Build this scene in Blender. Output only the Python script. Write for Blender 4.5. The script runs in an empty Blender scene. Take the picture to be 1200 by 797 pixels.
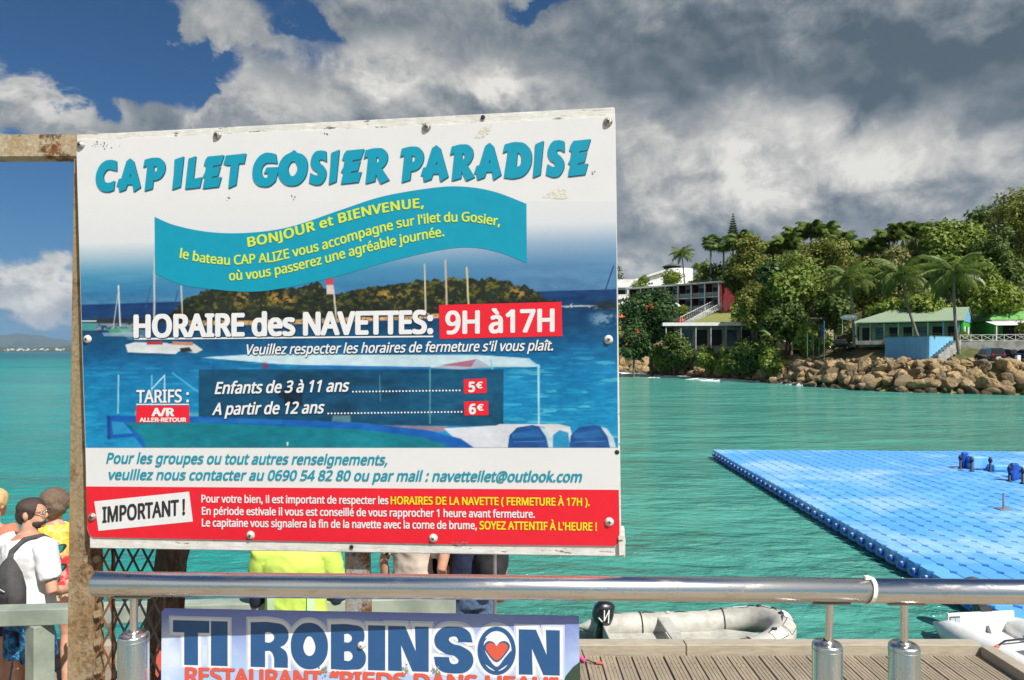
import bpy, bmesh, math, random
import numpy as np
from mathutils import Vector, Matrix

S = bpy.context.scene
COL = S.collection
F = 800.0          # focal length in photograph pixels (24 mm lens)
HY = 412.0         # row of the horizon
EYE = 5.2          # eye height over the sea
PI = math.pi
R = math.radians

def at(px, py, d):
    """world point seen at photograph pixel (px, py) at depth d"""
    return Vector((d * (px - 600) / F, d, EYE - d * (py - HY) / F))

# ---------------------------------------------------------------- camera
cam = bpy.data.cameras.new('camera')
cam.lens = 24; cam.sensor_width = 36
cam.shift_y = (HY - 398.5) / 1200
cam.clip_start = 0.05; cam.clip_end = 80000
camo = bpy.data.objects.new('camera', cam)
camo.location = (0, 0, EYE); camo.rotation_euler = (R(90), 0, 0)
COL.objects.link(camo); S.camera = camo

S.view_settings.view_transform = 'Standard'
S.view_settings.look = 'None'
S.view_settings.gamma = 1
EXPO = 0.6
S.view_settings.exposure = EXPO
S.cycles.max_bounces = 6
S.cycles.transparent_max_bounces = 6

SUN_EL, SUN_AZ = 50, 142      # azimuth clockwise from +Y
# ---------------------------------------------------------------- node helper
class N:
    """a socket that can be combined with + - * / and helpers"""
    def __init__(s, nt, sock): s.nt = nt; s.s = sock
    def _m(s, op, a, b=None, c=None, clamp=False):
        n = s.nt.nodes.new('ShaderNodeMath'); n.operation = op; n.use_clamp = clamp
        for i, v in enumerate((a, b, c)):
            if v is None: continue
            if isinstance(v, N): s.nt.links.new(v.s, n.inputs[i])
            else: n.inputs[i].default_value = v
        return N(s.nt, n.outputs[0])
    def __add__(s, o): return s._m('ADD', s, o)
    __radd__ = __add__
    def __sub__(s, o): return s._m('SUBTRACT', s, o)
    def __rsub__(s, o): return s._m('SUBTRACT', o, s)
    def __mul__(s, o): return s._m('MULTIPLY', s, o)
    __rmul__ = __mul__
    def __truediv__(s, o): return s._m('DIVIDE', s, o)
    def f(s, op, b=None): return s._m(op, s, b)
    def clamp(s): return s._m('ADD', s, 0.0, clamp=True)
    def ss(s, a, b):
        n = s.nt.nodes.new('ShaderNodeMapRange'); n.interpolation_type = 'SMOOTHSTEP'
        s.nt.links.new(s.s, n.inputs[0]); n.inputs[1].default_value = a; n.inputs[2].default_value = b
        return N(s.nt, n.outputs[0])
    def lin(s, a, b, c=0., d=1.):
        n = s.nt.nodes.new('ShaderNodeMapRange')
        s.nt.links.new(s.s, n.inputs[0])
        for i, v in enumerate((a, b, c, d)): n.inputs[i + 1].default_value = v
        return N(s.nt, n.outputs[0])

def put(nt, v, sock):
    if isinstance(v, N): nt.links.new(v.s, sock)
    elif isinstance(v, (tuple, list)):
        sock.default_value = (*v, 1) if len(v) == 3 and len(sock.default_value) == 4 else v
    else: sock.default_value = v
def mixc(nt, fac, a, b, mode='MIX'):
    n = nt.nodes.new('ShaderNodeMix'); n.data_type = 'RGBA'; n.blend_type = mode
    put(nt, fac, n.inputs[0]); put(nt, a, n.inputs[6]); put(nt, b, n.inputs[7])
    return N(nt, n.outputs[2])
def noise(nt, vec, scale=5, detail=4, rough=.5, dist=0, color=False):
    n = nt.nodes.new('ShaderNodeTexNoise')
    if vec is not None: nt.links.new(vec.s, n.inputs['Vector'])
    n.inputs['Scale'].default_value = scale; n.inputs['Detail'].default_value = detail
    n.inputs['Roughness'].default_value = rough; n.inputs['Distortion'].default_value = dist
    return N(nt, n.outputs[1 if color else 0])
def voro(nt, vec, scale=5, feature='F1', rnd=1, out='Distance'):
    n = nt.nodes.new('ShaderNodeTexVoronoi'); n.feature = feature
    if vec is not None: nt.links.new(vec.s, n.inputs['Vector'])
    n.inputs['Scale'].default_value = scale; n.inputs['Randomness'].default_value = rnd
    return N(nt, n.outputs[out])
def mapping(nt, vec, scale=(1, 1, 1), loc=(0, 0, 0), rot=(0, 0, 0)):
    n = nt.nodes.new('ShaderNodeMapping'); nt.links.new(vec.s, n.inputs[0])
    n.inputs['Scale'].default_value = scale; n.inputs['Location'].default_value = loc; n.inputs['Rotation'].default_value = rot
    return N(nt, n.outputs[0])
def vadd(nt, a, b, op='ADD'):
    n = nt.nodes.new('ShaderNodeVectorMath'); n.operation = op
    put(nt, a, n.inputs[0]); put(nt, b, n.inputs[1]); return N(nt, n.outputs[0])
def vscale(nt, a, k):
    n = nt.nodes.new('ShaderNodeVectorMath'); n.operation = 'SCALE'
    put(nt, a, n.inputs[0]); put(nt, k, n.inputs['Scale']); return N(nt, n.outputs[0])
def sepxyz(nt, v):
    n = nt.nodes.new('ShaderNodeSeparateXYZ'); nt.links.new(v.s, n.inputs[0])
    return [N(nt, o) for o in n.outputs]
def comb(nt, x, y, z):
    n = nt.nodes.new('ShaderNodeCombineXYZ')
    put(nt, x, n.inputs[0]); put(nt, y, n.inputs[1]); put(nt, z, n.inputs[2]); return N(nt, n.outputs[0])
def ramp(nt, v, stops, interp='LINEAR'):
    n = nt.nodes.new('ShaderNodeValToRGB'); put(nt, v, n.inputs[0]); cr = n.color_ramp; cr.interpolation = interp
    while len(cr.elements) < len(stops): cr.elements.new(0.5)
    for e, (p, c) in zip(cr.elements, stops): e.position = p; e.color = (*c, 1)
    return N(nt, n.outputs[0])

def lin(r, g, b):
    """sRGB 0-255 -> linear"""
    return tuple(((c / 255) / 12.92 if c / 255 <= .04045 else ((c / 255 + .055) / 1.055) ** 2.4) for c in (r, g, b))

# ---------------------------------------------------------------- sky and sun
W = bpy.data.worlds.new('World'); S.world = W; W.use_nodes = True
def build_world():
    nt = W.node_tree; nt.nodes.clear()
    out = nt.nodes.new('ShaderNodeOutputWorld'); bg = nt.nodes.new('ShaderNodeBackground')
    nt.links.new(bg.outputs[0], out.inputs[0])
    sky = nt.nodes.new('ShaderNodeTexSky'); sky.sky_type = 'NISHITA'; sky.sun_disc = False
    sky.sun_elevation = R(SUN_EL); sky.sun_rotation = R(SUN_AZ)
    sky.air_density = 1.0; sky.dust_density = 0.6; sky.ozone_density = 2.2
    skyc = mixc(nt, 1.0, N(nt, sky.outputs[0]), (0.50, 0.66, 0.80), 'MULTIPLY')
    tc = nt.nodes.new('ShaderNodeTexCoord'); d = N(nt, tc.outputs['Generated'])
    x, y, z = sepxyz(nt, d)
    az = x.f('ARCTAN2', y) * (180 / PI)           # degrees, + to the right
    el = z.f('ARCSINE') * (180 / PI)
    # cloud coordinates
    P = comb(nt, x, y, z * 1.25)
    wv = noise(nt, P, 4.5, 3, .55, color=True)
    P2 = vadd(nt, P, vscale(nt, vadd(nt, wv, (.5, .5, .5), 'SUBTRACT'), 0.10))
    big = noise(nt, P2, 4.6, 9, .58)
    fine = noise(nt, P2, 13.0, 7, .60)
    lit = noise(nt, vadd(nt, P2, (0.006, -0.006, 0.016)), 13.0, 6, .58)
    lit2 = noise(nt, vadd(nt, P2, (0.016, -0.012, 0.045)), 4.6, 6, .55)
    w2 = sepxyz(nt, vadd(nt, wv, (.5, .5, .5), 'SUBTRACT'))
    azw = az + w2[0] * 9 + (fine - .5) * 9
    elw = el + w2[1] * 6 + (fine - .5) * 8
    def blob(px, py, rx, ry, k=1.0, tilt=0.0):
        """soft patch of sky, given by where it lies in the photograph (converted to azimuth and elevation)"""
        c = math.cos(math.atan((px - 600) / F)); a = math.degrees(math.atan((px - 600) / F)); e = math.degrees(math.atan((HY - py) / F * c))
        kx = 57.3 / F * c * c; ky = 57.3 / F * c
        u = (azw - a) / (rx * kx); v = (elw - e - (azw - a) * (tilt * ky / kx)) / (ry * ky)
        return ((u * u + v * v) * -1.0).f('EXPONENT') * k
    def wide(a, e, ra, re, k):
        u = (az - a) / ra; v = (el - e) / re
        return ((u * u + v * v) * -1.0).f('EXPONENT') * k
    def total(bl, wd=()):
        s = blob(*bl[0])
        for b in bl[1:]: s = s + blob(*b)
        for b in wd: s = s + wide(*b)
        return s
    # where there is cloud
    cov = total([(1000, 190, 420, 230, 1.3), (640, 120, 230, 110, .9), (330, 135, 150, 48, .85, -.10), (185, 142, 100, 34, .75, -.05), (50, 128, 110, 26, .85, .03),
                 (250, 22, 90, 26, .60, .12), (480, 20, 120, 40, .7), (30, 350, 130, 34, .80), (25, 266, 45, 7, .40), (740, 330, 90, 90, .6),
                 (120, 45, 120, 50, -.7), (232, 78, 60, 14, -.55, -.1), (378, 16, 44, 16, -.75), (630, 14, 50, 16, -.75), (40, 225, 90, 28, -.3)],
                [(70, 22, 28, 24, .8), (-120, 14, 50, 12, .5), (150, 30, 80, 30, .62), (-150, 35, 60, 25, .45)])
    D = (big - .5) * 1.25 + (fine - .5) * .45 + cov
    a = D.ss(.20, .54)
    # shading
    rel = (fine - lit) * .85 + (big - lit2) * 1.0
    bright = total([(860, 135, 110, 40, .46, .05), (960, 158, 120, 44, .44), (1110, 185, 120, 38, .36), (800, 200, 150, 50, .16), (950, 225, 160, 34, .12), (600, 108, 60, 20, .50), (480, 70, 70, 40, .34, .3), (560, 120, 60, 30, .15), (300, 118, 90, 26, .30), (215, 105, 40, 12, .2), (400, 55, 60, 30, .22),
                    (30, 108, 70, 14, .32), (755, 292, 40, 18, .26), (40, 335, 110, 20, .40), (30, 372, 90, 10, .22)], [(-110, 15, 50, 15, .3), (160, 32, 80, 30, .35), (-150, 35, 60, 25, .3)])
    dark = total([(830, 60, 170, 60, .36), (1080, 80, 240, 60, .50, .08), (1170, 150, 70, 30, .30), (1000, 128, 34, 20, .40, .3), (700, 30, 140, 36, .16), (560, 30, 90, 30, .08), (900, 268, 260, 22, .14), (735, 200, 30, 50, .10),
                  (300, 150, 60, 14, .08), (30, 150, 80, 14, .10), (420, 10, 120, 16, .10)], [(65, 26, 16, 12, .3)])
    L = (bright - dark) + rel + (big - .5) * 0.55 + (fine - .5) * .30 + .44
    L = L.clamp()
    cc = ramp(nt, L, [(0, lin(88, 101, 111)), (.25, lin(118, 128, 136)), (.5, lin(156, 160, 162)), (.75, lin(198, 197, 193)), (1, lin(236, 233, 225))])
    K = 1 / 2 ** EXPO
    cc = mixc(nt, 1.0, cc, (K, K, K), 'MULTIPLY')
    sk = mixc(nt, 1.0, skyc, (0.030, 0.045, 0.054), 'MULTIPLY')
    hz = el.ss(14, 0)
    sk = mixc(nt, hz * .45, sk, tuple(c * K for c in lin(84, 136, 184)))
    fin = mixc(nt, a * .97, sk, cc)
    # below the horizon
    fin = mixc(nt, el.ss(-0.8, -2.5), fin, (.03, .12, .12))
    nt.links.new(fin.s, bg.inputs[0]); bg.inputs[1].default_value = 1.0
build_world()

sun = bpy.data.lights.new('sun', 'SUN'); sun.energy = 4.3; sun.angle = R(.53); sun.color = (1, .955, .88)
so = bpy.data.objects.new('sun', sun); COL.objects.link(so)
sd = Vector((math.cos(R(SUN_EL)) * math.sin(R(SUN_AZ)), math.cos(R(SUN_EL)) * math.cos(R(SUN_AZ)), math.sin(R(SUN_EL))))
so.rotation_euler = sd.to_track_quat('Z', 'Y').to_euler()
# ================================================================ mesh helpers
def mesh_np(name, V, Fc, smooth=False):
    me = bpy.data.meshes.new(name)
    V = np.asarray(V, dtype=np.float32).reshape(-1, 3)
    if isinstance(Fc, np.ndarray):
        k = Fc.shape[1]
        me.vertices.add(len(V)); me.vertices.foreach_set('co', V.ravel())
        me.loops.add(Fc.size); me.loops.foreach_set('vertex_index', Fc.astype(np.int32).ravel())
        me.polygons.add(len(Fc)); me.polygons.foreach_set('loop_start', np.arange(len(Fc), dtype=np.int32) * k)
        me.polygons.foreach_set('loop_total', np.full(len(Fc), k, dtype=np.int32))
    else:
        me.from_pydata([tuple(v) for v in V], [], [tuple(f) for f in Fc])
    if smooth: me.polygons.foreach_set('use_smooth', [True] * len(me.polygons))
    me.update(); me.validate()
    return me

def tag(o, label=None, cat=None, group=None, kind=None):
    if label: o['label'] = label
    if cat: o['category'] = cat
    if group: o['group'] = group
    if kind: o['kind'] = kind
    return o

def empty(name, loc, label, cat, group=None, rz=0):
    o = bpy.data.objects.new(name, None); o.location = loc; o.rotation_euler = (0, 0, rz)
    o.empty_display_size = .2
    COL.objects.link(o); return tag(o, label, cat, group)

def wmat(o):
    return o.matrix_basis.copy() if o.parent is None else wmat(o.parent) @ o.matrix_parent_inverse @ o.matrix_basis

def link(name, me, mat=None, parent=None, world=True, loc=None, rot=None, scale=None, label=None):
    """link mesh me as an object; world=True: its vertices are in world coordinates even under a parent"""
    o = bpy.data.objects.new(name, me)
    if mat is not None and not me.materials:
        for m in (mat if isinstance(mat, (list, tuple)) else [mat]): me.materials.append(m)
    COL.objects.link(o)
    if loc is not None: o.location = loc
    if rot is not None: o.rotation_euler = rot
    if scale is not None: o.scale = scale if hasattr(scale, '__len__') else (scale,) * 3
    if parent is not None:
        o.parent = parent
        if world: o.matrix_parent_inverse = wmat(parent).inverted()
    if label: o['label'] = label
    return o

class MB:
    """collects simple shapes into one mesh"""
    def __init__(s): s.v = []; s.f = []; s.mi = []; s.sm = []; s.m = 0; s.smooth = False
    def add(s, V, Fc, smooth=None):
        b = len(s.v); s.v += [tuple(v) for v in V]
        for f in Fc: s.f.append(tuple(b + i for i in f)); s.mi.append(s.m); s.sm.append(s.smooth if smooth is None else smooth)
        return s
    def quad(s, a, b, c, d): return s.add([a, b, c, d], [(0, 1, 2, 3)])
    def hexa(s, P): # 8 points: bottom 4 ccw, top 4 ccw
        return s.add(P, [(3, 2, 1, 0), (4, 5, 6, 7), (0, 1, 5, 4), (1, 2, 6, 5), (2, 3, 7, 6), (3, 0, 4, 7)])
    def box(s, x0, x1, y0, y1, z0, z1, M=None, bev=0):
        P = [Vector(p) for p in ((x0, y0, z0), (x1, y0, z0), (x1, y1, z0), (x0, y1, z0), (x0, y0, z1), (x1, y0, z1), (x1, y1, z1), (x0, y1, z1))]
        if bev:
            bm = bmesh.new(); vs = [bm.verts.new(p) for p in P]
            for f in [(3, 2, 1, 0), (4, 5, 6, 7), (0, 1, 5, 4), (1, 2, 6, 5), (2, 3, 7, 6), (3, 0, 4, 7)]: bm.faces.new([vs[i] for i in f])
            bmesh.ops.bevel(bm, geom=bm.edges[:], offset=bev, segments=2, affect='EDGES', profile=.5)
            bm.verts.index_update(); V = [v.co.copy() for v in bm.verts]; Fc = [[v.index for v in f.verts] for f in bm.faces]; bm.free()
            if M: V = [M @ v for v in V]
            return s.add(V, Fc)
        if M: P = [M @ p for p in P]
        return s.hexa(P)
    def tube(s, pts, r, n=10, caps=True, smooth=True, flat=1.0):
        pts = [Vector(p) for p in pts]; rs = r if hasattr(r, '__len__') else [r] * len(pts)
        V = []; up = None
        for i, p in enumerate(pts):
            t = (pts[min(i + 1, len(pts) - 1)] - pts[max(i - 1, 0)]).normalized()
            if up is None:
                up = Vector((0, 0, 1)) if abs(t.z) < .9 else Vector((0, 1, 0))
            a = t.cross(up).normalized(); b = a.cross(t).normalized(); up = b
            for k in range(n):
                th = 2 * PI * k / n; V.append(p + (a * math.cos(th) + b * math.sin(th) * flat) * rs[i])
        Fc = []
        for i in range(len(pts) - 1):
            for k in range(n):
                Fc.append((i * n + k, i * n + (k + 1) % n, (i + 1) * n + (k + 1) % n, (i + 1) * n + k))
        s.add(V, Fc, smooth)
        if caps:
            s.add(V[:n], [tuple(range(n))[::-1]], False); s.add(V[-n:], [tuple(range(n))], False)
        return s
    def lathe(s, prof, n=16, M=None, smooth=True):
        V = []
        for (r, z) in prof:
            for k in range(n): V.append(Vector((r * math.cos(2 * PI * k / n), r * math.sin(2 * PI * k / n), z)))
        Fc = [(i * n + k, i * n + (k + 1) % n, (i + 1) * n + (k + 1) % n, (i + 1) * n + k) for i in range(len(prof) - 1) for k in range(n)]
        if M: V = [M @ v for v in V]
        return s.add(V, Fc, smooth)
    def prism(s, pts, d):
        """polygon (3-D points) pushed along vector d"""
        n = len(pts); P = [Vector(p) for p in pts]; Q = [p + Vector(d) for p in P]
        return s.add(P + Q, [tuple(range(n))[::-1], tuple(range(n, 2 * n))] + [(i, (i + 1) % n, n + (i + 1) % n, n + i) for i in range(n)])
    def ball(s, c, r, nu=12, nv=8, M=None):
        r = r if hasattr(r, '__len__') else (r, r, r); c = Vector(c); V = []; Fc = []
        for j in range(nv + 1):
            ph = PI * j / nv
            for i in range(nu):
                th = 2 * PI * i / nu
                p = Vector((r[0] * math.sin(ph) * math.cos(th), r[1] * math.sin(ph) * math.sin(th), -r[2] * math.cos(ph)))
                V.append((M @ p if M else p) + c)
        for j in range(nv):
            for i in range(nu): Fc.append((j * nu + i, j * nu + (i + 1) % nu, (j + 1) * nu + (i + 1) % nu, (j + 1) * nu + i))
        return s.add(V, Fc, True)
    def mesh(s, name):
        me = bpy.data.meshes.new(name); me.from_pydata(s.v, [], s.f)
        me.polygons.foreach_set('use_smooth', s.sm); me.polygons.foreach_set('material_index', s.mi)
        me.validate(); me.update(); return me
    def build(s, name, mat, parent=None, world=True, **k):
        return link(name, s.mesh(name), mat, parent, world, **k)

def fix_normals(me):
    bm = bmesh.new(); bm.from_mesh(me); bmesh.ops.remove_doubles(bm, verts=bm.verts, dist=1e-5)
    bmesh.ops.recalc_face_normals(bm, faces=bm.faces); bm.to_mesh(me); bm.free(); return me

# ================================================================ materials
MT = {}
def pmat(name, fn, rough=.6, metal=0., spec=.5, bump=.3, bdist=.01, coord='pos', emit=None, coat=0, transl=0):
    m = bpy.data.materials.new(name); m.use_nodes = True; nt = m.node_tree
    b = nt.nodes['Principled BSDF']
    if coord == 'pos':
        g = nt.nodes.new('ShaderNodeNewGeometry'); P = N(nt, g.outputs['Position'])
    else:
        g = nt.nodes.new('ShaderNodeTexCoord'); P = N(nt, g.outputs['Object'])
    oi = nt.nodes.new('ShaderNodeObjectInfo'); rnd = N(nt, oi.outputs['Random'])
    r = fn(nt, P, rnd) if callable(fn) else {'color': fn}
    if not isinstance(r, dict): r = {'color': r}
    put(nt, r['color'], b.inputs['Base Color'])
    put(nt, r.get('rough', rough), b.inputs['Roughness']); put(nt, r.get('metal', metal), b.inputs['Metallic'])
    b.inputs['Specular IOR Level'].default_value = spec; b.inputs['Coat Weight'].default_value = coat
    if 'h' in r:
        bp = nt.nodes.new('ShaderNodeBump'); put(nt, r['h'], bp.inputs['Height'])
        bp.inputs['Strength'].default_value = bump; bp.inputs['Distance'].default_value = bdist
        nt.links.new(bp.outputs[0], b.inputs['Normal'])
    if transl:
        tr = nt.nodes.new('ShaderNodeBsdfTranslucent'); put(nt, r['color'], tr.inputs[0])
        mx = nt.nodes.new('ShaderNodeMixShader'); mx.inputs[0].default_value = transl
        nt.links.new(b.outputs[0], mx.inputs[1]); nt.links.new(tr.outputs[0], mx.inputs[2])
        nt.links.new(mx.outputs[0], nt.nodes['Material Output'].inputs[0])
    MT[name] = m; return m

def worn(c, amt=.25, scale=4., c2=None, bs=None, rn=.0):
    """colour with soft dirt/variation"""
    def fn(nt, P, rnd):
        n = noise(nt, P, scale, 6, .6)
        c2_ = c2 if c2 else tuple(x * (1 - amt) for x in c)
        col = mixc(nt, n.ss(.38, .66), c, c2_)
        if rn: col = mixc(nt, rnd * rn, col, tuple(x * .45 for x in c))
        return {'color': col, 'h': noise(nt, P, bs or scale * 6, 5, .6)}
    return fn

def rust_fn(base, rustc=(.20, .075, .025), scale=9, t0=.50, t1=.60):
    def fn(nt, P, rnd):
        n = noise(nt, P, scale, 8, .65); g = noise(nt, P, scale * 12, 5, .7)
        col = mixc(nt, g.ss(.35, .7), base, tuple(x * .55 for x in base))
        col = mixc(nt, noise(nt, P, scale * 2.5, 6, .6).ss(.45, .65) * .6, col, (.34, .22, .10))
        k = (n + (g - .5) * .25).ss(t0, t1)
        col = mixc(nt, k, col, mixc(nt, g.ss(.3, .7), rustc, tuple(x * .35 for x in rustc)))
        return {'color': col, 'h': g + k * .6, 'rough': k * .2 + .6}
    return fn

def steel_fn(nt, P, rnd):
    st = noise(nt, mapping(nt, P, (5, 40, 40)), 30, 3, .6)
    br = noise(nt, mapping(nt, P, (1.2, 160, 160)), 8, 4, .6)
    n = noise(nt, mapping(nt, P, (7, 30, 30)), 1.6, 6, .7)
    _, _, z = sepxyz(nt, P)
    stain = (n.ss(.50, .70)) * .45
    col = mixc(nt, stain, (.72, .72, .72), (.50, .39, .20))
    col = mixc(nt, noise(nt, P, 60, 5, .7).ss(.62, .72) * .6, col, (.30, .20, .10))
    return {'color': col, 'rough': stain * .30 + br * .12 + .17, 'h': br}

def steel_v_fn(nt, P, rnd):
    br = noise(nt, mapping(nt, P, (160, 160, 1.5)), 4, 4, .6); n = noise(nt, mapping(nt, P, (60, 60, 3)), 1.3, 5, .65)
    stain = n.ss(.48, .66) * .55
    col = mixc(nt, stain, (.74, .74, .73), (.46, .36, .20)); col = mixc(nt, noise(nt, P, 60, 5, .7).ss(.62, .72) * .5, col, (.30, .20, .10))
    return {'color': col, 'rough': stain * .3 + br * .2 + .14, 'h': br}

def wood_fn(c1, c2, ax=(14, 1.2, 14), rn=.5, gap=False):
    def fn(nt, P, rnd):
        Q = vadd(nt, P, comb(nt, rnd * 37.0, rnd * 11.0, rnd * 5.0))
        g = noise(nt, mapping(nt, Q, ax), 6, 6, .65); b = noise(nt, Q, 2.5, 4, .6)
        col = mixc(nt, g.ss(.3, .72), c1, c2)
        col = mixc(nt, b.ss(.45, .7) * .35, col, tuple(x * 1.25 for x in c1))
        col = mixc(nt, rnd * rn, col, tuple(x * .62 for x in c1))
        return {'color': col, 'h': g}
    return fn

def leaf_mat(name, c1, c2, c3, rough=.55, transl=.30):
    def fn(nt, P, rnd):
        n = noise(nt, P, .55, 3, .6); n2 = noise(nt, P, 3.1, 3, .7)
        col = mixc(nt, n2.ss(.35, .65), c1, c2)
        col = mixc(nt, n.ss(.52, .68) * .7, col, c3)
        col = mixc(nt, rnd * .35, col, tuple(x * .55 for x in c1))
        return {'color': col}
    return pmat(name, fn, rough=rough, spec=.35, transl=transl)

leaf_mat('leaf_olive', (0.228, 0.246, 0.039), (0.135, 0.165, 0.029), (0.333, 0.283, 0.062))
leaf_mat('leaf_green', (0.226, 0.3, 0.044), (0.121, 0.198, 0.028), (0.365, 0.395, 0.059))
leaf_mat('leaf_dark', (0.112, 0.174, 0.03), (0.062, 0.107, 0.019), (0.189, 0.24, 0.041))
leaf_mat('leaf_bright', (0.243, 0.317, 0.037), (0.136, 0.201, 0.028), (0.364, 0.389, 0.061))
leaf_mat('leaf_palm', (0.156, 0.234, 0.045), (0.101, 0.156, 0.032), (0.289, 0.312, 0.061), rough=.4)
leaf_mat('leaf_brown', (0.23, 0.231, 0.059), (0.144, 0.165, 0.037), (0.307, 0.275, 0.083))
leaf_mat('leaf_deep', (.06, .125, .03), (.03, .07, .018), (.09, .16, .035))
pmat('bark', worn((.16, .13, .095), .5, 3.), .85, bump=.5, bdist=.03, coord='obj')
pmat('palm_bark', worn((.22, .19, .15), .45, 4.), .85, bump=.5, bdist=.02, coord='obj')

def rock_fn(nt, P, rnd):
    n = noise(nt, P, .9, 7, .65); m = noise(nt, P, 3.5, 6, .7); v = voro(nt, P, 1.3, 'F1')
    col = mixc(nt, m.ss(.35, .65), (.52, .38, .19), (.24, .165, .085))
    col = mixc(nt, n.ss(.50, .64) * .7, col, (.44, .24, .065)); col = mixc(nt, noise(nt, P, 2.8, 6, .75).ss(.54, .62) * .75, col, (.07, .05, .03))
    col = mixc(nt, noise(nt, P, 2.2, 4, .6).ss(.56, .68) * .6, col, (.40, .37, .31))
    col = mixc(nt, rnd.ss(.25, 1.) * .75, col, (.13, .10, .065))
    _, _, z = sepxyz(nt, P)
    wet = (z + (n - .5) * .8).ss(1.0, .25)
    col = mixc(nt, wet * .85, col, (.035, .030, .018))
    return {'color': col, 'h': m + n + v * .5}
pmat('rock', rock_fn, .85, bump=1.0, bdist=.22)
pmat('rock_pale', worn((.42, .36, .27), .35, 1.4), .9, bump=.9, bdist=.1)

def ground_fn(nt, P, rnd):
    n = noise(nt, P, .12, 6, .6); m = noise(nt, P, 1.4, 6, .7)
    col = mixc(nt, m.ss(.4, .6), (.10, .115, .03), (.055, .07, .02))
    col = mixc(nt, n.ss(.48, .60), col, (.20, .15, .08))
    _, _, z = sepxyz(nt, P)
    col = mixc(nt, z.ss(3.2, 1.5), col, (.24, .17, .085))
    return {'color': col, 'h': m}
pmat('headland_ground', ground_fn, .95, bump=.8, bdist=.2)
pmat('grass', worn((.16, .20, .045), .4, 1.5, (.26, .22, .07)), .95, bump=.6, bdist=.05)
pmat('dirt', worn((.42, .32, .20), .3, .8), .95, bump=.4, bdist=.03)
pmat('white_wall', worn((.72, .71, .68), .22, 1.2), .8, coord='pos')
pmat('white_paint', worn((.78, .78, .75), .18, 3.), .55)
pmat('concrete', worn((.45, .45, .43), .45, 1.0, (.25, .26, .25)), .85, bump=.4)
pmat('hotel_red', worn((.17, .015, .020), .35, .8), .7)
pmat('hotel_glass', worn((.09, .17, .20), .5, .4), .15)
pmat('dark_void', worn((.020, .020, .022), .4, 1.), .7)
pmat('balcony_rail', worn((.42, .50, .52), .25, 2.), .5)
def roofgreen_fn(nt, P, rnd):
    n = noise(nt, P, .5, 5, .6); m = noise(nt, P, 4, 4, .6)
    col = mixc(nt, n.ss(.4, .65), (.27, .36, .24), (.31, .37, .27)); col = mixc(nt, m.ss(.5, .7) * .4, col, (.12, .2, .10))
    return {'color': col, 'h': m}
pmat('roof_green', roofgreen_fn, .5)
pmat('roof_bright', worn((.17, .42, .12), .25, 1.), .5)
pmat('wall_lime', worn((.05, .42, .04), .3, 1.), .7)
pmat('wall_lightgreen', worn((.34, .50, .34), .25, 1.), .7)
pmat('gable_blue', worn((.16, .42, .66), .2, 1.), .6)
def bluewall_fn(nt, P, rnd):
    n = noise(nt, P, .8, 6, .65); m = noise(nt, mapping(nt, P, (3, 3, .6)), 1.2, 5, .6)
    col = mixc(nt, m.ss(.45, .7) * .6, (.17, .44, .68), (.11, .30, .50)); col = mixc(nt, n.ss(.6, .7) * .5, col, (.35, .50, .58))
    return {'color': col, 'h': n}
pmat('wall_blue', bluewall_fn, .75)
pmat('cream_wall', worn((.55, .48, .36), .25, 1.), .8)
pmat('roof_grey', worn((.10, .10, .09), .3, 1.), .7)
pmat('red_cloth', worn((.50, .03, .03), .2, 2.), .8)
pmat('orange_cloth', worn((.60, .12, .04), .2, 2.), .8)
pmat('car_dark', worn((.010, .012, .022), .3, 1.), .18, coat=1, coord='obj')
pmat('car_plum', worn((.045, .018, .022), .3, 1.), .2, coat=1, coord='obj')
pmat('car_blue', worn((.015, .08, .30), .3, 1.), .2, coat=1, coord='obj')
pmat('car_glass', (.012, .016, .020), .06)
pmat('tyre', (.015, .015, .015), .8)
pmat('chrome', (.6, .6, .6), .2, metal=1)
pmat('lamp_red', (.45, .01, .01), .2); pmat('lamp_clear', (.7, .7, .72), .1)
pmat('flag_blue', (.02, .06, .40), .7)
pmat('post_green', (.10, .22, .16), .6)
def hill_fn(nt, P, rnd):
    n = noise(nt, P, .0006, 6, .6)
    return {'color': mixc(nt, n.ss(.4, .6), (.035, .060, .030), (.06, .08, .04))}
pmat('hill', hill_fn, .95)
def foam_fn(nt, P, rnd): return {'color': mixc(nt, noise(nt, P, 2., 5, .7).ss(.4, .6), (.85, .87, .86), (.55, .68, .66)), 'h': noise(nt, P, 6., 4, .7)}
pmat('foam', foam_fn, .8, bump=.6, bdist=.08)

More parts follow.
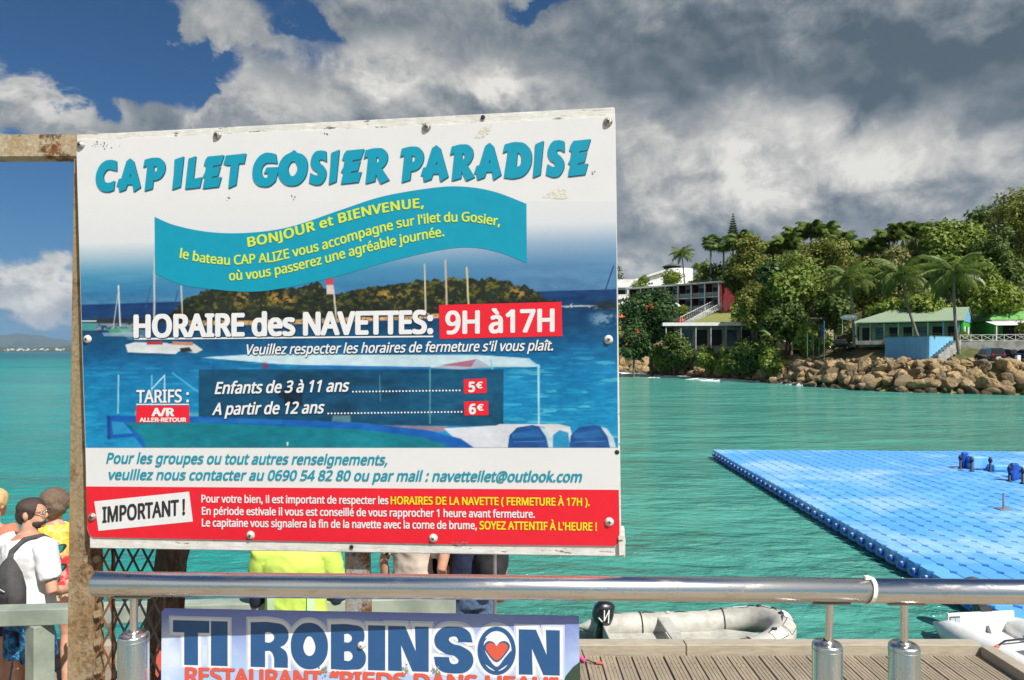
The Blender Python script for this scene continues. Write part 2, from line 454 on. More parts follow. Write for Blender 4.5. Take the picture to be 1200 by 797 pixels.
def sea_fn(nt, P, rnd):
    x, y, z = sepxyz(nt, P)
    dist = (x * x + y * y).f('SQRT')
    band = noise(nt, mapping(nt, P, (.004, .03, 1)), 1.0, 4, .6)
    patch = noise(nt, mapping(nt, P, (.05, .09, 1)), 1.0, 4, .6)
    ang = x / (dist + .01)
    left = (.008, .29, .25); right = (.080, .330, .265)
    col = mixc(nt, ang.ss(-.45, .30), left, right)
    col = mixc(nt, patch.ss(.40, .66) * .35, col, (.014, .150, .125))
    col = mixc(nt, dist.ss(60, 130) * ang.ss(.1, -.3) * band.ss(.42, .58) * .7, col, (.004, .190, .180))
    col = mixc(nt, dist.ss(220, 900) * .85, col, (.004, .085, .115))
    w1 = noise(nt, mapping(nt, P, (.9, 1.9, 1), rot=(0, 0, .25)), 1.5, 5, .62, .4)
    w2 = noise(nt, mapping(nt, P, (.22, .55, 1), rot=(0, 0, -.2)), 1.0, 3, .5)
    w3 = noise(nt, mapping(nt, P, (2.4, 4.6, 1), rot=(0, 0, .1)), 2.2, 3, .6)
    h = w1 * .24 + w2 * .40 + w3 * .06
    col = mixc(nt, w1.ss(.50, .68) * .30, col, (.012, .110, .095)); col = mixc(nt, (w1 * .6 + w3 * .4).ss(.52, .38) * .22, col, (.10, .36, .30))  # light and dark of the ripples painted into the water colour by wave height
    gust = noise(nt, mapping(nt, P, (.10, .22, 1), rot=(0, 0, .3)), 1.0, 4, .6)
    h = h * (gust.ss(.35, .65) * .9 + .45)
    col = mixc(nt, gust.ss(.50, .75) * .14, col, (.16, .36, .31))
    return {'color': col, 'h': h, 'rough': dist.lin(10, 300, .10, .30)}
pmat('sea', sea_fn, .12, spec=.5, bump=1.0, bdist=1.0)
MT['sea'].node_tree.nodes['Principled BSDF'].inputs['IOR'].default_value = 1.33

# ================================================================ sea, hills, headland
def grid_sheet(xs, ys, hf):
    X, Y = np.meshgrid(xs, ys); Z = hf(X, Y) if callable(hf) else hf
    V = np.stack([X.ravel(), Y.ravel(), np.asarray(Z).ravel()], 1); nx, ny = len(xs), len(ys)
    i = np.arange((ny - 1) * (nx - 1)); r = i // (nx - 1); c = i % (nx - 1); a = r * nx + c
    return V, np.stack([a, a + 1, a + nx + 1, a + nx], 1)

def geo(a, b, n): return list(np.geomspace(a, b, n))
gx = [-v for v in geo(20, 30000, 24)][::-1] + list(np.linspace(-15, 15, 7)) + geo(20, 30000, 24)
gy = [-v for v in geo(4, 30000, 20)][::-1] + [0] + geo(4, 30000, 30)
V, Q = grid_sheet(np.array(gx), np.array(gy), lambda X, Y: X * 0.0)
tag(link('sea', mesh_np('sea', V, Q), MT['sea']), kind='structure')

# value noise for terrain
_rs = np.random.RandomState(5); _G = _rs.rand(64, 64)
def vnoise(X, Y, s):
    x = np.asarray(X, float) * s; y = np.asarray(Y, float) * s
    xi = np.floor(x).astype(int); yi = np.floor(y).astype(int); fx = x - xi; fy = y - yi
    fx = fx * fx * (3 - 2 * fx); fy = fy * fy * (3 - 2 * fy)
    g = lambda a, b: _G[a % 64, b % 64]
    return (g(xi, yi) * (1 - fx) + g(xi + 1, yi) * fx) * (1 - fy) + (g(xi, yi + 1) * (1 - fx) + g(xi + 1, yi + 1) * fx) * fy
def fbm(X, Y, s, o=4):
    t = 0; a = .5
    for k in range(o): t = t + a * vnoise(X + 17.3 * k, Y + 5.1 * k, s * 2 ** k); a *= .5
    return t
def sstep(v, a, b):
    t = np.clip((v - a) / (b - a), 0, 1); return t * t * (3 - 2 * t)

COAST = [(-60, 420), (-30, 300), (-12, 225), (4, 192), (16, 174), (26, 165), (34, 143), (39, 126), (43, 115), (45, 100), (47.5, 90), (53, 85.5), (61, 82), (75, 78), (110, 74), (180, 80), (260, 110), (400, 60)]
def coast_s(X, Y):
    X = np.asarray(X, float); Y = np.asarray(Y, float); best = np.full(X.shape, 1e9)
    for (a, b) in zip(COAST[:-1], COAST[1:]):
        a = np.array(a, float); b = np.array(b, float); d = b - a
        t = np.clip(((X - a[0]) * d[0] + (Y - a[1]) * d[1]) / d.dot(d), 0, 1)
        q = np.hypot(X - a[0] - t * d[0], Y - a[1] - t * d[1]); best = np.minimum(best, q)
    poly = COAST + [(900, 60), (900, 900), (-60, 900)]
    ins = np.zeros(X.shape, bool); n = len(poly)
    for i in range(n):
        x1, y1 = poly[i]; x2, y2 = poly[(i + 1) % n]
        c = ((y1 > Y) != (y2 > Y)) & (X < (x2 - x1) * (Y - y1) / ((y2 - y1) if y2 != y1 else 1e-9) + x1)
        ins ^= c
    return np.where(ins, best, -best)
def ground(X, Y):
    s = coast_s(X, Y); X = np.asarray(X, float); Y = np.asarray(Y, float)
    h = 3.9 * sstep(s, .5, 5.5) + 3.0 * sstep(s, 9.5 + 3 * (X > 58), 17)
    h = h + 15 * sstep(s, 26, 75) + (fbm(X, Y, .06, 4) - .5) * 1.6 * sstep(s, 6, 30) + (fbm(X, Y, .35, 3) - .5) * .7 * sstep(s, 0, 3)
    west = sstep(X, 44, 36)
    h = h + west * (2.2 * sstep(s, 2, 9) + 3 * sstep(s, 10, 30))
    return np.where(s < 0, -.12 * np.minimum(-s, 20) - .1, h)
def gz(x, y): return float(ground(np.array([x]), np.array([y]))[0])
xs = np.concatenate([np.linspace(-60, 20, 30), np.linspace(22, 110, 120), np.linspace(114, 420, 50)])
ys = np.concatenate([np.linspace(60, 190, 150), np.linspace(194, 520, 50)])
V, Q = grid_sheet(xs, ys, ground)
tag(link('headland', mesh_np('headland', V, Q, True), MT['headland_ground']), kind='structure')

def far_ridge(name, D, px0, px1, fn, depth, n=160):
    V = []; Fc = []
    for i in range(n):
        px = px0 + (px1 - px0) * i / (n - 1); x = D * (px - 600) / F
        h = max(3, D * (HY - fn(px)) / F + EYE)
        for (k, w) in ((0, 0.0), (.12, .35), (.3, .6), (.55, .85), (1, 1.0)):
            V.append((x * (1 + k * depth / D), D + k * depth, h * w + (h * .08 * math.sin(px * .31 + k * 9) if 0 < k < 1 else 0) - (2 if k == 0 else 0)))
    for i in range(n - 1):
        for k in range(4):
            a = i * 5 + k; Fc.append((a, a + 5, a + 6, a + 1))
    return tag(link(name, mesh_np(name, V, Fc, True), MT['hill']), kind='structure')
def mtn(px): return 393 + 4 * math.sin(px * .021 + 1.0) + 1.2 * math.sin(px * .09) + .8 * math.sin(px * .23) + max(0, (px - 60)) * .03 - 12.5 * math.exp(-((px - 20) / 38) ** 2)
def lowl(px): return 404.5 + 1.6 * math.sin(px * .05) + .9 * math.sin(px * .19 + 2)
far_ridge('mountains', 21000, -700, 560, mtn, 6000)
far_ridge('far_shore', 9500, -700, 420, lowl, 3000)
rng = random.Random(3)
m = MB()
for i in range(260):
    px = rng.uniform(-300, 300) if i > 90 else rng.gauss(38, 22)
    d = 9500 + rng.uniform(150, 800); k = rng.random() ** 1.6
    z0 = k * 42 + 6; x = d * (px - 600) / F; w = rng.uniform(5, 14); h = rng.uniform(4, 9) + (10 if rng.random() < .08 else 0)
    m.box(x - w, x + w, d, d + 14, z0 - 15, z0 + h)
tag(m.build('far_town', MT['white_wall']), kind='stuff')

# foam along the foot of the rocks
rng = random.Random(11); m = MB(); fv = []; ff = []
def along(s_at, off):
    acc = 0
    for (a, b) in zip(COAST[:-1], COAST[1:]):
        L = math.dist(a, b)
        if acc + L >= s_at:
            t = (s_at - acc) / L; dx, dy = (b[0] - a[0]) / L, (b[1] - a[1]) / L
            return (a[0] + dx * L * t + dy * off * 1.0, a[1] + dy * L * t - dx * off * 1.0)
        acc += L
    return COAST[-1]
CL = [0]
for (a, b) in zip(COAST[:-1], COAST[1:]): CL.append(CL[-1] + math.dist(a, b))
# offset sign: water side
_p = along(CL[6], 2.0); WS = -1 if coast_s(np.array([_p[0]]), np.array([_p[1]]))[0] > 0 else 1
n = 420; s0, s1 = CL[4], CL[9]
for i in range(n):
    s_ = s0 + (s1 - s0) * i / (n - 1); k = .5 + .5 * math.sin(i * .11) * math.sin(i * .043 + 1)
    fade = 1 if s_ < CL[7] else max(0.12, 1 - (s_ - CL[7]) / 14)
    w = (2.5 + 8 * k * rng.uniform(.4, 1)) * fade
    a = along(s_, WS * -1.2); b = along(s_, WS * w * .5); c = along(s_, WS * w)
    fv += [(a[0], a[1], .10), (b[0], b[1], .18 + .25 * k), (c[0], c[1], .008)]
    if i and rng.random() < .93: ff += [(3 * i - 3, 3 * i, 3 * i + 1, 3 * i - 2), (3 * i - 2, 3 * i + 1, 3 * i + 2, 3 * i - 1)]
tag(link('sea_foam', mesh_np('foam', fv, ff, True), MT['foam']), kind='stuff')
# ================================================================ boulders
def boulder_mesh(i, sub=3):
    r = random.Random(100 + i); bm = bmesh.new(); bmesh.ops.create_icosphere(bm, subdivisions=sub, radius=1)
    from mathutils import noise as mn
    off = Vector((r.uniform(0, 50), r.uniform(0, 50), r.uniform(0, 50)))
    sc = Vector((r.uniform(.85, 1.25), r.uniform(.8, 1.1), r.uniform(.65, .9)))
    cuts = [(Vector((r.gauss(0, 1), r.gauss(0, 1), r.gauss(0, 1))).normalized(), r.uniform(.60, .82)) for _ in range(15)]
    for v in bm.verts:
        p = v.co.copy()
        for nrm, dd in cuts:
            e = p.dot(nrm) - dd
            if e > 0: p -= nrm * e * .95
        p *= 1 + .22 * mn.noise(p * 1.3 + off) + .12 * mn.noise(p * 3.7 + off) + .05 * mn.noise(p * 9 + off)
        v.co = Vector((p.x * sc.x, p.y * sc.y, p.z * sc.z))
    me = bpy.data.meshes.new('boulder'); bm.to_mesh(me); bm.free()
    me.polygons.foreach_set('use_smooth', [i % 2 == 0] * len(me.polygons)); me.materials.append(MT['rock']); return me
BM = [boulder_mesh(i) for i in range(9)]
rng = random.Random(21)
def pile(name, label, s0, s1, step, rows, rad, pale=0):
    a = along((s0 + s1) / 2, 0); root = empty(name, (a[0], a[1], 0), label, 'rocks')
    s_ = s0; cnt = 0
    while s_ < s1:
        for (inl, zz, k) in rows:
            r_ = rng.uniform(*rad) * k; p = along(s_ + rng.uniform(-.6, .6), -WS * (inl + rng.uniform(-.35, .35)))
            o = link('boulder', BM[rng.randrange(9)], None, root, loc=(p[0], p[1], zz + rng.uniform(-.22, .22)),
                     rot=(rng.uniform(0, 6), rng.uniform(-.4, .4) , rng.uniform(0, 6)), scale=(r_ * rng.uniform(.85, 1.3), r_, r_ * rng.uniform(.8, 1.0)))
            cnt += 1
        s_ += step * rng.uniform(.8, 1.15)
    return cnt
c1 = pile('boulder_seawall', 'wall of big ochre boulders below the car park and blue wall', CL[8] + 2, CL[13] + 4, 1.50,
     [(-.2, .15, .8), (.9, 1.1, 1.0), (1.9, 2.0, .95), (2.9, 2.9, .9), (4.0, 3.5, .85), (5.2, 3.9, .5)], (.55, 1.5))
c2 = pile('rocky_point', 'pale rock outcrop in front of the green fence posts', CL[6] + 8, CL[8] + 2.5, 1.6,
     [(-.4, .2, .75), (1.0, 1.2, 1.2), (2.8, 2.6, 1.15), (4.4, 3.7, .9)], (.9, 1.6))
c3 = pile('shore_rocks', 'low brown rocks with white surf at their foot beside the sign', CL[3], CL[6] + 8, 3.2,
     [(-.5, .2, .7), (1.0, .9, 1.0), (2.8, 2.2, 1.2), (5.0, 3.4, .9)], (1.0, 1.9))

# ================================================================ vegetation
def leaf_cloud(rs, lobes, n, size, up=.35):
    """n small quads spread through the lobes (cx,cy,cz,rx,ry,rz)"""
    L = np.array(lobes); vol = (L[:, 3] * L[:, 4] + L[:, 3] * L[:, 5]); p = vol / vol.sum()
    k = rs.choice(len(L), n, p=p); d = rs.normal(size=(n, 3)); d /= np.linalg.norm(d, axis=1)[:, None]
    rad = 1 - np.abs(rs.normal(0, .16, n)); rad = np.where(rs.rand(n) < .18, rs.rand(n) ** .4, rad) + rs.normal(0, .035, n)
    # tufts: quads gather in clumps
    C = L[k, :3] + d * L[k, 3:6] * rad[:, None]
    nt_ = max(6, n // 14); idx = rs.randint(0, n, nt_); tid = rs.randint(0, nt_, n)
    near = rs.rand(n) < .62
    tc = C[idx][tid]; j = rs.normal(0, size * 1.25, (n, 3)); C = np.where(near[:, None], tc + j, C)
    nd = np.where(near[:, None], d[idx][tid], d)
    nrm = nd * 1.1 + rs.normal(0, .48, (n, 3)) + np.array([0, 0, up]); nrm /= np.linalg.norm(nrm, axis=1)[:, None]
    t = rs.normal(size=(n, 3)); a = np.cross(nrm, t); a /= np.linalg.norm(a, axis=1)[:, None]; b = np.cross(nrm, a)
    s = size * rs.uniform(.6, 1.35, (n, 1)); a = a * s * .62; b = b * s
    V = np.stack([C - b, C + a, C + b, C - a], 1).reshape(-1, 3)
    return V, np.arange(4 * n).reshape(n, 4)

TRN = [0]
def tree(px, top, bot_, hw, d, mat, label, group, kind='tree', n=3600, leaf=.42, cat='tree', name='broadleaf_tree', seed=None, flat=1.0, base=None, lo=.30):
    bot = bot_ + (bot_ - top) * .35 if name == 'shrub' else bot_
    TRN[0] += 1; rs = np.random.RandomState(TRN[0] * 7 + 1 if seed is None else seed)
    x = d * (px - 600) / F; zt = EYE - d * (top - HY) / F; zb = EYE - d * (bot - HY) / F; rw = hw * d / F
    g = gz(x, d) if base is None else base
    g = min(g, zb + .3)
    H = zt - zb; root = empty(name, (x, d, g), label, cat, group)
    cz = (zt + zb) / 2; lobes = []
    nl = int(9 + rw * 1.5)
    for i in range(nl):
        th = rs.uniform(0, 2 * PI); rr = math.sqrt(rs.rand()) * rw * .70; fz = rs.uniform(-.5, 1)
        prof = math.sqrt(max(.1, 1 - max(0, fz) ** 2 * .85))
        r_ = rs.uniform(.24, .42) * min(rw, H * .75)
        lobes.append((x + rr * math.cos(th) * prof, d + rr * math.sin(th) * prof, cz + fz * (H / 2 - r_ * .85), r_ * 1.1, r_ * 1.1, r_ * .85 * flat))
    lobes.append((x, d, cz, rw * .55, rw * .55, H * .34))
    V, Q = leaf_cloud(rs, lobes, int(n * 1.7), leaf * .78)
    link('crown', mesh_np('crown', V, Q), MT[mat], root)
    t = MB(); r0 = max(.16, rw * .055); c = Vector((x, d, g - .5))
    tp = Vector((x + rs.uniform(-.4, .4), d, cz - H * .1))
    t.tube([c, c.lerp(tp, .4) + Vector((rs.uniform(-.3, .3), 0, 0)), tp], [r0 * 1.5, r0, r0 * .75], 8)
    for lb in lobes[:7]:
        t.tube([tp.lerp(c, .15), (tp + Vector(lb[:3])) / 2 + Vector((0, 0, .3)), Vector(lb[:3])], [r0 * .5, r0 * .33, r0 * .12], 5, caps=False)
    t.build('trunk', MT['bark'], root)
    return root

# ---- palms
def frond_mesh(L, droop, nl, ll, seed, up=.5, stiff=0, wid=.055):
    r = random.Random(seed); V = []; Fc = []; P = []
    seg = 14
    for i in range(seg + 1):
        t = i / seg; a = up - droop * t ** 1.5
        P.append((P[-1][0] + math.cos(a) * L / seg, P[-1][1] + math.sin(a) * L / seg) if P else (0, 0))
    m = MB(); m.tube([(p[0], 0, p[1]) for p in P], [.05 * (1 - .75 * i / seg) + .008 for i in range(seg + 1)], 4, caps=False)
    for i in range(nl):
        t = .16 + .84 * i / (nl - 1); f = t * seg; k = min(int(f), seg - 1); u = f - k
        x = P[k][0] + (P[k + 1][0] - P[k][0]) * u; z = P[k][1] + (P[k + 1][1] - P[k][1]) * u
        ln = ll * math.sin(PI * (.12 + .83 * t)) ** .7 * r.uniform(.85, 1.1)
        for s in (-1, 1):
            dy = s * (.78 - .25 * t); dz = -(.35 + .3 * r.random()) * (1 - stiff); dx = .45 + .2 * t
            q = Vector((dx, dy, dz)).normalized(); w = Vector((wid, 0, .01))
            a = Vector((x, 0, z)); b = a + q * ln * .55 + Vector((0, 0, .04)); c = a + q * ln + Vector((0, 0, -ln * .28 * (1 - stiff)))
            m.add([a - w * .5, a + w * .5, b + w * .75, b - w * .75, c], [(0, 1, 2, 3), (3, 2, 4)])
    return m.mesh('frond')
FR = [frond_mesh(3.9, 1.5, 40, 1.05, s, up=.55, wid=.062) for s in range(4)]
FRR = [frond_mesh(3.0, 1.9, 30, 1.0, 20 + s, up=.95, wid=.15) for s in range(3)]
def fan_mesh(seed):
    r = random.Random(seed); m = MB(); m.tube([(0, 0, 0), (.9, 0, .15)], .02, 4, caps=False)
    for i in range(22):
        th = -1.9 + 3.8 * i / 21; ln = r.uniform(.85, 1.1); c = Vector((.9, 0, .15))
        d = Vector((math.cos(th), math.sin(th), -.1)); e = Vector((-math.sin(th), math.cos(th), 0)) * .06
        m.add([c, c + d * ln * .6 + e, c + d * ln + Vector((0, 0, -.3)), c + d * ln * .6 - e], [(0, 1, 2, 3)])
    return m.mesh('frond')
FAN = [fan_mesh(s) for s in range(2)]
def palm(px, cy, d, base_px=None, base_py=None, kind='coconut', label='', group=None, sc=1.0, nf=20, seed=1, bend=.0, tr=.16, name='coconut_palm'):
    r = random.Random(seed); top = at(px, cy, d); bx = top.x if base_px is None else d * (base_px - 600) / F
    bz = gz(bx, d) if base_py is None else EYE - d * (base_py - HY) / F
    root = empty(name, (bx, d, bz), label, 'palm tree', group)
    b = Vector((bx, d, bz - .6)); mid = b.lerp(top, .5) + Vector((bend, 0, 0))
    pts = []; 
    for i in range(13):
        t = i / 12; pts.append(b * (1 - t) ** 2 + mid * 2 * t * (1 - t) + top * t * t)
    m = MB(); m.tube(pts, [tr * (1.35 - .5 * i / 12) * (1.06 if i % 2 else 1) for i in range(13)], 8); m.build('trunk', MT['palm_bark'], root)
    src = {'coconut': FR, 'royal': FRR, 'fan': FAN}[kind]
    for i in range(nf):
        az = i * 2.399 + r.uniform(-.2, .2); el = {'coconut': 72, 'royal': 62, 'fan': 80}[kind] - (i / nf) ** .85 * {'coconut': 122, 'royal': 80, 'fan': 150}[kind] - 12
        o = link('frond', src[r.randrange(len(src))], MT['leaf_palm'], root, loc=top, rot=(r.uniform(-.3, .3), -R(el * .75), az), scale=sc * r.uniform(.85, 1.1))
    if kind == 'coconut':
        c = MB()
        for i in range(6):
            a = i * 1.05 + seed; c.ball(top + Vector((math.cos(a) * .28, math.sin(a) * .28, -.3 - .1 * (i % 2))), .15, 8, 6)
        c.build('coconuts', MT['leaf_bright'], root)
    return root

G1 = 'trees crowding the headland'
# far fill so that no sky shows through the wood
rng = random.Random(77)
fill = [(870, 300, 30, 185), (905, 296, 34, 178), (940, 288, 34, 176), (975, 286, 36, 172), (1010, 296, 34, 168), (1045, 288, 34, 168), (1080, 280, 34, 165), (1115, 268, 36, 165), (1150, 246, 38, 160), (1235, 232, 50, 165), (1290, 240, 60, 160), (1380, 230, 80, 165), (1500, 240, 100, 165), (1215, 250, 50, 165), (845, 312, 24, 190), (700, 300, 40, 240), (640, 320, 45, 260), (580, 335, 50, 290)]
FL = ['backmost tree on the skyline %s' % w for w in ('right behind the dark conifer', 'below the leftmost royal palms', 'left of the highest royal palms', 'under the highest royal palms', 'in the dip between the two palm groups',
      'under the second group of royal palms', 'right of the last royal palm', 'behind the bright broad tree', 'left of the tallest rounded crown', 'right behind the tallest rounded crown', 'beyond the right edge of the view', 'well outside the right edge of the view', 'farthest out to the right',
      'low, between the tallest crown and the right edge', 'beside the pair of fan palms', 'left of the hotel, hidden by the sign', 'on the far point left of the hotel', 'at the tip of the far point')]
for i, (px, tp, hw, d) in enumerate(fill):
    tree(px, tp - 3, tp + 95, hw, d, rng.choice(['leaf_olive', 'leaf_green', 'leaf_dark']), FL[i], 'backmost trees of the headland', n=2600, leaf=.62)
TL = [
 (1188, 221, 345, 58, 138, 'leaf_olive', 'tallest tree at the right edge of the headland, rounded olive crown above the green roofs', 6500, .42),
 (1165, 262, 362, 34, 120, 'leaf_dark', 'dark tree below the tallest rounded crown', 3000, .42),
 (1112, 252, 340, 40, 128, 'leaf_green', 'bright green broad tree right of the middle, behind the leaning palms', 5200, .5),
 (1082, 262, 350, 36, 132, 'leaf_brown', 'brownish thin-leaved tree left of the bright broad tree', 3600, .36),
 (1132, 296, 362, 34, 112, 'leaf_green', 'lush tree just behind the green and blue gable', 4200, .5),
 (1048, 290, 372, 34, 122, 'leaf_brown', 'brown green tree behind the long green roof', 3600, .38),
 (1012, 300, 380, 30, 124, 'leaf_olive', 'olive tree between the two left coconut palms', 3200, .40),
 (965, 276, 376, 42, 134, 'leaf_olive', 'wide olive tree in the centre of the wood below the royal palms', 5200, .38),
 (932, 292, 372, 34, 130, 'leaf_green', 'dry-toned tree left of the wide olive tree', 3600, .36),
 (928, 318, 362, 27, 118, 'leaf_green', 'shiny large-leaved green tree in the middle of the headland', 2600, .55),
 (905, 306, 372, 24, 128, 'leaf_deep', 'dark tree behind the shiny large-leaved one', 2600, .42),
 (876, 276, 340, 28, 156, 'leaf_olive', 'rounded olive tree right of the red hotel wall', 3800, .42),
 (860, 312, 352, 16, 165, 'leaf_dark', 'dark tree touching the red hotel wall', 1800, .4),
 (884, 330, 402, 26, 122, 'leaf_olive', 'drooping olive tree at the end of the flat white roof', 4200, .36),
 (950, 378, 418, 24, 112, 'leaf_green', 'green sea grape tree beside the fence posts', 2600, .42),
 (922, 356, 410, 30, 116, 'leaf_dark', 'dark undergrowth tree above the sea grape', 3000, .42),
 (978, 340, 398, 26, 118, 'leaf_dark', 'dark tree behind the parked dark car', 3000, .42),
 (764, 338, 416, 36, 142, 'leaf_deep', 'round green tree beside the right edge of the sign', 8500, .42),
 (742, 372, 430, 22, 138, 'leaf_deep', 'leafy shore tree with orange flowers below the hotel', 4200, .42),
 (790, 388, 424, 16, 136, 'leaf_dark', 'dark shore bush left of the gap in the rocks', 1600, .36),
 (700, 350, 425, 34, 160, 'leaf_green', 'tree on the shore hidden by the sign', 2200, .45),
]
for (px, tp, bt, hw, d, mt, lb, n, lf) in TL:
    tree(px, tp, bt, hw, d, mt, lb, G1, n=n, leaf=lf)
G2 = 'bushes along the shore and hotel'
BL = [
 (828, 398, 430, 20, 128, 'leaf_green', 'light green bush on the rocks below the flat white roof', 1800, .34),
 (852, 402, 434, 15, 124, 'leaf_bright', 'yellow green bush above the surf', 1300, .32),
 (882, 392, 438, 32, 119, 'leaf_dark', 'large dark bush hanging over the rocky point', 4200, .36),
 (905, 402, 436, 20, 114, 'leaf_green', 'green bush at the right side of the large dark bush', 1800, .34),
 (786, 317, 342, 17, 186, 'leaf_bright', 'yellow green bush beside the white tower', 1700, .38),
 (824, 305, 338, 17, 184, 'leaf_bright', 'yellow green bush above the hotel roof', 1600, .38),
 (752, 322, 342, 12, 200, 'leaf_bright', 'small bush in front of the white verandah', 900, .36),
 (838, 308, 330, 14, 180, 'leaf_dark', 'dark bush left of the fan palms', 1100, .4),
 (800, 396, 428, 18, 133, 'leaf_dark', 'dark bush under the left half of the flat white roof', 1900, .36),
 (868, 400, 430, 16, 127, 'leaf_dark', 'dark bush under the right half of the flat white roof', 1500, .36),
 (775, 404, 432, 16, 139, 'leaf_green', 'green bush on the rocks below the round tree', 1300, .34),
 (800, 358, 372, 10, 160, 'leaf_bright', 'small bush by the white stairs', 700, .3),
 (866, 352, 384, 14, 138, 'leaf_green', 'bush at the top right of the lawn', 1400, .34),
 (1040, 348, 378, 26, 112, 'leaf_green', 'shrubs behind the left part of the long green roof', 2200, .36),
 (1088, 340, 372, 28, 108, 'leaf_bright', 'bright shrubs behind the long green roof', 2200, .38),
 (1170, 330, 366, 32, 106, 'leaf_bright', 'bright shrubs behind the second green roof', 2600, .4),
 (1205, 340, 372, 26, 106, 'leaf_green', 'shrub at the right edge behind the green roof', 1800, .4),
 (1130, 388, 401, 9, 98.5, 'leaf_green', 'potted plants on the terrace of the lime green house', 500, .2),
 (1196, 374, 388, 6, 97, 'leaf_bright', 'small yellow green plant beside the white awning', 300, .2),
]
for (px, tp, bt, hw, d, mt, lb, n, lf) in BL:
    tree(px, tp, bt, hw, d, mt, lb, G2, n=n, leaf=lf, cat='bush', name='shrub', base=EYE - d * (bt - HY) / F)
# flowers of the flamboyant tree
rs = np.random.RandomState(4)
V, Q = leaf_cloud(rs, [(at(735, 400, 137).x, 137, at(735, 400, 137).z, 1.6, 1.2, 1.2), (at(748, 392, 137).x, 137, at(748, 392, 137).z, 1.2, 1, .8), (at(766, 362, 138).x, 138, at(766, 362, 138).z, 1.2, 1, .7)], 130, .26)
tag(link('flowers', mesh_np('flowers', V, Q), MT['orange_cloth'], [o for o in bpy.data.objects if o.get('label', '').startswith('leafy shore tree')][0]), kind='stuff')

# low undergrowth reads as one mass
lob = []; rng = random.Random(9)
for i in range(230):
    x = rng.uniform(30, 120); y = rng.uniform(96, 180); s_ = float(coast_s(np.array([x]), np.array([y]))[0])
    if s_ < 12 + 10 * (x > 50) : continue
    if x / y * 800 + 600 > 985 and y < 108: continue
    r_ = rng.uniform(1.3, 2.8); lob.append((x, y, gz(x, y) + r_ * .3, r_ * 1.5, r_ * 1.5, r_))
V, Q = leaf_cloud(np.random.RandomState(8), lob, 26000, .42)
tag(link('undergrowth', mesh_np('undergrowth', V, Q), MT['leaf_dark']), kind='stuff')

GP = 'coconut palms by the green roofed house'
palm(995, 326, 106, 1001, 402, label='straight coconut palm beside the parked dark car, leftmost of three', group=GP, sc=1.2, seed=2, bend=.2)
palm(1056, 322, 99, 1079, 398, label='coconut palm leaning left in front of the long green roof', group=GP, sc=1.2, seed=3, bend=-.6)
palm(1118, 320, 91, 1124, 410, label='coconut palm in front of the lime green wall, rightmost of three', group=GP, sc=1.22, seed=4, bend=-.5)
palm(799, 297, 190, 803, 336, label='coconut palm in front of the white tower', sc=.95, seed=5)
palm(1152, 348, 112, 1155, 372, label='short palm behind the blue gable', sc=.7, seed=14, nf=14)
palm(905, 395, 114, 908, 430, label='small palm among the dark bushes of the rocky point', sc=.6, seed=15, nf=12)
for (px, cy, sd_, w) in ((833, 284, 6, 'left'), (848, 285, 7, 'right')):
    palm(px, cy, 172, px, 318, 'fan', 'fan palm above the hotel roof, %s of the pair' % w, 'pair of fan palms', sc=1.55, nf=34, seed=sd_, name='fan_palm', tr=.2)
ROY = [(868, 280, 168, 'nearest the dark conifer'), (906, 290, 158, 'left of the wide olive tree'), (922, 284, 156, 'in a dip of the skyline'), (934, 272, 160, 'left of the skyline group'), (950, 268, 158, 'top of the skyline group'), (966, 270, 160, 'right of the skyline group'), (984, 282, 156, 'lower right of the skyline group'),
       (1021, 288, 158, 'alone left of the second group'), (1042, 276, 156, 'dark, left in the second group'), (1058, 268, 158, 'highest in the second group'), (1074, 270, 157, 'beside the rounded trees'), (1000, 290, 160, 'between the two skyline groups')]
for i, (px, cy, d, w) in enumerate(ROY):
    palm(px, cy + 5, d, px, cy + 55, 'royal', 'royal palm on the skyline, ' + w, 'royal palms on the skyline', sc=1.55, nf=20, seed=30 + i, name='royal_palm', tr=.24)

# Norfolk pine
top = at(859, 250, 175); root = empty('norfolk_pine', (top.x, 175, top.z - 12), 'narrow dark conifer pointing above the palms', 'conifer')
m = MB(); m.tube([(top.x, 175, top.z - 13), (top.x, 175, top.z)], [.25, .04], 7); m.build('trunk', MT['bark'], root)
m = MB(); r = random.Random(2)
for i in range(15):
    z = top.z - .3 - i * .62; L = .25 + i * .17
    for k in range(7):
        a = k * PI * 2 / 7 + i * .5; dv = Vector((math.cos(a), math.sin(a), .25)); e = Vector((-math.sin(a), math.cos(a), 0))
        p = Vector((top.x, 175, z)); w = .16 + .02 * i
        m.add([p, p + dv * L * .5 + e * w, p + dv * L, p + dv * L * .5 - e * w], [(0, 1, 2, 3)])
        m.add([p, p + dv * L * .5 + Vector((0, 0, w)), p + dv * L, p + dv * L * .5 - Vector((0, 0, w))], [(0, 1, 2, 3)])
m.build('crown', MT['leaf_dark'], root)

# ================================================================ buildings
def frame(origin, xdir):
    """local frame: x along xdir (horizontal), z up, y = to the back"""
    x = Vector((xdir[0], xdir[1], 0)).normalized(); y = Vector((-x.y, x.x, 0))
    return Matrix(((x.x, y.x, 0, origin[0]), (x.y, y.y, 0, origin[1]), (0, 0, 1, origin[2]), (0, 0, 0, 1)))

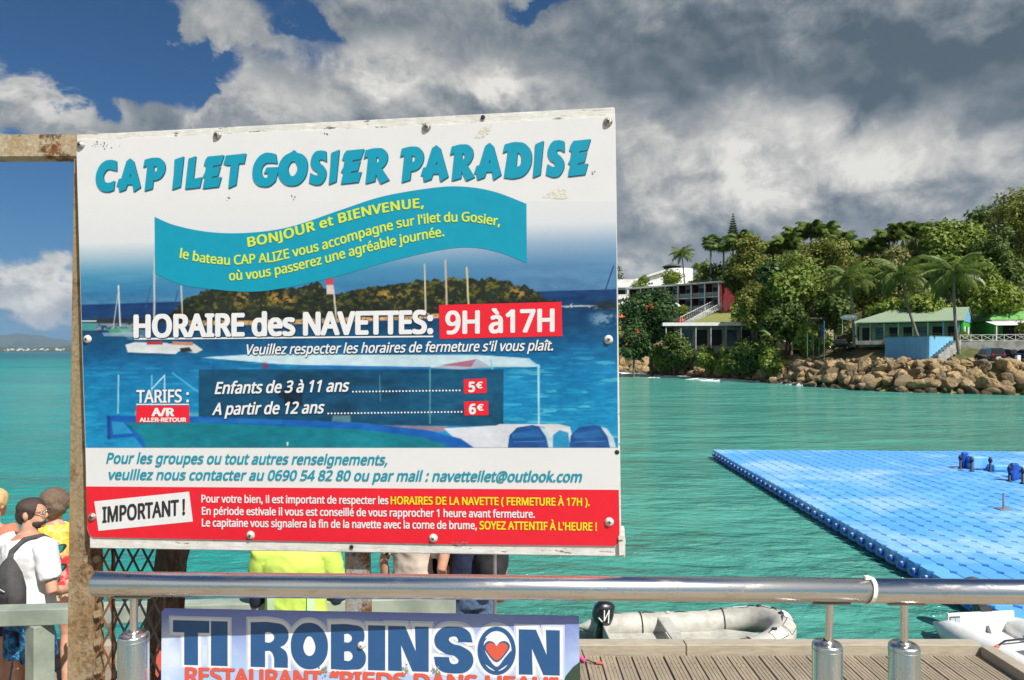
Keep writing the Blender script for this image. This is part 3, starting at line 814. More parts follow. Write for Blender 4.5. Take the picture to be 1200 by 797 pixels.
# -- two storey hotel
A = at(738, 400, 190); B = at(843, 400, 171.5); M = frame((A.x, A.y, 15.9), (B - A)); LW = (B - A).to_2d().length
root = empty('hotel', (A.x, A.y, 15.9), 'two storey hotel wing with balconies and a dark red end wall', 'building')
MB().box(0, LW, 3.0, 8.5, -2.5, 6.55, M).build('wall', MT['white_wall'], root)
MB().box(-1.0, LW + .5, -.6, 9, 6.6, 7.0, M).build('roof', MT['white_paint'], root)
MB().box(0, LW, -.2, 2.98, 3.0, 3.3, M).box(0, LW, -.2, 2.98, -.4, 0, M).build('floor_slab', MT['white_wall'], root)
MB().box(LW + .003, LW + .35, -.35, 8.6, -2.6, 6.58, M).build('end_wall', MT['hotel_red'], root, label='dark red end wall')
nb = 7; bw = LW / nb
for i in range(nb + 1):
    MB().box(i * bw - .14, i * bw + .14, -.42, -.205, -.4, 6.597, M).build('column', MT['white_paint'], root)
    if i < nb: MB().box(i * bw + .15, i * bw + .3, -.1, 2.9, .003, 2.997, M).box(i * bw + .15, i * bw + .3, -.1, 2.9, 3.303, 6.597, M).build('partition', MT['hotel_red'], root)
for fl in (0, 3.3):
    for i in range(nb):
        x0 = i * bw + .32; x1 = (i + 1) * bw - .16
        rl = MB()
        rl.box(x0, x1, -.19, -.13, fl + .95, fl + 1.03, M)
        for k in range(12): xx = x0 + (x1 - x0) * (k + .5) / 12; rl.box(xx - .09, xx + .09, -.17, -.15, fl + .12, fl + .95, M)
        rl.build('balcony_rail', MT['balcony_rail'], root)
        MB().box(x0 + .2, x0 + 1.75, 2.90, 2.96, fl + .05, fl + 2.5, M).build('window', MT['hotel_glass'], root)
        MB().box(x0 + 1.9, x1 - .2, 2.90, 2.96, fl + .05, fl + 2.4, M).build('door', MT['dark_void'], root)
# -- white villa with a round tower
O = at(723, 400, 214); M = frame((O.x, O.y, 22.0), (1, -.12))
root = empty('white_villa', (O.x, O.y, 22.0), 'white hilltop building with sloping roof and round tower', 'building')
MB().box(0, 17, 2, 10, -3, 6.0, M).build('wall', MT['white_wall'], root)
MB().box(-1, 18.5, -1.2, 2.0, 3.1, 3.5, M).box(-1, 18.5, -1.2, 2.0, -.5, 0, M).build('terrace_slab', MT['white_paint'], root)
for i in range(6): MB().box(i * 3.3 - .2, i * 3.3 + .2, -1.1, -.75, .003, 3.097, M).build('column', MT['white_paint'], root)
for i in range(5):
    MB().box(i * 3.3 + .35, i * 3.3 + 2.9, -1.05, -.95, .003, 1.0, M).build('parapet', MT['white_paint'], root)
    MB().box(i * 3.3 + .5, i * 3.3 + 2.7, 1.93, 1.985, .3, 2.6, M).build('window', MT['hotel_glass'] if i % 2 else MT['dark_void'], root)
P = [M @ Vector(p) for p in ((5.5, 1, 5.4), (15, 1, 8.2), (15, 11, 8.2), (5.5, 11, 5.4), (5.5, 1, 5.9), (15, 1, 8.9), (15, 11, 8.9), (5.5, 11, 5.9))]
MB().hexa(P).build('sloping_roof', MT['white_paint'], root)
MB().prism([M @ Vector(p) for p in ((5.7, 2.2, 3.52), (14.9, 2.2, 3.52), (14.9, 2.2, 8.1), (5.7, 2.2, 5.3))], M.to_3x3() @ Vector((0, -.21, 0))).build('wall', MT['white_wall'], root)
for i in range(6): MB().box(6.2 + i * .9, 6.7 + i * .9, 1.93, 1.985, 4.3, 4.9, M).build('window', MT['dark_void'], root)
T = M @ Matrix.Translation((19.2, 5, 0))
MB().lathe([(4.6, -2), (4.6, 9.2), (0.01, 9.2)], 28, T).build('tower', MT['white_wall'], root)
MB().lathe([(2.6, 9.21), (2.6, 9.9), (0, 9.9)], 14, T @ Matrix.Translation((-1.8, -1, 0))).build('tower_window_band', MT['dark_void'], root)
MB().lathe([(.01, 9.91), (3.1, 9.91), (3.0, 10.2), (.01, 11.2)], 14, T @ Matrix.Translation((-1.8, -1, 0))).build('tower_roof', MT['roof_grey'], root)
# -- low flat roofed pavilion above the rocks
O = at(776, 400, 137); M = frame((O.x, O.y, 6.2), (1, -.12))
root = empty('pavilion', (O.x, O.y, 6.2), 'long low pavilion with a flat white roof above the rocks', 'building')
MB().box(0, 24.5, -1.2, 7, 4.1, 4.75, M).build('roof', MT['white_paint'], root)
MB().box(.8, 24, 2.6, 6.5, -2, 4.09, M).build('wall', MT['concrete'], root)
for i in range(9):
    MB().box(.6 + i * 2.9, .78 + i * 2.9, -.9, -.72, -1.5, 4.097, M).build('post', MT['concrete'], root)
    if i < 8: MB().box(1.2 + i * 2.9, 3.4 + i * 2.9, 2.53, 2.595, .2, 3.4, M).build('window', MT['hotel_glass'] if i % 3 == 1 else MT['dark_void'], root)
MB().box(0, 24, -1.0, 2.5, -1.6, -.9, M).build('terrace_slab', MT['roof_grey'], root)
# -- lawn, stairs
P = [at(812, 379, 141), at(858, 379, 139), at(868, 365, 160), at(822, 364, 162)]
tag(MB().quad(*P).quad(*[p - Vector((0, 0, .8)) for p in P][::-1]).build('lawn', MT['grass']), kind='structure')
root = empty('white_stairs', at(815, 378, 143), 'white outdoor stairs with railings left of the lawn', 'stairs')
for i in range(16):
    t = i / 15; p = at(806 + 38 * t, 378 - 20 * t, 143 + 18 * t)
    MB().box(p.x - 1.4, p.x + 1.0, p.y, p.y + 1.3, p.z - .4, p.z).build('stair_step', MT['concrete'], root)
for (dx, dy) in ((-1.6, 0), (1.2, 0)):
    m = MB(); a = at(806, 378, 143) + Vector((dx, dy, 1.1)); b = at(844, 358, 161) + Vector((dx, dy, 1.1))
    m.tube([a, b], .05, 6)
    for i in range(17): q = a.lerp(b, i / 16); m.tube([q, q - Vector((0, 0, 1.1))], .03, 5)
    m.build('stair_railing', MT['white_paint'], root)
# -- parasols
def parasol(px, py, d, mat, label, w=2.0):
    p = at(px, py, d); root = empty('parasol', (p.x, p.y, p.z - 3), label, 'parasol', 'parasols on the hotel terrace')
    MB().lathe([(.02, .9), (w, 0), (w, -.15), (.02, -.1)], 8, Matrix.Translation(p)).build('canopy', MT[mat], root)
    MB().tube([p, p - Vector((0, 0, 3))], .05, 6).build('pole', MT['white_paint'], root)
parasol(731, 357, 172, 'white_paint', 'white parasol touching the right edge of the sign', 2.4)
parasol(792, 359, 168, 'white_paint', 'white parasol in front of the hotel balconies', 1.7)
parasol(799, 377, 150, 'red_cloth', 'red parasol between the round tree and the stairs', 1.3)
parasol(727, 372, 165, 'orange_cloth', 'orange parasol near the sign below the white one', 1.8)

# -- long green roofed house
B = at(1126, 400, 100); A = at(1003, 400, 109); M = frame((A.x, A.y, 6.9), (B - A)); L = (B - A).to_2d().length
root = empty('green_roof_house', (A.x, A.y, 6.9), 'long low house with pale green roof, verandah and blue gable', 'house')
ev = 2.75; dp = 10.4; rg = 4.95
e0 = -.9; P = [Vector(p) for p in ((-.6, e0, ev), (L + .5, e0, ev), (L + .5, dp / 2, rg), (4.2, dp / 2, rg), (L + .5, dp + .6, ev), (-.6, dp + .6, ev))]
P = [M @ p for p in P]; up = Vector((0, 0, .14))
m = MB()
for q in ((0, 1, 2, 3), (5, 3, 2, 4), (0, 3, 5)): m.prism([P[i] for i in q], up)
m.build('roof', MT['roof_green'], root)
MB().prism([M @ Vector(p) for p in ((L + .32, e0 + .5, ev - .02), (L + .32, dp, ev - .02), (L + .32, dp / 2, rg - .12))], M.to_3x3() @ Vector((.06, 0, 0))).build('gable', MT['gable_blue'], root, label='light blue gable')
MB().box(0, L, 2.2, dp - .4, -1, ev - .05, M).build('wall', MT['wall_lightgreen'], root)
MB().box(L + .003, L + .3, 0, dp - .4, -1, ev - .03, M).build('end_wall', MT['wall_lime'], root, label='lime green end wall')
MB().box(0, L, -.5, 2.19, -.6, 0, M).build('floor_slab', MT['concrete'], root)
for i in range(8):
    xx = .2 + i * (L - .4) / 7; MB().box(xx - .08, xx + .08, -.45, -.29, .003, ev - .05, M).build('verandah_post', MT['gable_blue'] if i > 5 else MT['wall_lightgreen'], root)
for i in range(7):
    xx = .45 + i * (L - .4) / 7; MB().box(xx, xx + 1.3, 2.12, 2.195, .3 if i % 2 else .02, 2.1, M).build('window', MT['hotel_glass'] if i % 3 == 1 else MT['dark_void'], root)
m = MB()
for z in (.35, .65, .95): m.box(2.5, L, -.46, -.42, z, z + .05, M)
for i in range(22): m.box(2.5 + i * .5, 2.54 + i * .5, -.44, -.40, 0, 1.0, M)
m.build('railing', MT['post_green'], root)
for i, (y0, y1, mt) in enumerate(((1.0, 2.2, 'white_paint'), (3.2, 4.0, 'dark_void'), (5.2, 6.6, 'white_paint'), (7.4, 8.6, 'dark_void'))):
    MB().box(L + .303, L + .36, y0, y1, .4, 2.0, M).build('shutter', MT[mt], root)

# -- blue retaining wall with a flight of steps
root = empty('blue_retaining_wall', at(1089, 419, 86), 'light blue painted retaining wall with palm shadows', 'wall')
a, b, c = at(1037, 395, 102), at(1089, 394.5, 94), at(1117, 394, 98)
for (p, q, mt) in ((a, b, 'wall_blue'), (b, c, 'wall_blue')):
    d_ = (q - p); d_.z = 0; nn = Vector((-d_.y, d_.x, 0)).normalized() * .35
    if p is b: p = b + d_.normalized() * .003
    MB().prism([Vector((p.x, p.y, 3)), Vector((q.x, q.y, 3)), Vector((q.x, q.y, 7.25)), Vector((p.x, p.y, 7.25))], nn).build('wall_face', MT[mt], root)
P = [Vector((p.x, p.y, 7.26)) for p in (a, b, c)] + [Vector((at(1105, 0, 104).x, 104, 7.26)), Vector((at(1040, 0, 108).x, 108, 7.26))]
MB().prism(P, (0, 0, .12)).build('coping', MT['post_green'], root)
for i in range(9):
    t = i / 8; p = at(1096, 421, 92.5).lerp(at(1122, 400, 96), t)
    MB().box(p.x - .3, p.x + .5, p.y, p.y + 1.6, p.z - 1.2, p.z + .1).build('stair_step', MT['concrete'], root)
# -- second green house
A = at(1150, 400, 105); M = frame((A.x, A.y, 6.9), (1, -.28)) @ Matrix.Diagonal((1.1, 1.1, 1.22, 1))
root = empty('awning_house', (A.x, A.y, 6.75), 'lime green house with a bright green roof and white awning at the right edge', 'house')
P = [M @ Vector(p) for p in ((.8, -.8, 2.5), (16, -.8, 2.5), (16, 4, 4.9), (3.2, 4, 4.9), (16, 9, 2.5), (.8, 9, 2.5))]
m = MB()
for q in ((0, 1, 2, 3), (5, 3, 2, 4), (0, 3, 5)): m.prism([P[i] for i in q], (0, 0, .15))
m.build('roof', MT['roof_bright'], root)
MB().box(1.2, 16, 0, 8, -2, 2.47, M).build('wall', MT['wall_lime'], root)
MB().box(1.0, 16, -.83, -.7, 2.1, 2.49, M).build('fascia', MT['concrete'], root)
for i, (x0, x1, mt) in enumerate(((1.5, 2.1, 'wall_lightgreen'), (2.6, 4.8, 'dark_void'), (5.2, 8.2, 'dark_void'), (8.6, 9.6, 'wall_lightgreen'), (10, 13, 'dark_void'))):
    MB().box(x0, x1, -.06, -.005, .1, 2.0, M).build('window' if mt == 'dark_void' else 'shutter', MT[mt], root)
MB().prism([M @ Vector(p) for p in ((.2, -4.4, 1.75), (12, -4.4, 1.75), (12, -.9, 2.3), (.2, -.9, 2.3))], (0, 0, .06)).build('awning', MT['white_paint'], root)
for xx in (.3, 4.2, 8.1, 12): MB().box(xx - .06, xx + .06, -4.35, -4.23, -.3, 1.8, M).build('awning_post', MT['white_paint'], root)
# terrace wall and X railing
root = empty('terrace_wall', at(1125, 422, 97), 'grey stained terrace wall behind the parked cars', 'wall')
a, b = at(1125, 400, 97.5), at(1260, 400, 91)
d_ = (b - a); d_.z = 0; M2 = frame((a.x, a.y, 3.4), d_); LL = d_.length
MB().box(0, LL, 0, 5, 0, 3.2, M2).build('wall_face', MT['concrete'], root)
rt = empty('terrace_railing', (a.x, a.y, 6.4), 'white crossed railing on the grey terrace wall', 'railing')
for i in range(10):
    x0 = i * LL / 10; x1 = (i + 1) * LL / 10; m = MB()
    m.tube([M2 @ Vector((x0, .1, 4.15)), M2 @ Vector((x1, .1, 4.15))], .045, 6); m.tube([M2 @ Vector((x0, .1, 3.35)), M2 @ Vector((x1, .1, 3.35))], .035, 6)
    m.tube([M2 @ Vector((x0, .1, 3.35)), M2 @ Vector((x1, .1, 4.15))], .03, 5); m.tube([M2 @ Vector((x0, .1, 4.15)), M2 @ Vector((x1, .1, 3.35))], .03, 5)
    m.tube([M2 @ Vector((x0, .1, 3.2)), M2 @ Vector((x0, .1, 4.2))], .05, 6)
    m.build('rail_panel', MT['white_paint'], rt)
# cream shed among the trees, white awning
O = at(938, 400, 124); M = frame((O.x, O.y, 6.5), (1, 0)); root = empty('garden_house', (O.x, O.y, 6.5), 'small cream and dark red house glimpsed between the trees', 'house')
MB().box(-3, 6, 0, 4, -1, 4.6, M).build('wall', MT['cream_wall'], root); MB().box(-3.3, 6.3, -.5, 4.4, 4.6, 4.85, M).build('roof', MT['roof_grey'], root)
MB().box(.5, 2.0, -.06, -.004, 1.2, 3.4, M).build('window', MT['hotel_red'], root); MB().box(-2.2, -.6, -.06, -.004, 1.2, 3.4, M).build('window', MT['gable_blue'], root)
O = at(995, 372, 104); root = empty('white_awning', O - Vector((0, 0, 3)), 'rounded white awning behind the straight palm', 'awning')
MB().ball(O, (1.3, .9, .45), 16, 8).build('canopy', MT['white_paint'], root)
for dx in (-1, 1): MB().tube([O + Vector((dx, 0, 0)), O + Vector((dx, 0, -2.7))], .05, 6).build('awning_post', MT['white_paint'], root)

# road sheet up to the houses and grass strip, draped on the ground
def drape(name, poly_px, mat, lift):
    pts = [at(px, 0, d) for (px, d) in poly_px]; xs_ = [p.x for p in pts]; ys_ = [p.y for p in pts]
    X = np.linspace(min(xs_), max(xs_), 50); Y = np.linspace(min(ys_), max(ys_), 50)
    V, Q = grid_sheet(X, Y, ground); V[:, 2] += lift
    C = V[Q].mean(1); ins = np.zeros(len(C), bool); n = len(pts)
    for i in range(n):
        x1, y1 = xs_[i], ys_[i]; x2, y2 = xs_[(i + 1) % n], ys_[(i + 1) % n]
        c = ((y1 > C[:, 1]) != (y2 > C[:, 1])) & (C[:, 0] < (x2 - x1) * (C[:, 1] - y1) / ((y2 - y1) if y2 != y1 else 1e-9) + x1); ins ^= c
    return tag(link(name, mesh_np(name, V, Q[ins], True), mat), kind='structure')
drape('grass_verge', [(925, 112), (985, 93), (1040, 89), (1130, 82), (1290, 74), (1290, 84), (1100, 87), (1000, 104)], MT['grass'], .05)
drape('dirt_road', [(1003, 96.5), (1035, 90.5), (1078, 89), (1100, 89), (1086, 94.5), (1036, 101), (1024, 106), (1000, 108)], MT['dirt'], .10)

# fence posts and flag
GF = 'green fence posts on the rocky point'
for i, (px, top) in enumerate(((946, 391), (953, 393), (960, 397))):
    p = at(px, 412, 108); z0 = gz(p.x, 108)
    tag(MB().tube([(p.x, 108, z0 - .2), (p.x, 108, at(px, top, 108).z)], .06, 6).build('fence_post', MT['post_green']), ['leftmost slender green fence post by the flag', 'middle slender green fence post by the flag', 'rightmost slender green fence post, next to the flag pole'][i], 'post', GF)
p = at(966, 412, 107); z1 = at(966, 376, 107).z
root = empty('flag_pole', (p.x, 107, gz(p.x, 107)), 'white pole with a hanging blue flag beside the dark car', 'flag')
MB().tube([(p.x, 107, gz(p.x, 107) - .2), (p.x, 107, z1)], .05, 6).build('pole', MT['white_paint'], root)
V = []; Fc = []
for i in range(7):
    for j in range(7):
        V.append((p.x - .05 - .085 * i * (1 - .06 * j), 107 + .12 * math.sin(i * 1.6 + j * .4), z1 - .1 - j * .40 - i * .10))
for i in range(6):
    for j in range(6): a = i * 7 + j; Fc.append((a, a + 1, a + 8, a + 7))
link('flag', mesh_np('flag', V, Fc, True), MT['flag_blue'], root)

# ---- cars
def car(px, d, yaw, mat, label, L=4.3, Wd=1.8, H=1.65, kind='van', group='cars parked on the headland'):
    x = d * (px - 600) / F; z = max(gz(x + ax, d + ay) for ax in (-1, 0, 1) for ay in (-1, 0, 1)) - .05
    root = empty('parked_car', (x, d, z), label, 'car', group)
    M = Matrix.Translation((x, d, z)) @ Matrix.Rotation(yaw, 4, 'Z')
    if kind == 'van': prof = [(-L / 2, .35), (-L / 2 - .02, .85), (-L / 2 + .05, 1.1), (-L / 2 + .22, H - .08), (-L / 2 + .4, H), (L * .12, H), (L * .24, H - .12), (L * .36, 1.05), (L / 2 - .1, .85), (L / 2, .6), (L / 2, .35)]
    else: prof = [(-L / 2, .35), (-L / 2 - .02, .8), (-L / 2 + .08, 1.0), (-L / 2 + .45, H - .1), (-L / 2 + .8, H), (L * .08, H), (L * .16, H - .08), (L * .28, 1.0), (L / 2 - .15, .82), (L / 2, .6), (L / 2, .35)]
    hw = Wd / 2; n = len(prof)
    def ww(z_): return hw if z_ < .95 else hw - (z_ - .95) * .28
    bm = bmesh.new(); A_ = [bm.verts.new((px_, -ww(pz), pz)) for px_, pz in prof]; B_ = [bm.verts.new((px_, ww(pz), pz)) for px_, pz in prof]
    bm.faces.new(A_[::-1]); bm.faces.new(B_)
    for i in range(n): bm.faces.new((A_[i], A_[(i + 1) % n], B_[(i + 1) % n], B_[i]))
    bmesh.ops.recalc_face_normals(bm, faces=bm.faces); bmesh.ops.bevel(bm, geom=bm.edges[:], offset=.05, segments=2, affect='EDGES')
    bmesh.ops.triangulate(bm, faces=[f for f in bm.faces if len(f.verts) > 4])
    bmesh.ops.transform(bm, matrix=M, verts=bm.verts); me = bpy.data.meshes.new('body'); bm.to_mesh(me); bm.free()
    link('body', me, MT[mat], root)
    def pane(pts):
        P_ = [M @ Vector(p) for p in pts]; c_ = (P_[1] - P_[0]).cross(P_[2] - P_[0]).normalized() * .012
        MB().prism(P_, c_).build('window', MT['car_glass'], root)
    zz0, zz1 = 1.02, H - .16
    for s in (-1, 1):
        y0 = s * (ww(zz0) + .004); y1 = s * (ww(zz1) + .004)
        xs_ = [(-L / 2 + .30, -L * .17), (-L * .15, L * .05), (L * .07, L * .22)]
        for k, (xa, xb) in enumerate(xs_):
            xt = xb if k < 2 else xb - .18; xta = xa + (.15 if k == 0 else 0)
            q = [(xa, y0, zz0), (xb + (.12 if k == 2 else 0), y0, zz0), (xt, y1, zz1), (xta, y1, zz1)]
            if s > 0: q = q[::-1]
            pane(q)
    i0, i1 = 2, 3; (xa, za), (xb, zb) = prof[i0], prof[i1]; za += .05; zb -= .06
    pane([(xa - .03, hw - .25, za), (xa - .03, -hw + .25, za), (xb - .06, -hw + .35, zb), (xb - .06, hw - .35, zb)])
    (xa, za), (xb, zb) = prof[7], prof[6]; za += .04; zb -= .04
    pane([(xa + .05, -hw + .22, za), (xa + .05, hw - .22, za), (xb + .05, hw - .34, zb), (xb + .05, -hw + .34, zb)])
    for xx in (-L * .31, L * .31):
        for s in (-1, 1):
            T_ = M @ Matrix.Translation((xx, s * (hw - .09), .32)) @ Matrix.Rotation(PI / 2, 4, 'X')
            w = MB().lathe([(.01, -.12), (.30, -.12), (.33, -.08), (.33, .08), (.30, .12), (.01, .12)], 16, T_).build('wheel', MT['tyre'], root)
            MB().lathe([(.01, -.135), (.19, -.135), (.19, .135), (.01, .135)], 12, T_).build('rim', MT['chrome'], w)
    for s in (-1, 1):
        MB().box(-L / 2 - .05, -L / 2 + .06, s * (hw - .30) - .12, s * (hw - .30) + .12, .85, 1.12, M).build('tail_light', MT['lamp_red'], root)
        MB().box(L / 2 - .14, L / 2 + .02, s * (hw - .35) - .2, s * (hw - .35) + .2, .62, .76, M).build('headlight', MT['lamp_clear'], root)
    MB().box(-L / 2 - .045, -L / 2 + .02, -.26, .26, .58, .70, M).build('number_plate', MT['white_paint'], root)
    MB().box(L / 2 - .02, L / 2 + .035, -.26, .26, .42, .53, M).build('number_plate', MT['white_paint'], root)
    MB().box(-L / 2 - .06, -L / 2 + .1, -hw + .1, hw - .1, .32, .5, M).box(L / 2 - .1, L / 2 + .04, -hw + .1, hw - .1, .3, .42, M).build('bumper', MT['tyre'], root)
    return root
car(984, 116, R(-38), 'car_dark', 'dark blue car parked beside the straight palm', 4.4, 1.85, 1.75)
car(1160, 91, R(80), 'car_dark', 'dark minivan seen from behind, below the terrace wall', 4.4, 1.9, 1.85)
car(1182, 92.5, R(-70), 'car_plum', 'dark plum hatchback facing the water beside the minivan', 3.9, 1.75, 1.62, 'hatch')
car(1205, 88, R(82), 'car_blue', 'blue car cut by the right edge of the view', 4.0, 1.75, 1.55, 'hatch')
p = at(1193, 420, 86); tag(MB().box(p.x - .22, p.x + .22, 85.8, 86.2, gz(p.x, 86) - .2, gz(p.x, 86) + 1.25, bev=.03).build('bollard', MT['white_paint']), 'short white concrete block beside the blue car', 'bollard')
# ================================================================ floating pontoon
PT = .40
def pont_fn(nt, P, rnd):
    n = noise(nt, P, .28, 5, .6, .5); m = noise(nt, P, 6, 5, .7); k = noise(nt, mapping(nt, P, (.5, 1.3, 1)), .9, 4, .6)
    _, _, z = sepxyz(nt, P)
    col = mixc(nt, rnd, (.085, .34, .80), (.13, .43, .86))
    col = mixc(nt, n.ss(.46, .68) * .65, col, (.42, .64, .88))
    col = mixc(nt, k.ss(.62, .74) * .6, col, (.55, .66, .80))
    col = mixc(nt, m.ss(.60, .78) * .35, col, (.10, .22, .40))
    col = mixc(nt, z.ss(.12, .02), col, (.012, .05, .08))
    return {'color': col, 'h': m}
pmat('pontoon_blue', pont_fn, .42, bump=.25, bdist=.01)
pmat('deep_blue', worn((.012, .085, .46), .3, 3), .4)
pmat('dark_plastic', worn((.012, .016, .035), .3, 8), .5)
pmat('pin_pale', worn((.55, .60, .66), .3, 8), .5)
def float_mesh(s=.5, h=.40):
    a = s / 2 - .003; c = .10
    pr = [(-a + c, -a), (a - c, -a), (a, -a + c), (a, a - c), (a - c, a), (-a + c, a), (-a, a - c), (-a, -a + c)]
    m = MB(); rings = []
    for (k, z) in ((.97, 0), (1.0, .04), (1.0, h - .03), (.975, h - .003), (.93, h)): rings.append([(x * k, y * k, z) for x, y in pr])
    V = [p for r_ in rings for p in r_]; Fc = [(i * 8 + k, i * 8 + (k + 1) % 8, (i + 1) * 8 + (k + 1) % 8, (i + 1) * 8 + k) for i in range(4) for k in range(8)]
    m.add(V, Fc, False); m.add(rings[-1], [tuple(range(8))]); m.add(rings[0], [tuple(range(8))[::-1]])
    me = m.mesh('float_cube'); me.materials.append(MT['pontoon_blue']); return me
FM = float_mesh()
ux, uy = .9993, -.0368
P0 = Vector((9.8, 33.4, 0))
root = empty('floating_pontoon', (P0.x, P0.y, 0), 'wide pontoon of bright blue floating cubes moored on the water', 'pontoon')
cells = []
for j in range(45):
    for i in range(46):
        x = P0.x + ux * .5 * (i + .5) - .0368 * .5 * (j + .5); y = P0.y + uy * .5 * (i + .5) - .9993 * .5 * (j + .5)
        if y < 11.6 or x > .78 * y + 2.2: continue
        vis = x < .752 * y + .3
        cells.append((y, i, j, x, vis))
near = sorted([c for c in cells if c[4]], key=lambda c: c[0])[:292]
nset = {(c[1], c[2]) for c in near}
ang = math.atan2(uy, ux); rng = random.Random(4)
VS, QS = [], []; fv = np.array([v.co[:] for v in FM.vertices]); ff = [tuple(p.vertices) for p in FM.polygons]
for (y, i, j, x, vis) in cells:
    z = PT - .40 + .012 * math.sin(i * .55 + 1) * math.cos(j * .4) + rng.uniform(-.004, .004); tl = rng.uniform(-.008, .008)
    if (i, j) in nset:
        link('float_cube', FM, None, root, loc=(x, y, z), rot=(tl, rng.uniform(-.008, .008), ang))
    else:
        b = len(VS); c_, s_ = math.cos(ang), math.sin(ang)
        VS += [(x + p[0] * c_ - p[1] * s_, y + p[0] * s_ + p[1] * c_, z + p[2]) for p in fv]
        QS += [tuple(b + k for k in f) for f in ff]
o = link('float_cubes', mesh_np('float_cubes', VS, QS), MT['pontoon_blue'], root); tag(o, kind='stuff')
pin = MB().lathe([(.001, -.06), (.028, -.06), (.028, -.02), (.015, -.015), (.015, .015), (.028, .02), (.028, .06), (.001, .06)], 10).mesh('connector_pin'); pin.materials.append(MT['pin_pale'])
lug = MB().box(-.03, .07, -.09, .09, -.05, .05, bev=.015).mesh('connector_lug'); lug.materials.append(MT['deep_blue'])
for j in range(44):
    x = P0.x - .0368 * .5 * (j + 1); y = P0.y - .9993 * .5 * (j + 1)
    if y < 11.7: break
    link('connector_lug', lug, None, root, loc=(x - .05, y, .22), rot=(0, 0, ang + PI))
    link('connector_pin', pin, None, root, loc=(x - .075, y, .25))

def bollard_dark(px, py, label):
    d = (EYE - PT) * F / (py - HY); p = at(px, py, d)
    r = empty('pontoon_bollard', (p.x, d, PT), label, 'bollard', 'dark bollards on the pontoon')
    MB().lathe([(.001, .003), (.10, .003), (.10, .03), (.045, .04), (.04, .40), (.001, .40)], 12, Matrix.Translation((p.x, d, PT))).build('stem', MT['dark_plastic'], r)
    MB().lathe([(.001, .40), (.075, .401), (.08, .46), (.025, .58), (.001, .60)], 12, Matrix.Translation((p.x, d, PT))).build('cap', MT['dark_plastic'], r)
for (px, py, l) in ((1125.5, 549.5, 'leftmost dark bollard beside the upright blue block'), (1138.5, 552.5, 'dark bollard in front of the upright blue block'), (1160.5, 552.8, 'dark bollard at the right end of the far blue block'), (1183, 563.5, 'dark bollard left of the nearer blue block'), (1198.5, 566.5, 'dark bollard at the right edge before the nearer blue block')):
    bollard_dark(px, py, l)
def block(px, py, w, h, label, face='pontoon_blue', yaw=0, dep=.5):
    d = (EYE - PT) * F / (py - HY); p = at(px, py, d); M = Matrix.Translation((p.x, d + dep / 2, PT + .004)) @ Matrix.Rotation(yaw, 4, 'Z')
    r = empty('blue_float_block', (p.x, d, PT), label, 'float block', 'blue blocks standing on the pontoon')
    MB().box(-w / 2, w / 2, -dep / 2, dep / 2, .02, h, M, bev=.06).build('block', MT[face], r)
    MB().box(-w / 2 - .06, -w / 2 + .01, -.08, .08, h * .45, h * .6, M).box(w / 2 - .01, w / 2 + .06, -.08, .08, h * .45, h * .6, M).build('lug', MT['deep_blue'], r)
block(1149.5, 551, .62, .54, 'far upright blue block between two dark bollards', dep=.5)
block(1132, 549.0, .28, .66, 'tall thin dark blue panel at the left of the far block', 'deep_blue', R(6), .14)
block(1174, 553, .62, .27, 'low blue block between the far and the near upright ones')
block(1190.5, 564, .30, .66, 'nearer dark blue upright block at the right edge', 'deep_blue', R(6), .16)
block(1207, 562, .6, .5, 'blue block just past the right edge')
d = (EYE - PT) * F / (597 - HY); p = at(1176, 597, d)
r = empty('metal_post', (p.x, d, PT), 'short bare metal post on a square base plate on the pontoon', 'post')
MB().box(p.x - .18, p.x + .18, d - .16, d + .16, PT + .004, PT + .03).build('base_plate', pmat('galv', worn((.42, .40, .38), .3, 6), .45, metal=.6), r)
MB().tube([(p.x, d, PT + .03), (p.x, d, PT + .50)], .03, 10).build('stem', MT['galv'], r)

# ================================================================ jetty deck
DK = EYE - 2.85
pmat('plank_wood', wood_fn((.37, .305, .225), (.22, .175, .125), (16, 1.0, 16)), .8, bump=.5, bdist=.004)
pmat('curb_wood', wood_fn((.44, .39, .31), (.31, .265, .20), (1.2, 14, 14), .2), .8, bump=.5, bdist=.004)
pmat('screw_dark', (.06, .05, .045), .5, metal=.5)
jet = empty('jetty', (0, 4.4, DK), 'grey brown plank jetty with a pale raised kerb over the water', 'jetty')
pm = []
for i in range(3):
    m = MB(); pr = [(-.067, -.028), (-.067, -.003), (-.064, 0)]
    for gx_ in (-.034, 0, .034): pr += [(gx_ - .004, 0), (gx_ - .0025, -.0045), (gx_ + .0025, -.0045), (gx_ + .004, 0)]
    pr += [(.064, 0), (.067, -.003), (.067, -.028)]; m.prism([(a_, -2.14, b_) for a_, b_ in pr], (0, 4.28, 0)); fl = m.mesh('plank'); fix_normals(fl)
    bm_ = bmesh.new(); bm_.from_mesh(fl); bmesh.ops.triangulate(bm_, faces=[f for f in bm_.faces if len(f.verts) > 4]); bm_.to_mesh(fl); bm_.free()
    me = fl; me.materials.append(MT['plank_wood']); pm.append(me)
rng = random.Random(6); x = -6.6
while x < 4.28:
    link('plank', pm[rng.randrange(3)], None, jet, loc=(x + .0705, 4.26 , DK + rng.uniform(-.003, .003)), rot=(0, rng.uniform(-.006, .006), rng.uniform(-.0012, .0012)))
    x += .1485
XR = x
for gy_ in (2.6, 3.8, 5.0, 6.2): MB().box(-6.7, XR, gy_ - .04, gy_ + .04, DK - .19, DK - .034).build('joist', MT['curb_wood'], jet)
for k in range(4):
    MB().box(-6.7 + k * 2.78, -6.7 + (k + 1) * 2.78 - .008, 6.41, 6.55, DK - .06, DK + .095, bev=.008).build('kerb', MT['curb_wood'], jet)
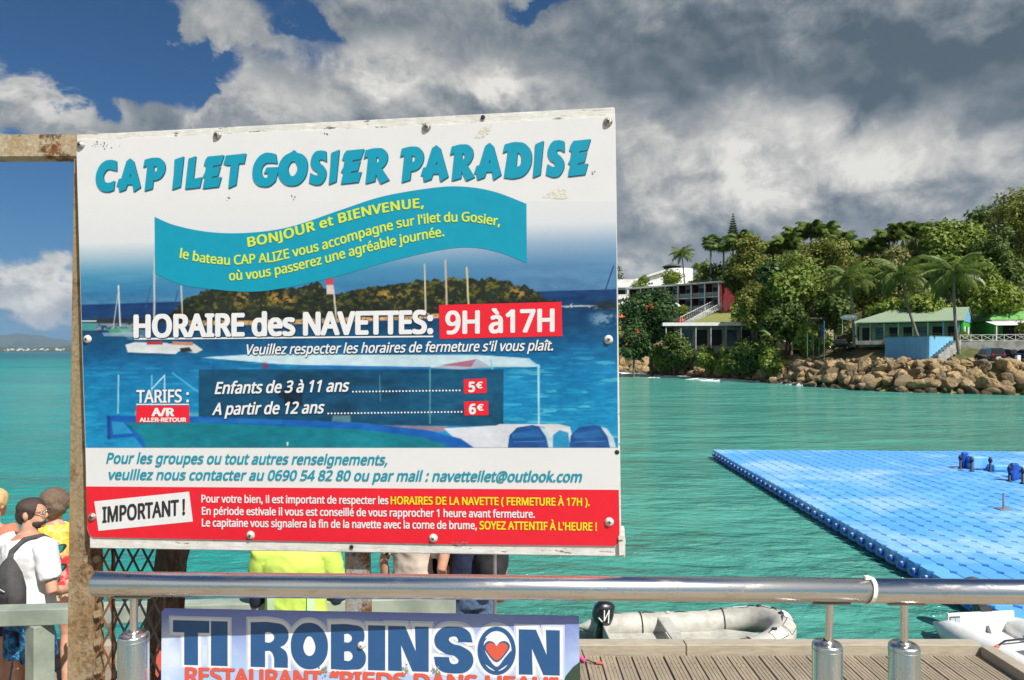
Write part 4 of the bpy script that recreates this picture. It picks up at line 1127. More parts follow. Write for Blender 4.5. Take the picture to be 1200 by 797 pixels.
MB().box(XR + .005, XR + .13, 2.2, 6.40, DK - .06, DK + .09, bev=.008).build('kerb', MT['curb_wood'], jet)
MB().box(-6.7, XR + .12, 6.42, 6.54, DK - .38, DK - .065).build('fascia', MT['curb_wood'], jet)
for px_ in (-5, -2, 1, 3.9):
    MB().lathe([(.14, -2), (.14, DK - .2)], 14, Matrix.Translation((px_, 6.1, 0))).build('pile', MT['bark'], jet)
# screws on the planks (kept as one part)
m = MB(); x = -6.6 + .0705
while x < 4.3:
    for sy in (6.15, 6.23):
        m.lathe([(.006, .0025), (.001, .0035)], 6, Matrix.Translation((x - .03, sy, DK + .002))); m.lathe([(.006, .0025), (.001, .0035)], 6, Matrix.Translation((x + .03, sy, DK + .002)))
    x += .1485
tag(m.build('screws', MT['screw_dark'], jet), kind='stuff')
# upper quay the camera stands on
pmat('quay', worn((.34, .27, .19), .35, 2.5), .8, bump=.3)
tag(MB().box(-7, 8, -6, 2.08, -2, EYE - 1.60).build('quay', MT['quay']), kind='structure')
# small red float on the deck
p = at(687, 770, 6.35); r = empty('red_cord', (p.x, p.y, DK), 'short pink and red cord lying at the corner of the blue banner', 'cord')
MB().tube([(p.x - .05, 6.3, DK + .10), (p.x - .02, 6.26, DK + .03), (p.x + .05, 6.22, DK + .016), (p.x + .10, 6.22, DK + .014)], .006, 6).build('cord', MT['tyre'], r)
MB().tube([(p.x + .08, 6.22, DK + .018), (p.x + .13, 6.20, DK + .018)], [.018, .012], 8).build('toggle', pmat('coral', (.65, .12, .08), .5), r)
MB().tube([(p.x - .09, 6.30, DK + .05), (p.x - .02, 6.24, DK + .02)], [.016, .020], 8).build('toggle', pmat('pink', (.75, .10, .25), .5), r)

# ---- grey green jetty railing
pmat('rail_grey', worn((.36, .40, .33), .28, 2.5, (.22, .26, .22)), .6, bump=.2)
rl = empty('jetty_railing', (-3.2, 4.65, DK), 'grey green jetty railing with wide posts, in front of the man in white', 'railing')
def rpt(x, z): return Vector((x, 4.65 + .075 * (x + 3.2), z))
m = MB(); a, b = rpt(-6.5, DK + 1.06), rpt(-.4, DK + 1.06); d_ = (b - a); M = frame(a, d_)
MB().box(0, d_.length, -.06, .06, -.055, .055, M, bev=.006).build('handrail', MT['rail_grey'], rl)
MB().box(0, d_.length, -.03, .03, -.70, -.62, M, bev=.006).build('lower_rail', MT['rail_grey'], rl)
for x_ in (-5.6, -3.215, -2.02, -.82, -.55):
    q = rpt(x_, DK); M = Matrix.Translation(q) @ Matrix.Rotation(R(-32), 4, 'Z')
    MB().box(-.065, .065, -.065, .065, -.05, 1.004, M, bev=.006).build('post', MT['rail_grey'], rl)
pole = at(580, 650, 4.7); tag(MB().tube([(pole.x, 4.7, DK), (pole.x, 4.7, DK + 1.75)], .012, 8).build('thin_pole', MT['galv']), 'thin upright grey pole beside the person in navy', 'pole')

# ================================================================ dinghies
def fab_fn(nt, P, rnd):
    n = noise(nt, P, 3, 6, .65); m = noise(nt, P, 14, 5, .7)
    col = mixc(nt, n.ss(.42, .66), (.50, .49, .44), (.36, .35, .31)); col = mixc(nt, m.ss(.62, .72) * .5, col, (.18, .17, .15))
    return {'color': col, 'h': n + m * .3}
pmat('tube_grey', fab_fn, .6, bump=.35, bdist=.03)
pmat('tube_white', worn((.76, .76, .74), .16, 3), .45, bump=.2, bdist=.02)
pmat('strap_black', (.02, .02, .02), .7); pmat('motor_black', worn((.012, .012, .016), .3, 8), .28, coat=.6)
pmat('motor_grey', worn((.10, .11, .12), .3, 8), .4); pmat('decal_white', (.8, .8, .8), .5)
def arc_pts(fn, n): return [fn(i / (n - 1)) for i in range(n)]
def outboard(root_loc, M, label, cowl, tilt):
    r = empty('outboard_motor', root_loc, label, 'outboard motor', None)
    T = M @ Matrix.Rotation(tilt, 4, 'Y')
    m = MB(); V = []; n = 14
    for (z, a, b, xo) in ((.28, .10, .085, 0), (.31, .16, .125, .01), (.42, .185, .135, .015), (.55, .18, .13, .01), (.64, .14, .10, -.01), (.67, .07, .05, -.02)):
        for k in range(n):
            th = 2 * PI * k / n; c_, s_ = math.cos(th), math.sin(th)
            V.append(T @ Vector((xo + a * math.copysign(abs(c_) ** .7, c_), b * math.copysign(abs(s_) ** .7, s_), z)))
    m.add(V, [(i * n + k, i * n + (k + 1) % n, (i + 1) * n + (k + 1) % n, (i + 1) * n + k) for i in range(5) for k in range(n)] + [tuple(range(5 * n, 6 * n)), tuple(range(n))[::-1]], True)
    m.build('cowling', MT[cowl], r)
    MB().box(-.06, .08, -.07, .07, .02, .30, T, bev=.02).box(-.13, -.05, -.10, .10, .10, .22, T, bev=.015).build('clamp_bracket', MT['motor_black'], r)
    MB().box(-.035, .05, -.03, .03, -.62, .03, T, bev=.015).box(-.02, .16, -.05, .05, -.42, -.40, T).build('lower_leg', MT[cowl], r)
    MB().ball((0, 0, 0), (.13, .04, .045), 10, 8, T).build('gear_case', MT[cowl], r) if False else None
    g = T @ Vector((.03, 0, -.60)); MB().ball(g, (.13, .045, .045), 12, 8, T.to_3x3().to_4x4()).build('gear_case', MT[cowl], r)
    pr = MB()
    for k in range(3):
        a = k * 2.094; e = Vector((.17, .02 * 0, -.60)); u = Vector((0, math.cos(a), math.sin(a))); w = Vector((.02, -math.sin(a) * .05, math.cos(a) * .05))
        pr.prism([T @ (e + u * .02 - w * .4), T @ (e + u * .11 - w), T @ (e + u * .12 + w), T @ (e + u * .02 + w * .4)], T.to_3x3() @ Vector((.012, 0, 0)))
    pr.build('propeller', MT['motor_grey'], r)
    return r, T
def rib(loc, yaw, L, Wd, rad, mat, label, bow=.35, strap=True):
    M = Matrix.Translation(loc) @ Matrix.Rotation(yaw, 4, 'Z')      # bow towards +x
    root = empty('inflatable_dinghy', loc, label, 'dinghy')
    hw = Wd / 2 - rad; pts = []; n = 40
    for i in range(n):
        t = i / (n - 1)
        if t < .30: u = t / .30; x, y = -.30 + u * (L * .62 + .30), hw
        elif t > .70: u = (1 - t) / .30; x, y = -.30 + u * (L * .62 + .30), -hw
        else:
            a = (t - .5) / .20 * PI / 2; x = L * .62 + (L * .38 - rad) * math.cos(a) ** .75 if abs(math.cos(a)) > 1e-6 else L * .62; y = -hw * math.sin(a)
        z = rad * .85 + bow * max(0, (x - L * .55) / (L * .45)) ** 1.8
        pts.append((x, y, z))
    rs = [rad] * n
    for i, q in enumerate((.12, .55, .85)): rs[i] = rad * q; rs[-1 - i] = rad * q
    MB().tube([M @ Vector(p) for p in pts], rs, 16).build('tube', MT[mat], root)
    MB().box(0, .05, -hw, hw, .05, .50, M, bev=.01).build('transom', MT[mat], root)
    m = MB(); m.prism([M @ Vector(p) for p in ((.05, -hw, .10), (L * .6, -hw, .10), (L * .85, 0, .22), (L * .6, hw, .10), (.05, hw, .10))], (0, 0, .04)); m.build('floor', MT[mat], root)
    MB().box(L * .33, L * .33 + .22, -hw - .02, hw + .02, .34, .38, M, bev=.01).build('bench_seat', MT[mat], root)
    if strap:
        for i in (5, 12, 26, 33):
            a, b = Vector(pts[i]), Vector(pts[i + 1]); c = (a + b) / 2; d_ = (b - a).normalized(); s = []
            for k in range(17):
                th = 2 * PI * k / 16; side = Vector((-d_.y, d_.x, 0)); s.append(M @ (c + (side * math.cos(th) + Vector((0, 0, 1)) * math.sin(th)) * (rad + .006)))
            MB().tube(s, .012, 5).build('strap', MT['strap_black'], root)
        s = [M @ (Vector(p) + Vector((0, 0, rad + .02 - .03 * (i % 3)))) for i, p in enumerate(pts[3:-3])]
        MB().tube(s, .010, 5).build('grab_line', MT['strap_black'], root)
        for i in (8, 16, 20, 24, 30):
            c = Vector(pts[i]) + Vector((0, 0, rad * .98)); MB().lathe([(.001, 0), (.05, 0), (.045, .02), (.001, .025)], 10, M @ Matrix.Translation(c)).build('tube_fitting', MT['strap_black' if i != 8 else mat], root)
    return root, M, hw, pts
r1, M1, hw1, pts1 = rib((1.55, 11.75, .02), R(3), 3.35, 1.75, .225, 'tube_grey', 'grey inflatable dinghy lying behind the jetty kerb, bow to the right', bow=.30)
# scuffed wear patches on the bow
for i, (ii, th) in enumerate(((17, 1.3), (20, 1.0), (22, .9), (24, 1.1), (27, 1.25), (14, 1.3))):
    a, b = Vector(pts1[ii]), Vector(pts1[ii + 1]); d_ = (b - a).normalized(); side = Vector((-d_.y, d_.x, 0)); m = MB(); G_ = []
    for u in range(5):
        for v in range(5):
            q = th + (v - 2) * .22; G_.append(M1 @ (a + d_ * (u - 2) * .07 + (side * math.cos(q) + Vector((0, 0, 1)) * math.sin(q)) * .231))
    m.add(G_, [(x_ + 5 * y_, x_ + 1 + 5 * y_, x_ + 6 + 5 * y_, x_ + 5 + 5 * y_) for x_ in range(4) for y_ in range(4)], True)
    o = m.build('patch', MT['tube_white' if i % 2 else 'tube_grey'], r1)
    bd = [G_[k] for k in (0, 1, 2, 3, 4, 9, 14, 19, 24, 23, 22, 21, 20, 15, 10, 5, 0)]; MB().tube(bd, .005, 4).build('patch_edge', MT['strap_black'], r1)
om, T = outboard((1.40, 11.7, .3), M1 @ Matrix.Translation((-.08, 0, .22)) @ Matrix.Rotation(R(185), 4, 'Z'), 'black outboard motor on the stern of the grey dinghy', 'motor_black', R(-14))
m = MB()
for k, (x0, z0, x1, z1) in enumerate(((-.07, .36, -.03, .58), (-.03, .57, .01, .38), (.01, .38, .05, .56), (.04, .36, .12, .42))):
    q = Vector((x1 - x0, 0, z1 - z0)).normalized(); e = Vector((q.z, 0, -q.x)) * .009
    for sy in (1, -1): m.add([T @ (Vector((x0, .139 * sy, z0)) - e), T @ (Vector((x0, .139 * sy, z0)) + e), T @ (Vector((x1, .136 * sy, z1)) + e), T @ (Vector((x1, .136 * sy, z1)) - e)], [(0, 1, 2, 3)])
m.build('decal', MT['decal_white'], om)
r2, M2, hw2, pts2 = rib((8.42, 12.3, .02), R(-84), 3.0, 1.75, .23, 'tube_white', 'white inflatable dinghy with tilted motor at the lower right corner', bow=.2, strap=False)
MB().box(.055, .062, -.62, -.42, .34, .45, M2).build('data_plate', MT['motor_grey'], r2)
for k in range(2): MB().box(.0625, .066, -.61 + k * .10, -.52 + k * .10, .345, .425, M2).build('data_plate_panel', pmat('plate_pale%d' % k, (.35, .42, .50), .5), r2)
MB().tube([M2 @ Vector((1.25, -.75, .44)), M2 @ Vector((1.12, -.5, .46)), M2 @ Vector((1.0, .8, .47))], [.018, .018, .018], 8).build('oar_shaft', MT['motor_black'], r2)
MB().tube([M2 @ Vector((1.28, -.82, .435)), M2 @ Vector((1.25, -.74, .44))], .026, 8).build('oar_grip', MT['coral'], r2)
om, T = outboard((8.6, 12.5, .4), M2 @ Matrix.Translation((-.02, .12, .30)) @ Matrix.Rotation(R(180), 4, 'Z') @ Matrix.Scale(1.15, 4), 'dark grey tilted outboard motor with a tiller on the white dinghy', 'motor_grey', R(30))
MB().tube([T @ Vector((-.10, .02, .28)), T @ Vector((-.25, .18, .27)), T @ Vector((-.32, .55, .24))], [.022, .018, .022], 8).build('tiller', MT['motor_black'], om)

# ================================================================ people
def voxel(mb, size, smooth=2, disp=0, seed=0):
    me = fix_normals(mb.mesh('tmp')); o = bpy.data.objects.new('tmp', me); COL.objects.link(o)
    md = o.modifiers.new('r', 'REMESH'); md.mode = 'VOXEL'; md.voxel_size = size
    ms = o.modifiers.new('s', 'SMOOTH'); ms.iterations = smooth; ms.factor = .5
    dg = bpy.context.evaluated_depsgraph_get(); dg.update()
    me2 = bpy.data.meshes.new_from_object(o.evaluated_get(dg)); bpy.data.objects.remove(o)
    if disp:
        from mathutils import noise as mn
        off = Vector((seed * 7.1, seed * 3.3, 0))
        co = np.empty(len(me2.vertices) * 3, dtype=np.float32); me2.vertices.foreach_get('co', co); co = co.reshape(-1, 3)
        nr = np.empty(len(me2.vertices) * 3, dtype=np.float32); me2.vertices.foreach_get('normal', nr); nr = nr.reshape(-1, 3)
        for i in range(len(co)):
            p = Vector(co[i]); k = mn.noise(Vector((p.x * 7, p.y * 7, p.z * 4 + p.x * 3)) + off) + .6 * (1 - 2 * abs(mn.noise(Vector((p.x * 9 + p.z * 5, p.y * 9, p.z * 8)) + off))) + .25 * mn.noise(p * 23 + off); co[i] += nr[i] * k * disp
        me2.vertices.foreach_set('co', co.ravel())
    me2.polygons.foreach_set('use_smooth', [True] * len(me2.polygons)); me2.materials.clear(); return me2

def ringloft(m, rings, n=18):
    """rings: (centre, rx, ry) horizontal ellipses"""
    V = []
    for (c, rx, ry) in rings:
        for k in range(n): th = 2 * PI * k / n; V.append(Vector(c) + Vector((rx * math.cos(th), ry * math.sin(th), 0)))
    Fc = [(i * n + k, i * n + (k + 1) % n, (i + 1) * n + (k + 1) % n, (i + 1) * n + k) for i in range(len(rings) - 1) for k in range(n)]
    m.add(V, Fc + [tuple(range(n))[::-1], tuple(range((len(rings) - 1) * n, len(rings) * n))])
SK = {}
def skin_mat(name, c):
    return pmat(name, worn(c, .18, 9, tuple(x * y for x, y in zip(c, (.85, .70, .65)))), .5, bump=.1)
skin_mat('skin_a', (.62, .34, .23)); skin_mat('skin_b', (.66, .38, .27)); skin_mat('skin_dark', (.20, .10, .06))

def person(label, loc, yaw, H=1.75, skin='skin_a', hair=None, hairlen=0, pose=None, top=None, bottom=None, female=False, head_yaw=0, shoes='strap_black', lean=0, sleeve=.62, vox=.0085, top_long=0, build=1.0, long_hair=False):
    s = H / 1.75; root = empty('person', loc, label, 'person', None, rz=yaw)
    pose = pose or {}
    def J(x, y, z):
        v = Vector((x, y, z)) * s
        if lean and z > .93:
            p = Vector((0, 0, .93 * s)); v = p + Matrix.Rotation(-lean, 3, 'X') @ (v - p)
        return v
    w = (.92 if female else 1.0) * build
    sh = {k: J(k * .178 * w, -.005, 1.415) for k in (-1, 1)}
    el = {k: Vector(pose.get('el%+d' % k, (k * .25, -.03, 1.13))) * s for k in (-1, 1)}
    wr = {k: Vector(pose.get('wr%+d' % k, (k * .25, .06, .88))) * s for k in (-1, 1)}
    hp = {k: Vector((k * .088, 0, .90)) * s for k in (-1, 1)}
    kn = {k: Vector(pose.get('kn%+d' % k, (k * .10, .02, .49))) * s for k in (-1, 1)}
    an = {k: Vector(pose.get('an%+d' % k, (k * .115, -.03, .08))) * s for k in (-1, 1)}
    TR = [(.84, .150, .105), (.90, .170, .118), (.98, .158 if not female else .150, .108), (1.08, .140 if not female else .122, .100), (1.18, .150, .108), (1.28, .165, .115), (1.36, .172, .112), (1.43, .150, .090), (1.475, .085, .065), (1.50, .055, .055)]
    b = MB()
    ringloft(b, [(J(0, 0, z), rx * w * s, ry * w * s) for z, rx, ry in TR])
    hd = J(0, .035, 1.635); HM = Matrix.Rotation(head_yaw, 3, 'Z')
    def Hh(x, y, z): return hd + HM @ (Vector((x, y, z)) * s)
    b.tube([J(0, 0, 1.44), J(0, .005, 1.50), J(0, .02, 1.58)], [.065 * s, .054 * s, .053 * s], 14)
    b.ball(Hh(0, -.012, .025), (.076 * s, .096 * s, .090 * s), 18, 12, HM.to_4x4())
    b.ball(Hh(0, .022, -.035), (.060 * s, .068 * s, .078 * s), 16, 10, HM.to_4x4())
    b.ball(Hh(0, .062, -.085), (.032 * s, .026 * s, .026 * s), 10, 8, HM.to_4x4())
    b.tube([Hh(0, .078, .022), Hh(0, .100, -.018), Hh(0, .092, -.032)], [.009 * s, .015 * s, .014 * s], 8)
    for k in (-1, 1):
        b.ball(Hh(k * .077, -.012, -.008), (.012 * s, .020 * s, .032 * s), 8, 8, HM.to_4x4())
        b.ball(Hh(k * .030, .074, .022), (.016 * s, .012 * s, .006 * s), 8, 6, HM.to_4x4())
        b.ball(Hh(k * .022, .074, -.056), (.018 * s, .014 * s, .006 * s), 8, 6, HM.to_4x4())
        b.tube([sh[k] + Vector((-k * .04, 0, 0)), sh[k], sh[k].lerp(el[k], .35), el[k], el[k].lerp(wr[k], .3), wr[k]], [.055 * s, .056 * s, .049 * s, .038 * s, .040 * s, .025 * s], 12)
        b.tube([hp[k] + Vector((0, 0, .02)), hp[k].lerp(kn[k], .3), kn[k], kn[k].lerp(an[k], .32), an[k]], [.090 * s, .082 * s, .054 * s, .056 * s, .034 * s], 14)
        b.tube([an[k] + Vector((0, -.05, -.045)) * s, an[k] + Vector((0, .02, -.035)) * s, an[k] + Vector((0, .10, -.055)) * s, an[k] + Vector((0, .165, -.062)) * s], [.030 * s, .042 * s, .036 * s, .018 * s], 10, flat=.8)
        # hand
        f = (wr[k] - el[k]).normalized(); sd_ = f.cross(Vector((0, 0, 1)));
        if sd_.length < .2: sd_ = Vector((0, 1, 0))
        sd_ = sd_.normalized(); nn = f.cross(sd_).normalized(); c = wr[k] + f * .045 * s
        Mh = Matrix((sd_, f, nn)).transposed().to_4x4()
        b.ball(c, (.040 * s, .052 * s, .017 * s), 12, 8, Mh)
        cl = pose.get('curl', .5)
        for q in range(4):
            o_ = c + sd_ * (q - 1.5) * .0205 * s + f * .038 * s; ln = (.060, .070, .066, .052)[q] * s
            p1 = o_ + (f * math.cos(cl * .4) - nn * math.sin(cl * .4)) * ln * .5; p2 = p1 + (f * math.cos(cl * 1.2) - nn * math.sin(cl * 1.2)) * ln * .32; p3 = p2 + (f * math.cos(cl * 2) - nn * math.sin(cl * 2)) * ln * .25
            b.tube([o_ - f * .015, o_, p1, p2, p3], [.010 * s, .010 * s, .0090 * s, .0082 * s, .006 * s], 8)
        t0 = c - sd_ * .034 * s - f * .010 * s; t1 = t0 + (-sd_ * .7 + f * .7 - nn * .25).normalized() * .035 * s; t2 = t1 + (-sd_ * .25 + f * .9 - nn * .3).normalized() * .030 * s
        b.tube([c, t0, t1, t2], [.014 * s, .013 * s, .011 * s, .008 * s], 8)
    link('body', voxel(b, vox, 3), MT[skin], root, world=False)
    # eyes
    for k in (-1, 1): MB().ball(Hh(k * .030, .076, .008), .0085 * s, 8, 6).build('eye', MT['decal_white'], root, False)
    if top:
        t = MB(); ex = .020
        ringloft(t, [(J(0, 0, z - (top_long if z < .95 else 0)), (rx * w + ex + (.012 if z < 1.1 else 0)) * s, (ry * w + ex + (.008 if z < 1.1 else 0)) * s) for z, rx, ry in TR[1:8]] + [(J(0, 0, 1.468), .095 * s, .078 * s)])
        for k in (-1, 1):
            tip = sh[k].lerp(el[k], min(sleeve, 1))
            P_ = [sh[k] + Vector((-k * .05, 0, .0)), sh[k] + Vector((k * .004, 0, .0)), sh[k].lerp(el[k], min(sleeve, 1) * .5), tip]; Rr = [.070 * s, .078 * s, .072 * s, .070 * s]
            if sleeve > 1: e2 = el[k].lerp(wr[k], sleeve - 1); P_.append(e2); Rr[-1] = .062 * s; Rr.append(.046 * s)
            t.tube(P_, Rr, 14)
        me = voxel(t, .012, 2, .011, seed=len(label)); link('shirt', me, MT[top], root, world=False)
    if bottom:
        mt, low, flare = bottom; t = MB()
        ringloft(t, [(J(0, 0, .80), .165 * w * s, .125 * s), (J(0, 0, .90), (.170 * w + .016) * s, .135 * s), (J(0, 0, .985), (.160 * w + .012) * s, .122 * s)])
        for k in (-1, 1):
            if low > .5: e = hp[k].lerp(kn[k], min(1, (0.90 - low) / .41)); t.tube([hp[k] + Vector((0, 0, .02)), hp[k].lerp(e, .5), e], [.100 * s, (.098 + flare * .5) * s, (.088 + flare) * s], 14)
            else:
                e = kn[k].lerp(an[k], (.49 - low) / .41); t.tube([hp[k] + Vector((0, 0, .02)), hp[k].lerp(kn[k], .4), kn[k], e], [.100 * s, .095 * s, .072 * s, .060 * s], 14)
        me = voxel(t, .012, 2, .006, seed=3); link('shorts' if low > .4 else 'trousers', me, MT[mt], root, world=False)
    if hair:
        t = MB(); g = hairlen
        t.ball(Hh(0, -.014, .042), ((.082 + g) * s, (.098 + g) * s, (.082 + g) * s), 18, 12, HM.to_4x4())
        if long_hair: t.tube([Hh(0, -.06, .03), Hh(0, -.09, -.08), Hh(0, -.085, -.18)], [.075 * s, .072 * s, .04 * s], 12)
        if not long_hair:
            for k in (-1, 1): t.ball(Hh(k * .055, -.012, .006), ((.026 + g) * s, .058 * s, .046 * s), 10, 8, HM.to_4x4())
            t.ball(Hh(0, -.055, -.010), ((.066 + g) * s, (.062 + g) * s, (.078 + g) * s), 14, 10, HM.to_4x4())
        me = voxel(t, .007, 1, .008 + max(g, 0) * .6, seed=5); link('hair', me, MT[hair], root, world=False)
    if shoes:
        for k in (-1, 1):
            MB().tube([an[k] + Vector((0, -.075, -.055)) * s, an[k] + Vector((0, .0, -.05)) * s, an[k] + Vector((0, .10, -.062)) * s, an[k] + Vector((0, .185, -.065)) * s], [.030 * s, .052 * s, .047 * s, .022 * s], 12, flat=.32).build('shoe', MT[shoes], root, False)
    return root, Hh, sh, J
def cloth(name, c, amt=.15, sc=6): return pmat(name, worn(c, amt, sc), .85, bump=.4, bdist=.006, coord='obj')
cloth('tee_white', (.80, .80, .80), .06); cloth('navy', (.020, .030, .075), .3); cloth('black_cloth', (.018, .018, .022), .3); cloth('beige', (.60, .50, .42), .15); cloth('hivis', (.56, .74, .12), .12)
cloth('denim', (.10, .17, .30), .45, 40); cloth('orange_top', (.62, .20, .12), .1); cloth('teal_cloth', (.01, .30, .36), .2)
def hair_fn(c1, c2):
    def fn(nt, P, rnd): n = noise(nt, mapping(nt, P, (60, 60, 14)), 3, 4, .7); return {'color': mixc(nt, n.ss(.3, .7), c1, c2), 'h': n}
    return fn
pmat('hair_brown', hair_fn((.10, .06, .04), (.27, .19, .13)), .6, coord='obj', bump=1.0); pmat('hair_dark', hair_fn((.035, .022, .018), (.08, .05, .04)), .6, coord='obj', bump=.6)
pmat('hair_blond', hair_fn((.62, .40, .16), (.80, .58, .28)), .6, coord='obj', bump=.8)
def floral_fn(nt, P, rnd):
    v = voro(nt, P, 16, 'F1'); n = noise(nt, P, 11, 3, .6)
    col = ramp(nt, n, [(.38, (.01, .02, .10)), (.45, (.015, .10, .30)), (.52, (.04, .30, .48)), (.58, (.03, .08, .30)), (.66, (.10, .45, .50))], 'CONSTANT')
    return {'color': mixc(nt, v.ss(.10, .02), col, (.5, .7, .8)), 'h': n}
pmat('floral_blue', floral_fn, .8, coord='obj')
def butterfly_fn(nt, P, rnd):
    x, y, z = sepxyz(nt, P)
    n = noise(nt, P, 14, 3, .6); v = voro(nt, mapping(nt, P, (1, .3, 1)), 17, 'DISTANCE_TO_EDGE')
    base = mixc(nt, v.ss(.07, .02), (.85, .50, .05), (.95, .78, .35))
    low = mixc(nt, n.ss(.45, .55), (.70, .03, .035), (.80, .30, .26))
    col = mixc(nt, (z + (n - .5) * .12).ss(1.22, 1.10), base, low)
    col = mixc(nt, (z + (n - .5) * .1).ss(.93, .86), col, mixc(nt, n.ss(.48, .52), (.12, .05, .03), (.5, .36, .25)))
    def wing(cx, cz, rx, rz, t):
        c_, s_ = math.cos(t), math.sin(t); dx = x - cx; dz = z - cz
        a = (dx * c_ + dz * s_) / rx; b = (dz * c_ - dx * s_) / rz; return (a * a + b * b)
    for (cx, cz, k) in ((.03, 1.17, 1.), (.02, 1.00, 1.05), (-.14, 1.08, .7)):
        for sx in (-1, 1):
            for (ox, oz, rx, rz, t) in ((.055, .035, .060, .034, .6), (.040, -.030, .042, .030, -.7)):
                q = wing(cx + sx * ox * k, cz + oz * k, rx * k, rz * k, t * sx)
                inner = mixc(nt, noise(nt, P, 45, 2, .5).ss(.45, .55), (.01, .30, .25), (.005, .03, .03))
                col = mixc(nt, q.ss(1.15, .95), col, (.008, .03, .03)); col = mixc(nt, q.ss(.7, .5), col, inner)
    return {'color': col, 'h': n}
pmat('butterfly_cloth', butterfly_fn, .8, coord='obj')

dz = DK + .004
# man in white, looking to the right
x_ = 5.1 * (34 - 600) / F
man, Hh, sh, J = person('man in a white tee and blue floral shorts with glasses and beard, face turned right', (x_ - .02, 5.12, dz), R(-22), 1.74, 'skin_a', 'hair_dark', -.004,
    {'el+1': (.30, -.02, 1.10), 'wr+1': (.22, .20, 1.04), 'el-1': (-.29, 0, 1.12), 'wr-1': (-.22, .2, 1.02), 'curl': .9}, 'tee_white', ('floral_blue', .56, .03), head_yaw=R(-62), sleeve=.72, build=1.18)
t = MB(); bl = Matrix.Rotation(R(-62), 4, 'Z')
t.ball(Hh(0, .030, -.068), (.061, .060, .050), 14, 8, bl); link('beard', voxel(t, .008, 1, .002), MT['hair_dark'], man, world=False)
g = MB()
for k in (-1, 1):
    g.tube([Hh(k * .032 + .022 * math.cos(a), .098, .010 + .016 * math.sin(a)) for a in [i * PI / 6 for i in range(13)]], .002, 5); g.tube([Hh(k * .055, .096, .016), Hh(k * .08, .0, .016)], .0028, 5)
g.tube([Hh(-.01, .100, .012), Hh(.01, .100, .012)], .002, 5); g.build('glasses', MT['strap_black'], man, False)
# sling bag
cloth('bag_grey', (.075, .070, .072), .35, 12); cloth('bag_dark', (.030, .030, .033), .3, 12)
bag = empty('sling_bag', (x_, 5.0, DK + 1.1), 'dark grey sling bag on the back of the man in white', 'bag', rz=0)
BM_ = Matrix.Translation((x_ - .02, 5.12, dz)) @ Matrix.Rotation(R(-22), 4, 'Z')
t = MB(); Tb = BM_ @ Matrix.Translation((.12, -.215, 1.15)) @ Matrix.Rotation(R(3), 4, 'Y')
V = []
for (z, a, b) in ((-.21, .06, .03), (-.19, .12, .06), (-.10, .15, .075), (.02, .14, .075), (.12, .10, .06), (.19, .05, .035), (.22, .02, .02)):
    for k in range(16): th = 2 * PI * k / 16; c_, s_ = math.cos(th), math.sin(th); V.append(Tb @ Vector((a * math.copysign(abs(c_) ** .8, c_), b * math.copysign(abs(s_) ** .8, s_), z)))
t.add(V, [(i * 16 + k, i * 16 + (k + 1) % 16, (i + 1) * 16 + (k + 1) % 16, (i + 1) * 16 + k) for i in range(6) for k in range(16)] + [tuple(range(16))[::-1], tuple(range(96, 112))], True)
t.build('bag_body', MT['bag_grey'], bag)
MB().box(-.10, .10, -.095, -.03, -.16, .00, Tb, bev=.02).build('pocket', MT['bag_dark'], bag)
MB().tube([Tb @ Vector((-.08, -.088, .03)), Tb @ Vector((.02, -.094, .045)), Tb @ Vector((.09, -.08, .02))], .004, 5).build('zipper', MT['pin_pale'], bag)
MB().box(.02, .06, -.100, -.094, -.05, -.03, Tb).build('tag', MT['pin_pale'], bag)
MB().tube([Tb @ Vector((0, 0, .21)), BM_ @ Vector((.06, -.155, 1.40)), BM_ @ Vector((.10, -.09, 1.475)), BM_ @ Vector((.12, .03, 1.475)), BM_ @ Vector((.12, .13, 1.40))], .018, 8, flat=.4).build('strap', MT['bag_grey'], bag)
MB().tube([Tb @ Vector((-.09, 0, -.17)), BM_ @ Vector((-.16, -.14, 1.02)), BM_ @ Vector((-.215, -.05, 1.0)), BM_ @ Vector((-.22, .05, 1.05))], .012, 8, flat=.4).build('strap', MT['bag_grey'], bag)
# woman in the butterfly blouse
x_ = 5.75 * (64 - 600) / F
person('woman with short brown hair in a yellow and red butterfly print dress, seen from behind', (x_, 5.75, dz), R(4), 1.66, 'skin_b', 'hair_brown', .024,
    {'el-1': (-.24, .02, 1.12), 'wr-1': (-.20, .22, 1.02), 'el+1': (.24, .02, 1.12), 'wr+1': (.19, .22, 1.02)}, 'butterfly_cloth', None, female=True, sleeve=.55, top_long=.05, build=1.05)
t = MB(); ringloft(t, [((0, 0, .74), .205, .165), ((0, 0, .84), .195, .15), ((0, 0, .95), .175, .13)])
link('skirt', voxel(t, .014, 1, .006), MT['butterfly_cloth'], [o for o in bpy.data.objects if 'butterfly print' in o.get('label', '')][0], world=False)
# blonde woman at the left edge
x_ = 5.5 * (-10 - 600) / F
person('blonde woman in a coral top cut by the left edge', (x_, 5.5, dz), R(-5), 1.72, 'skin_b', 'hair_blond', .010, {}, 'orange_top', ('navy', .6, .02), female=True, sleeve=.10, long_hair=True)
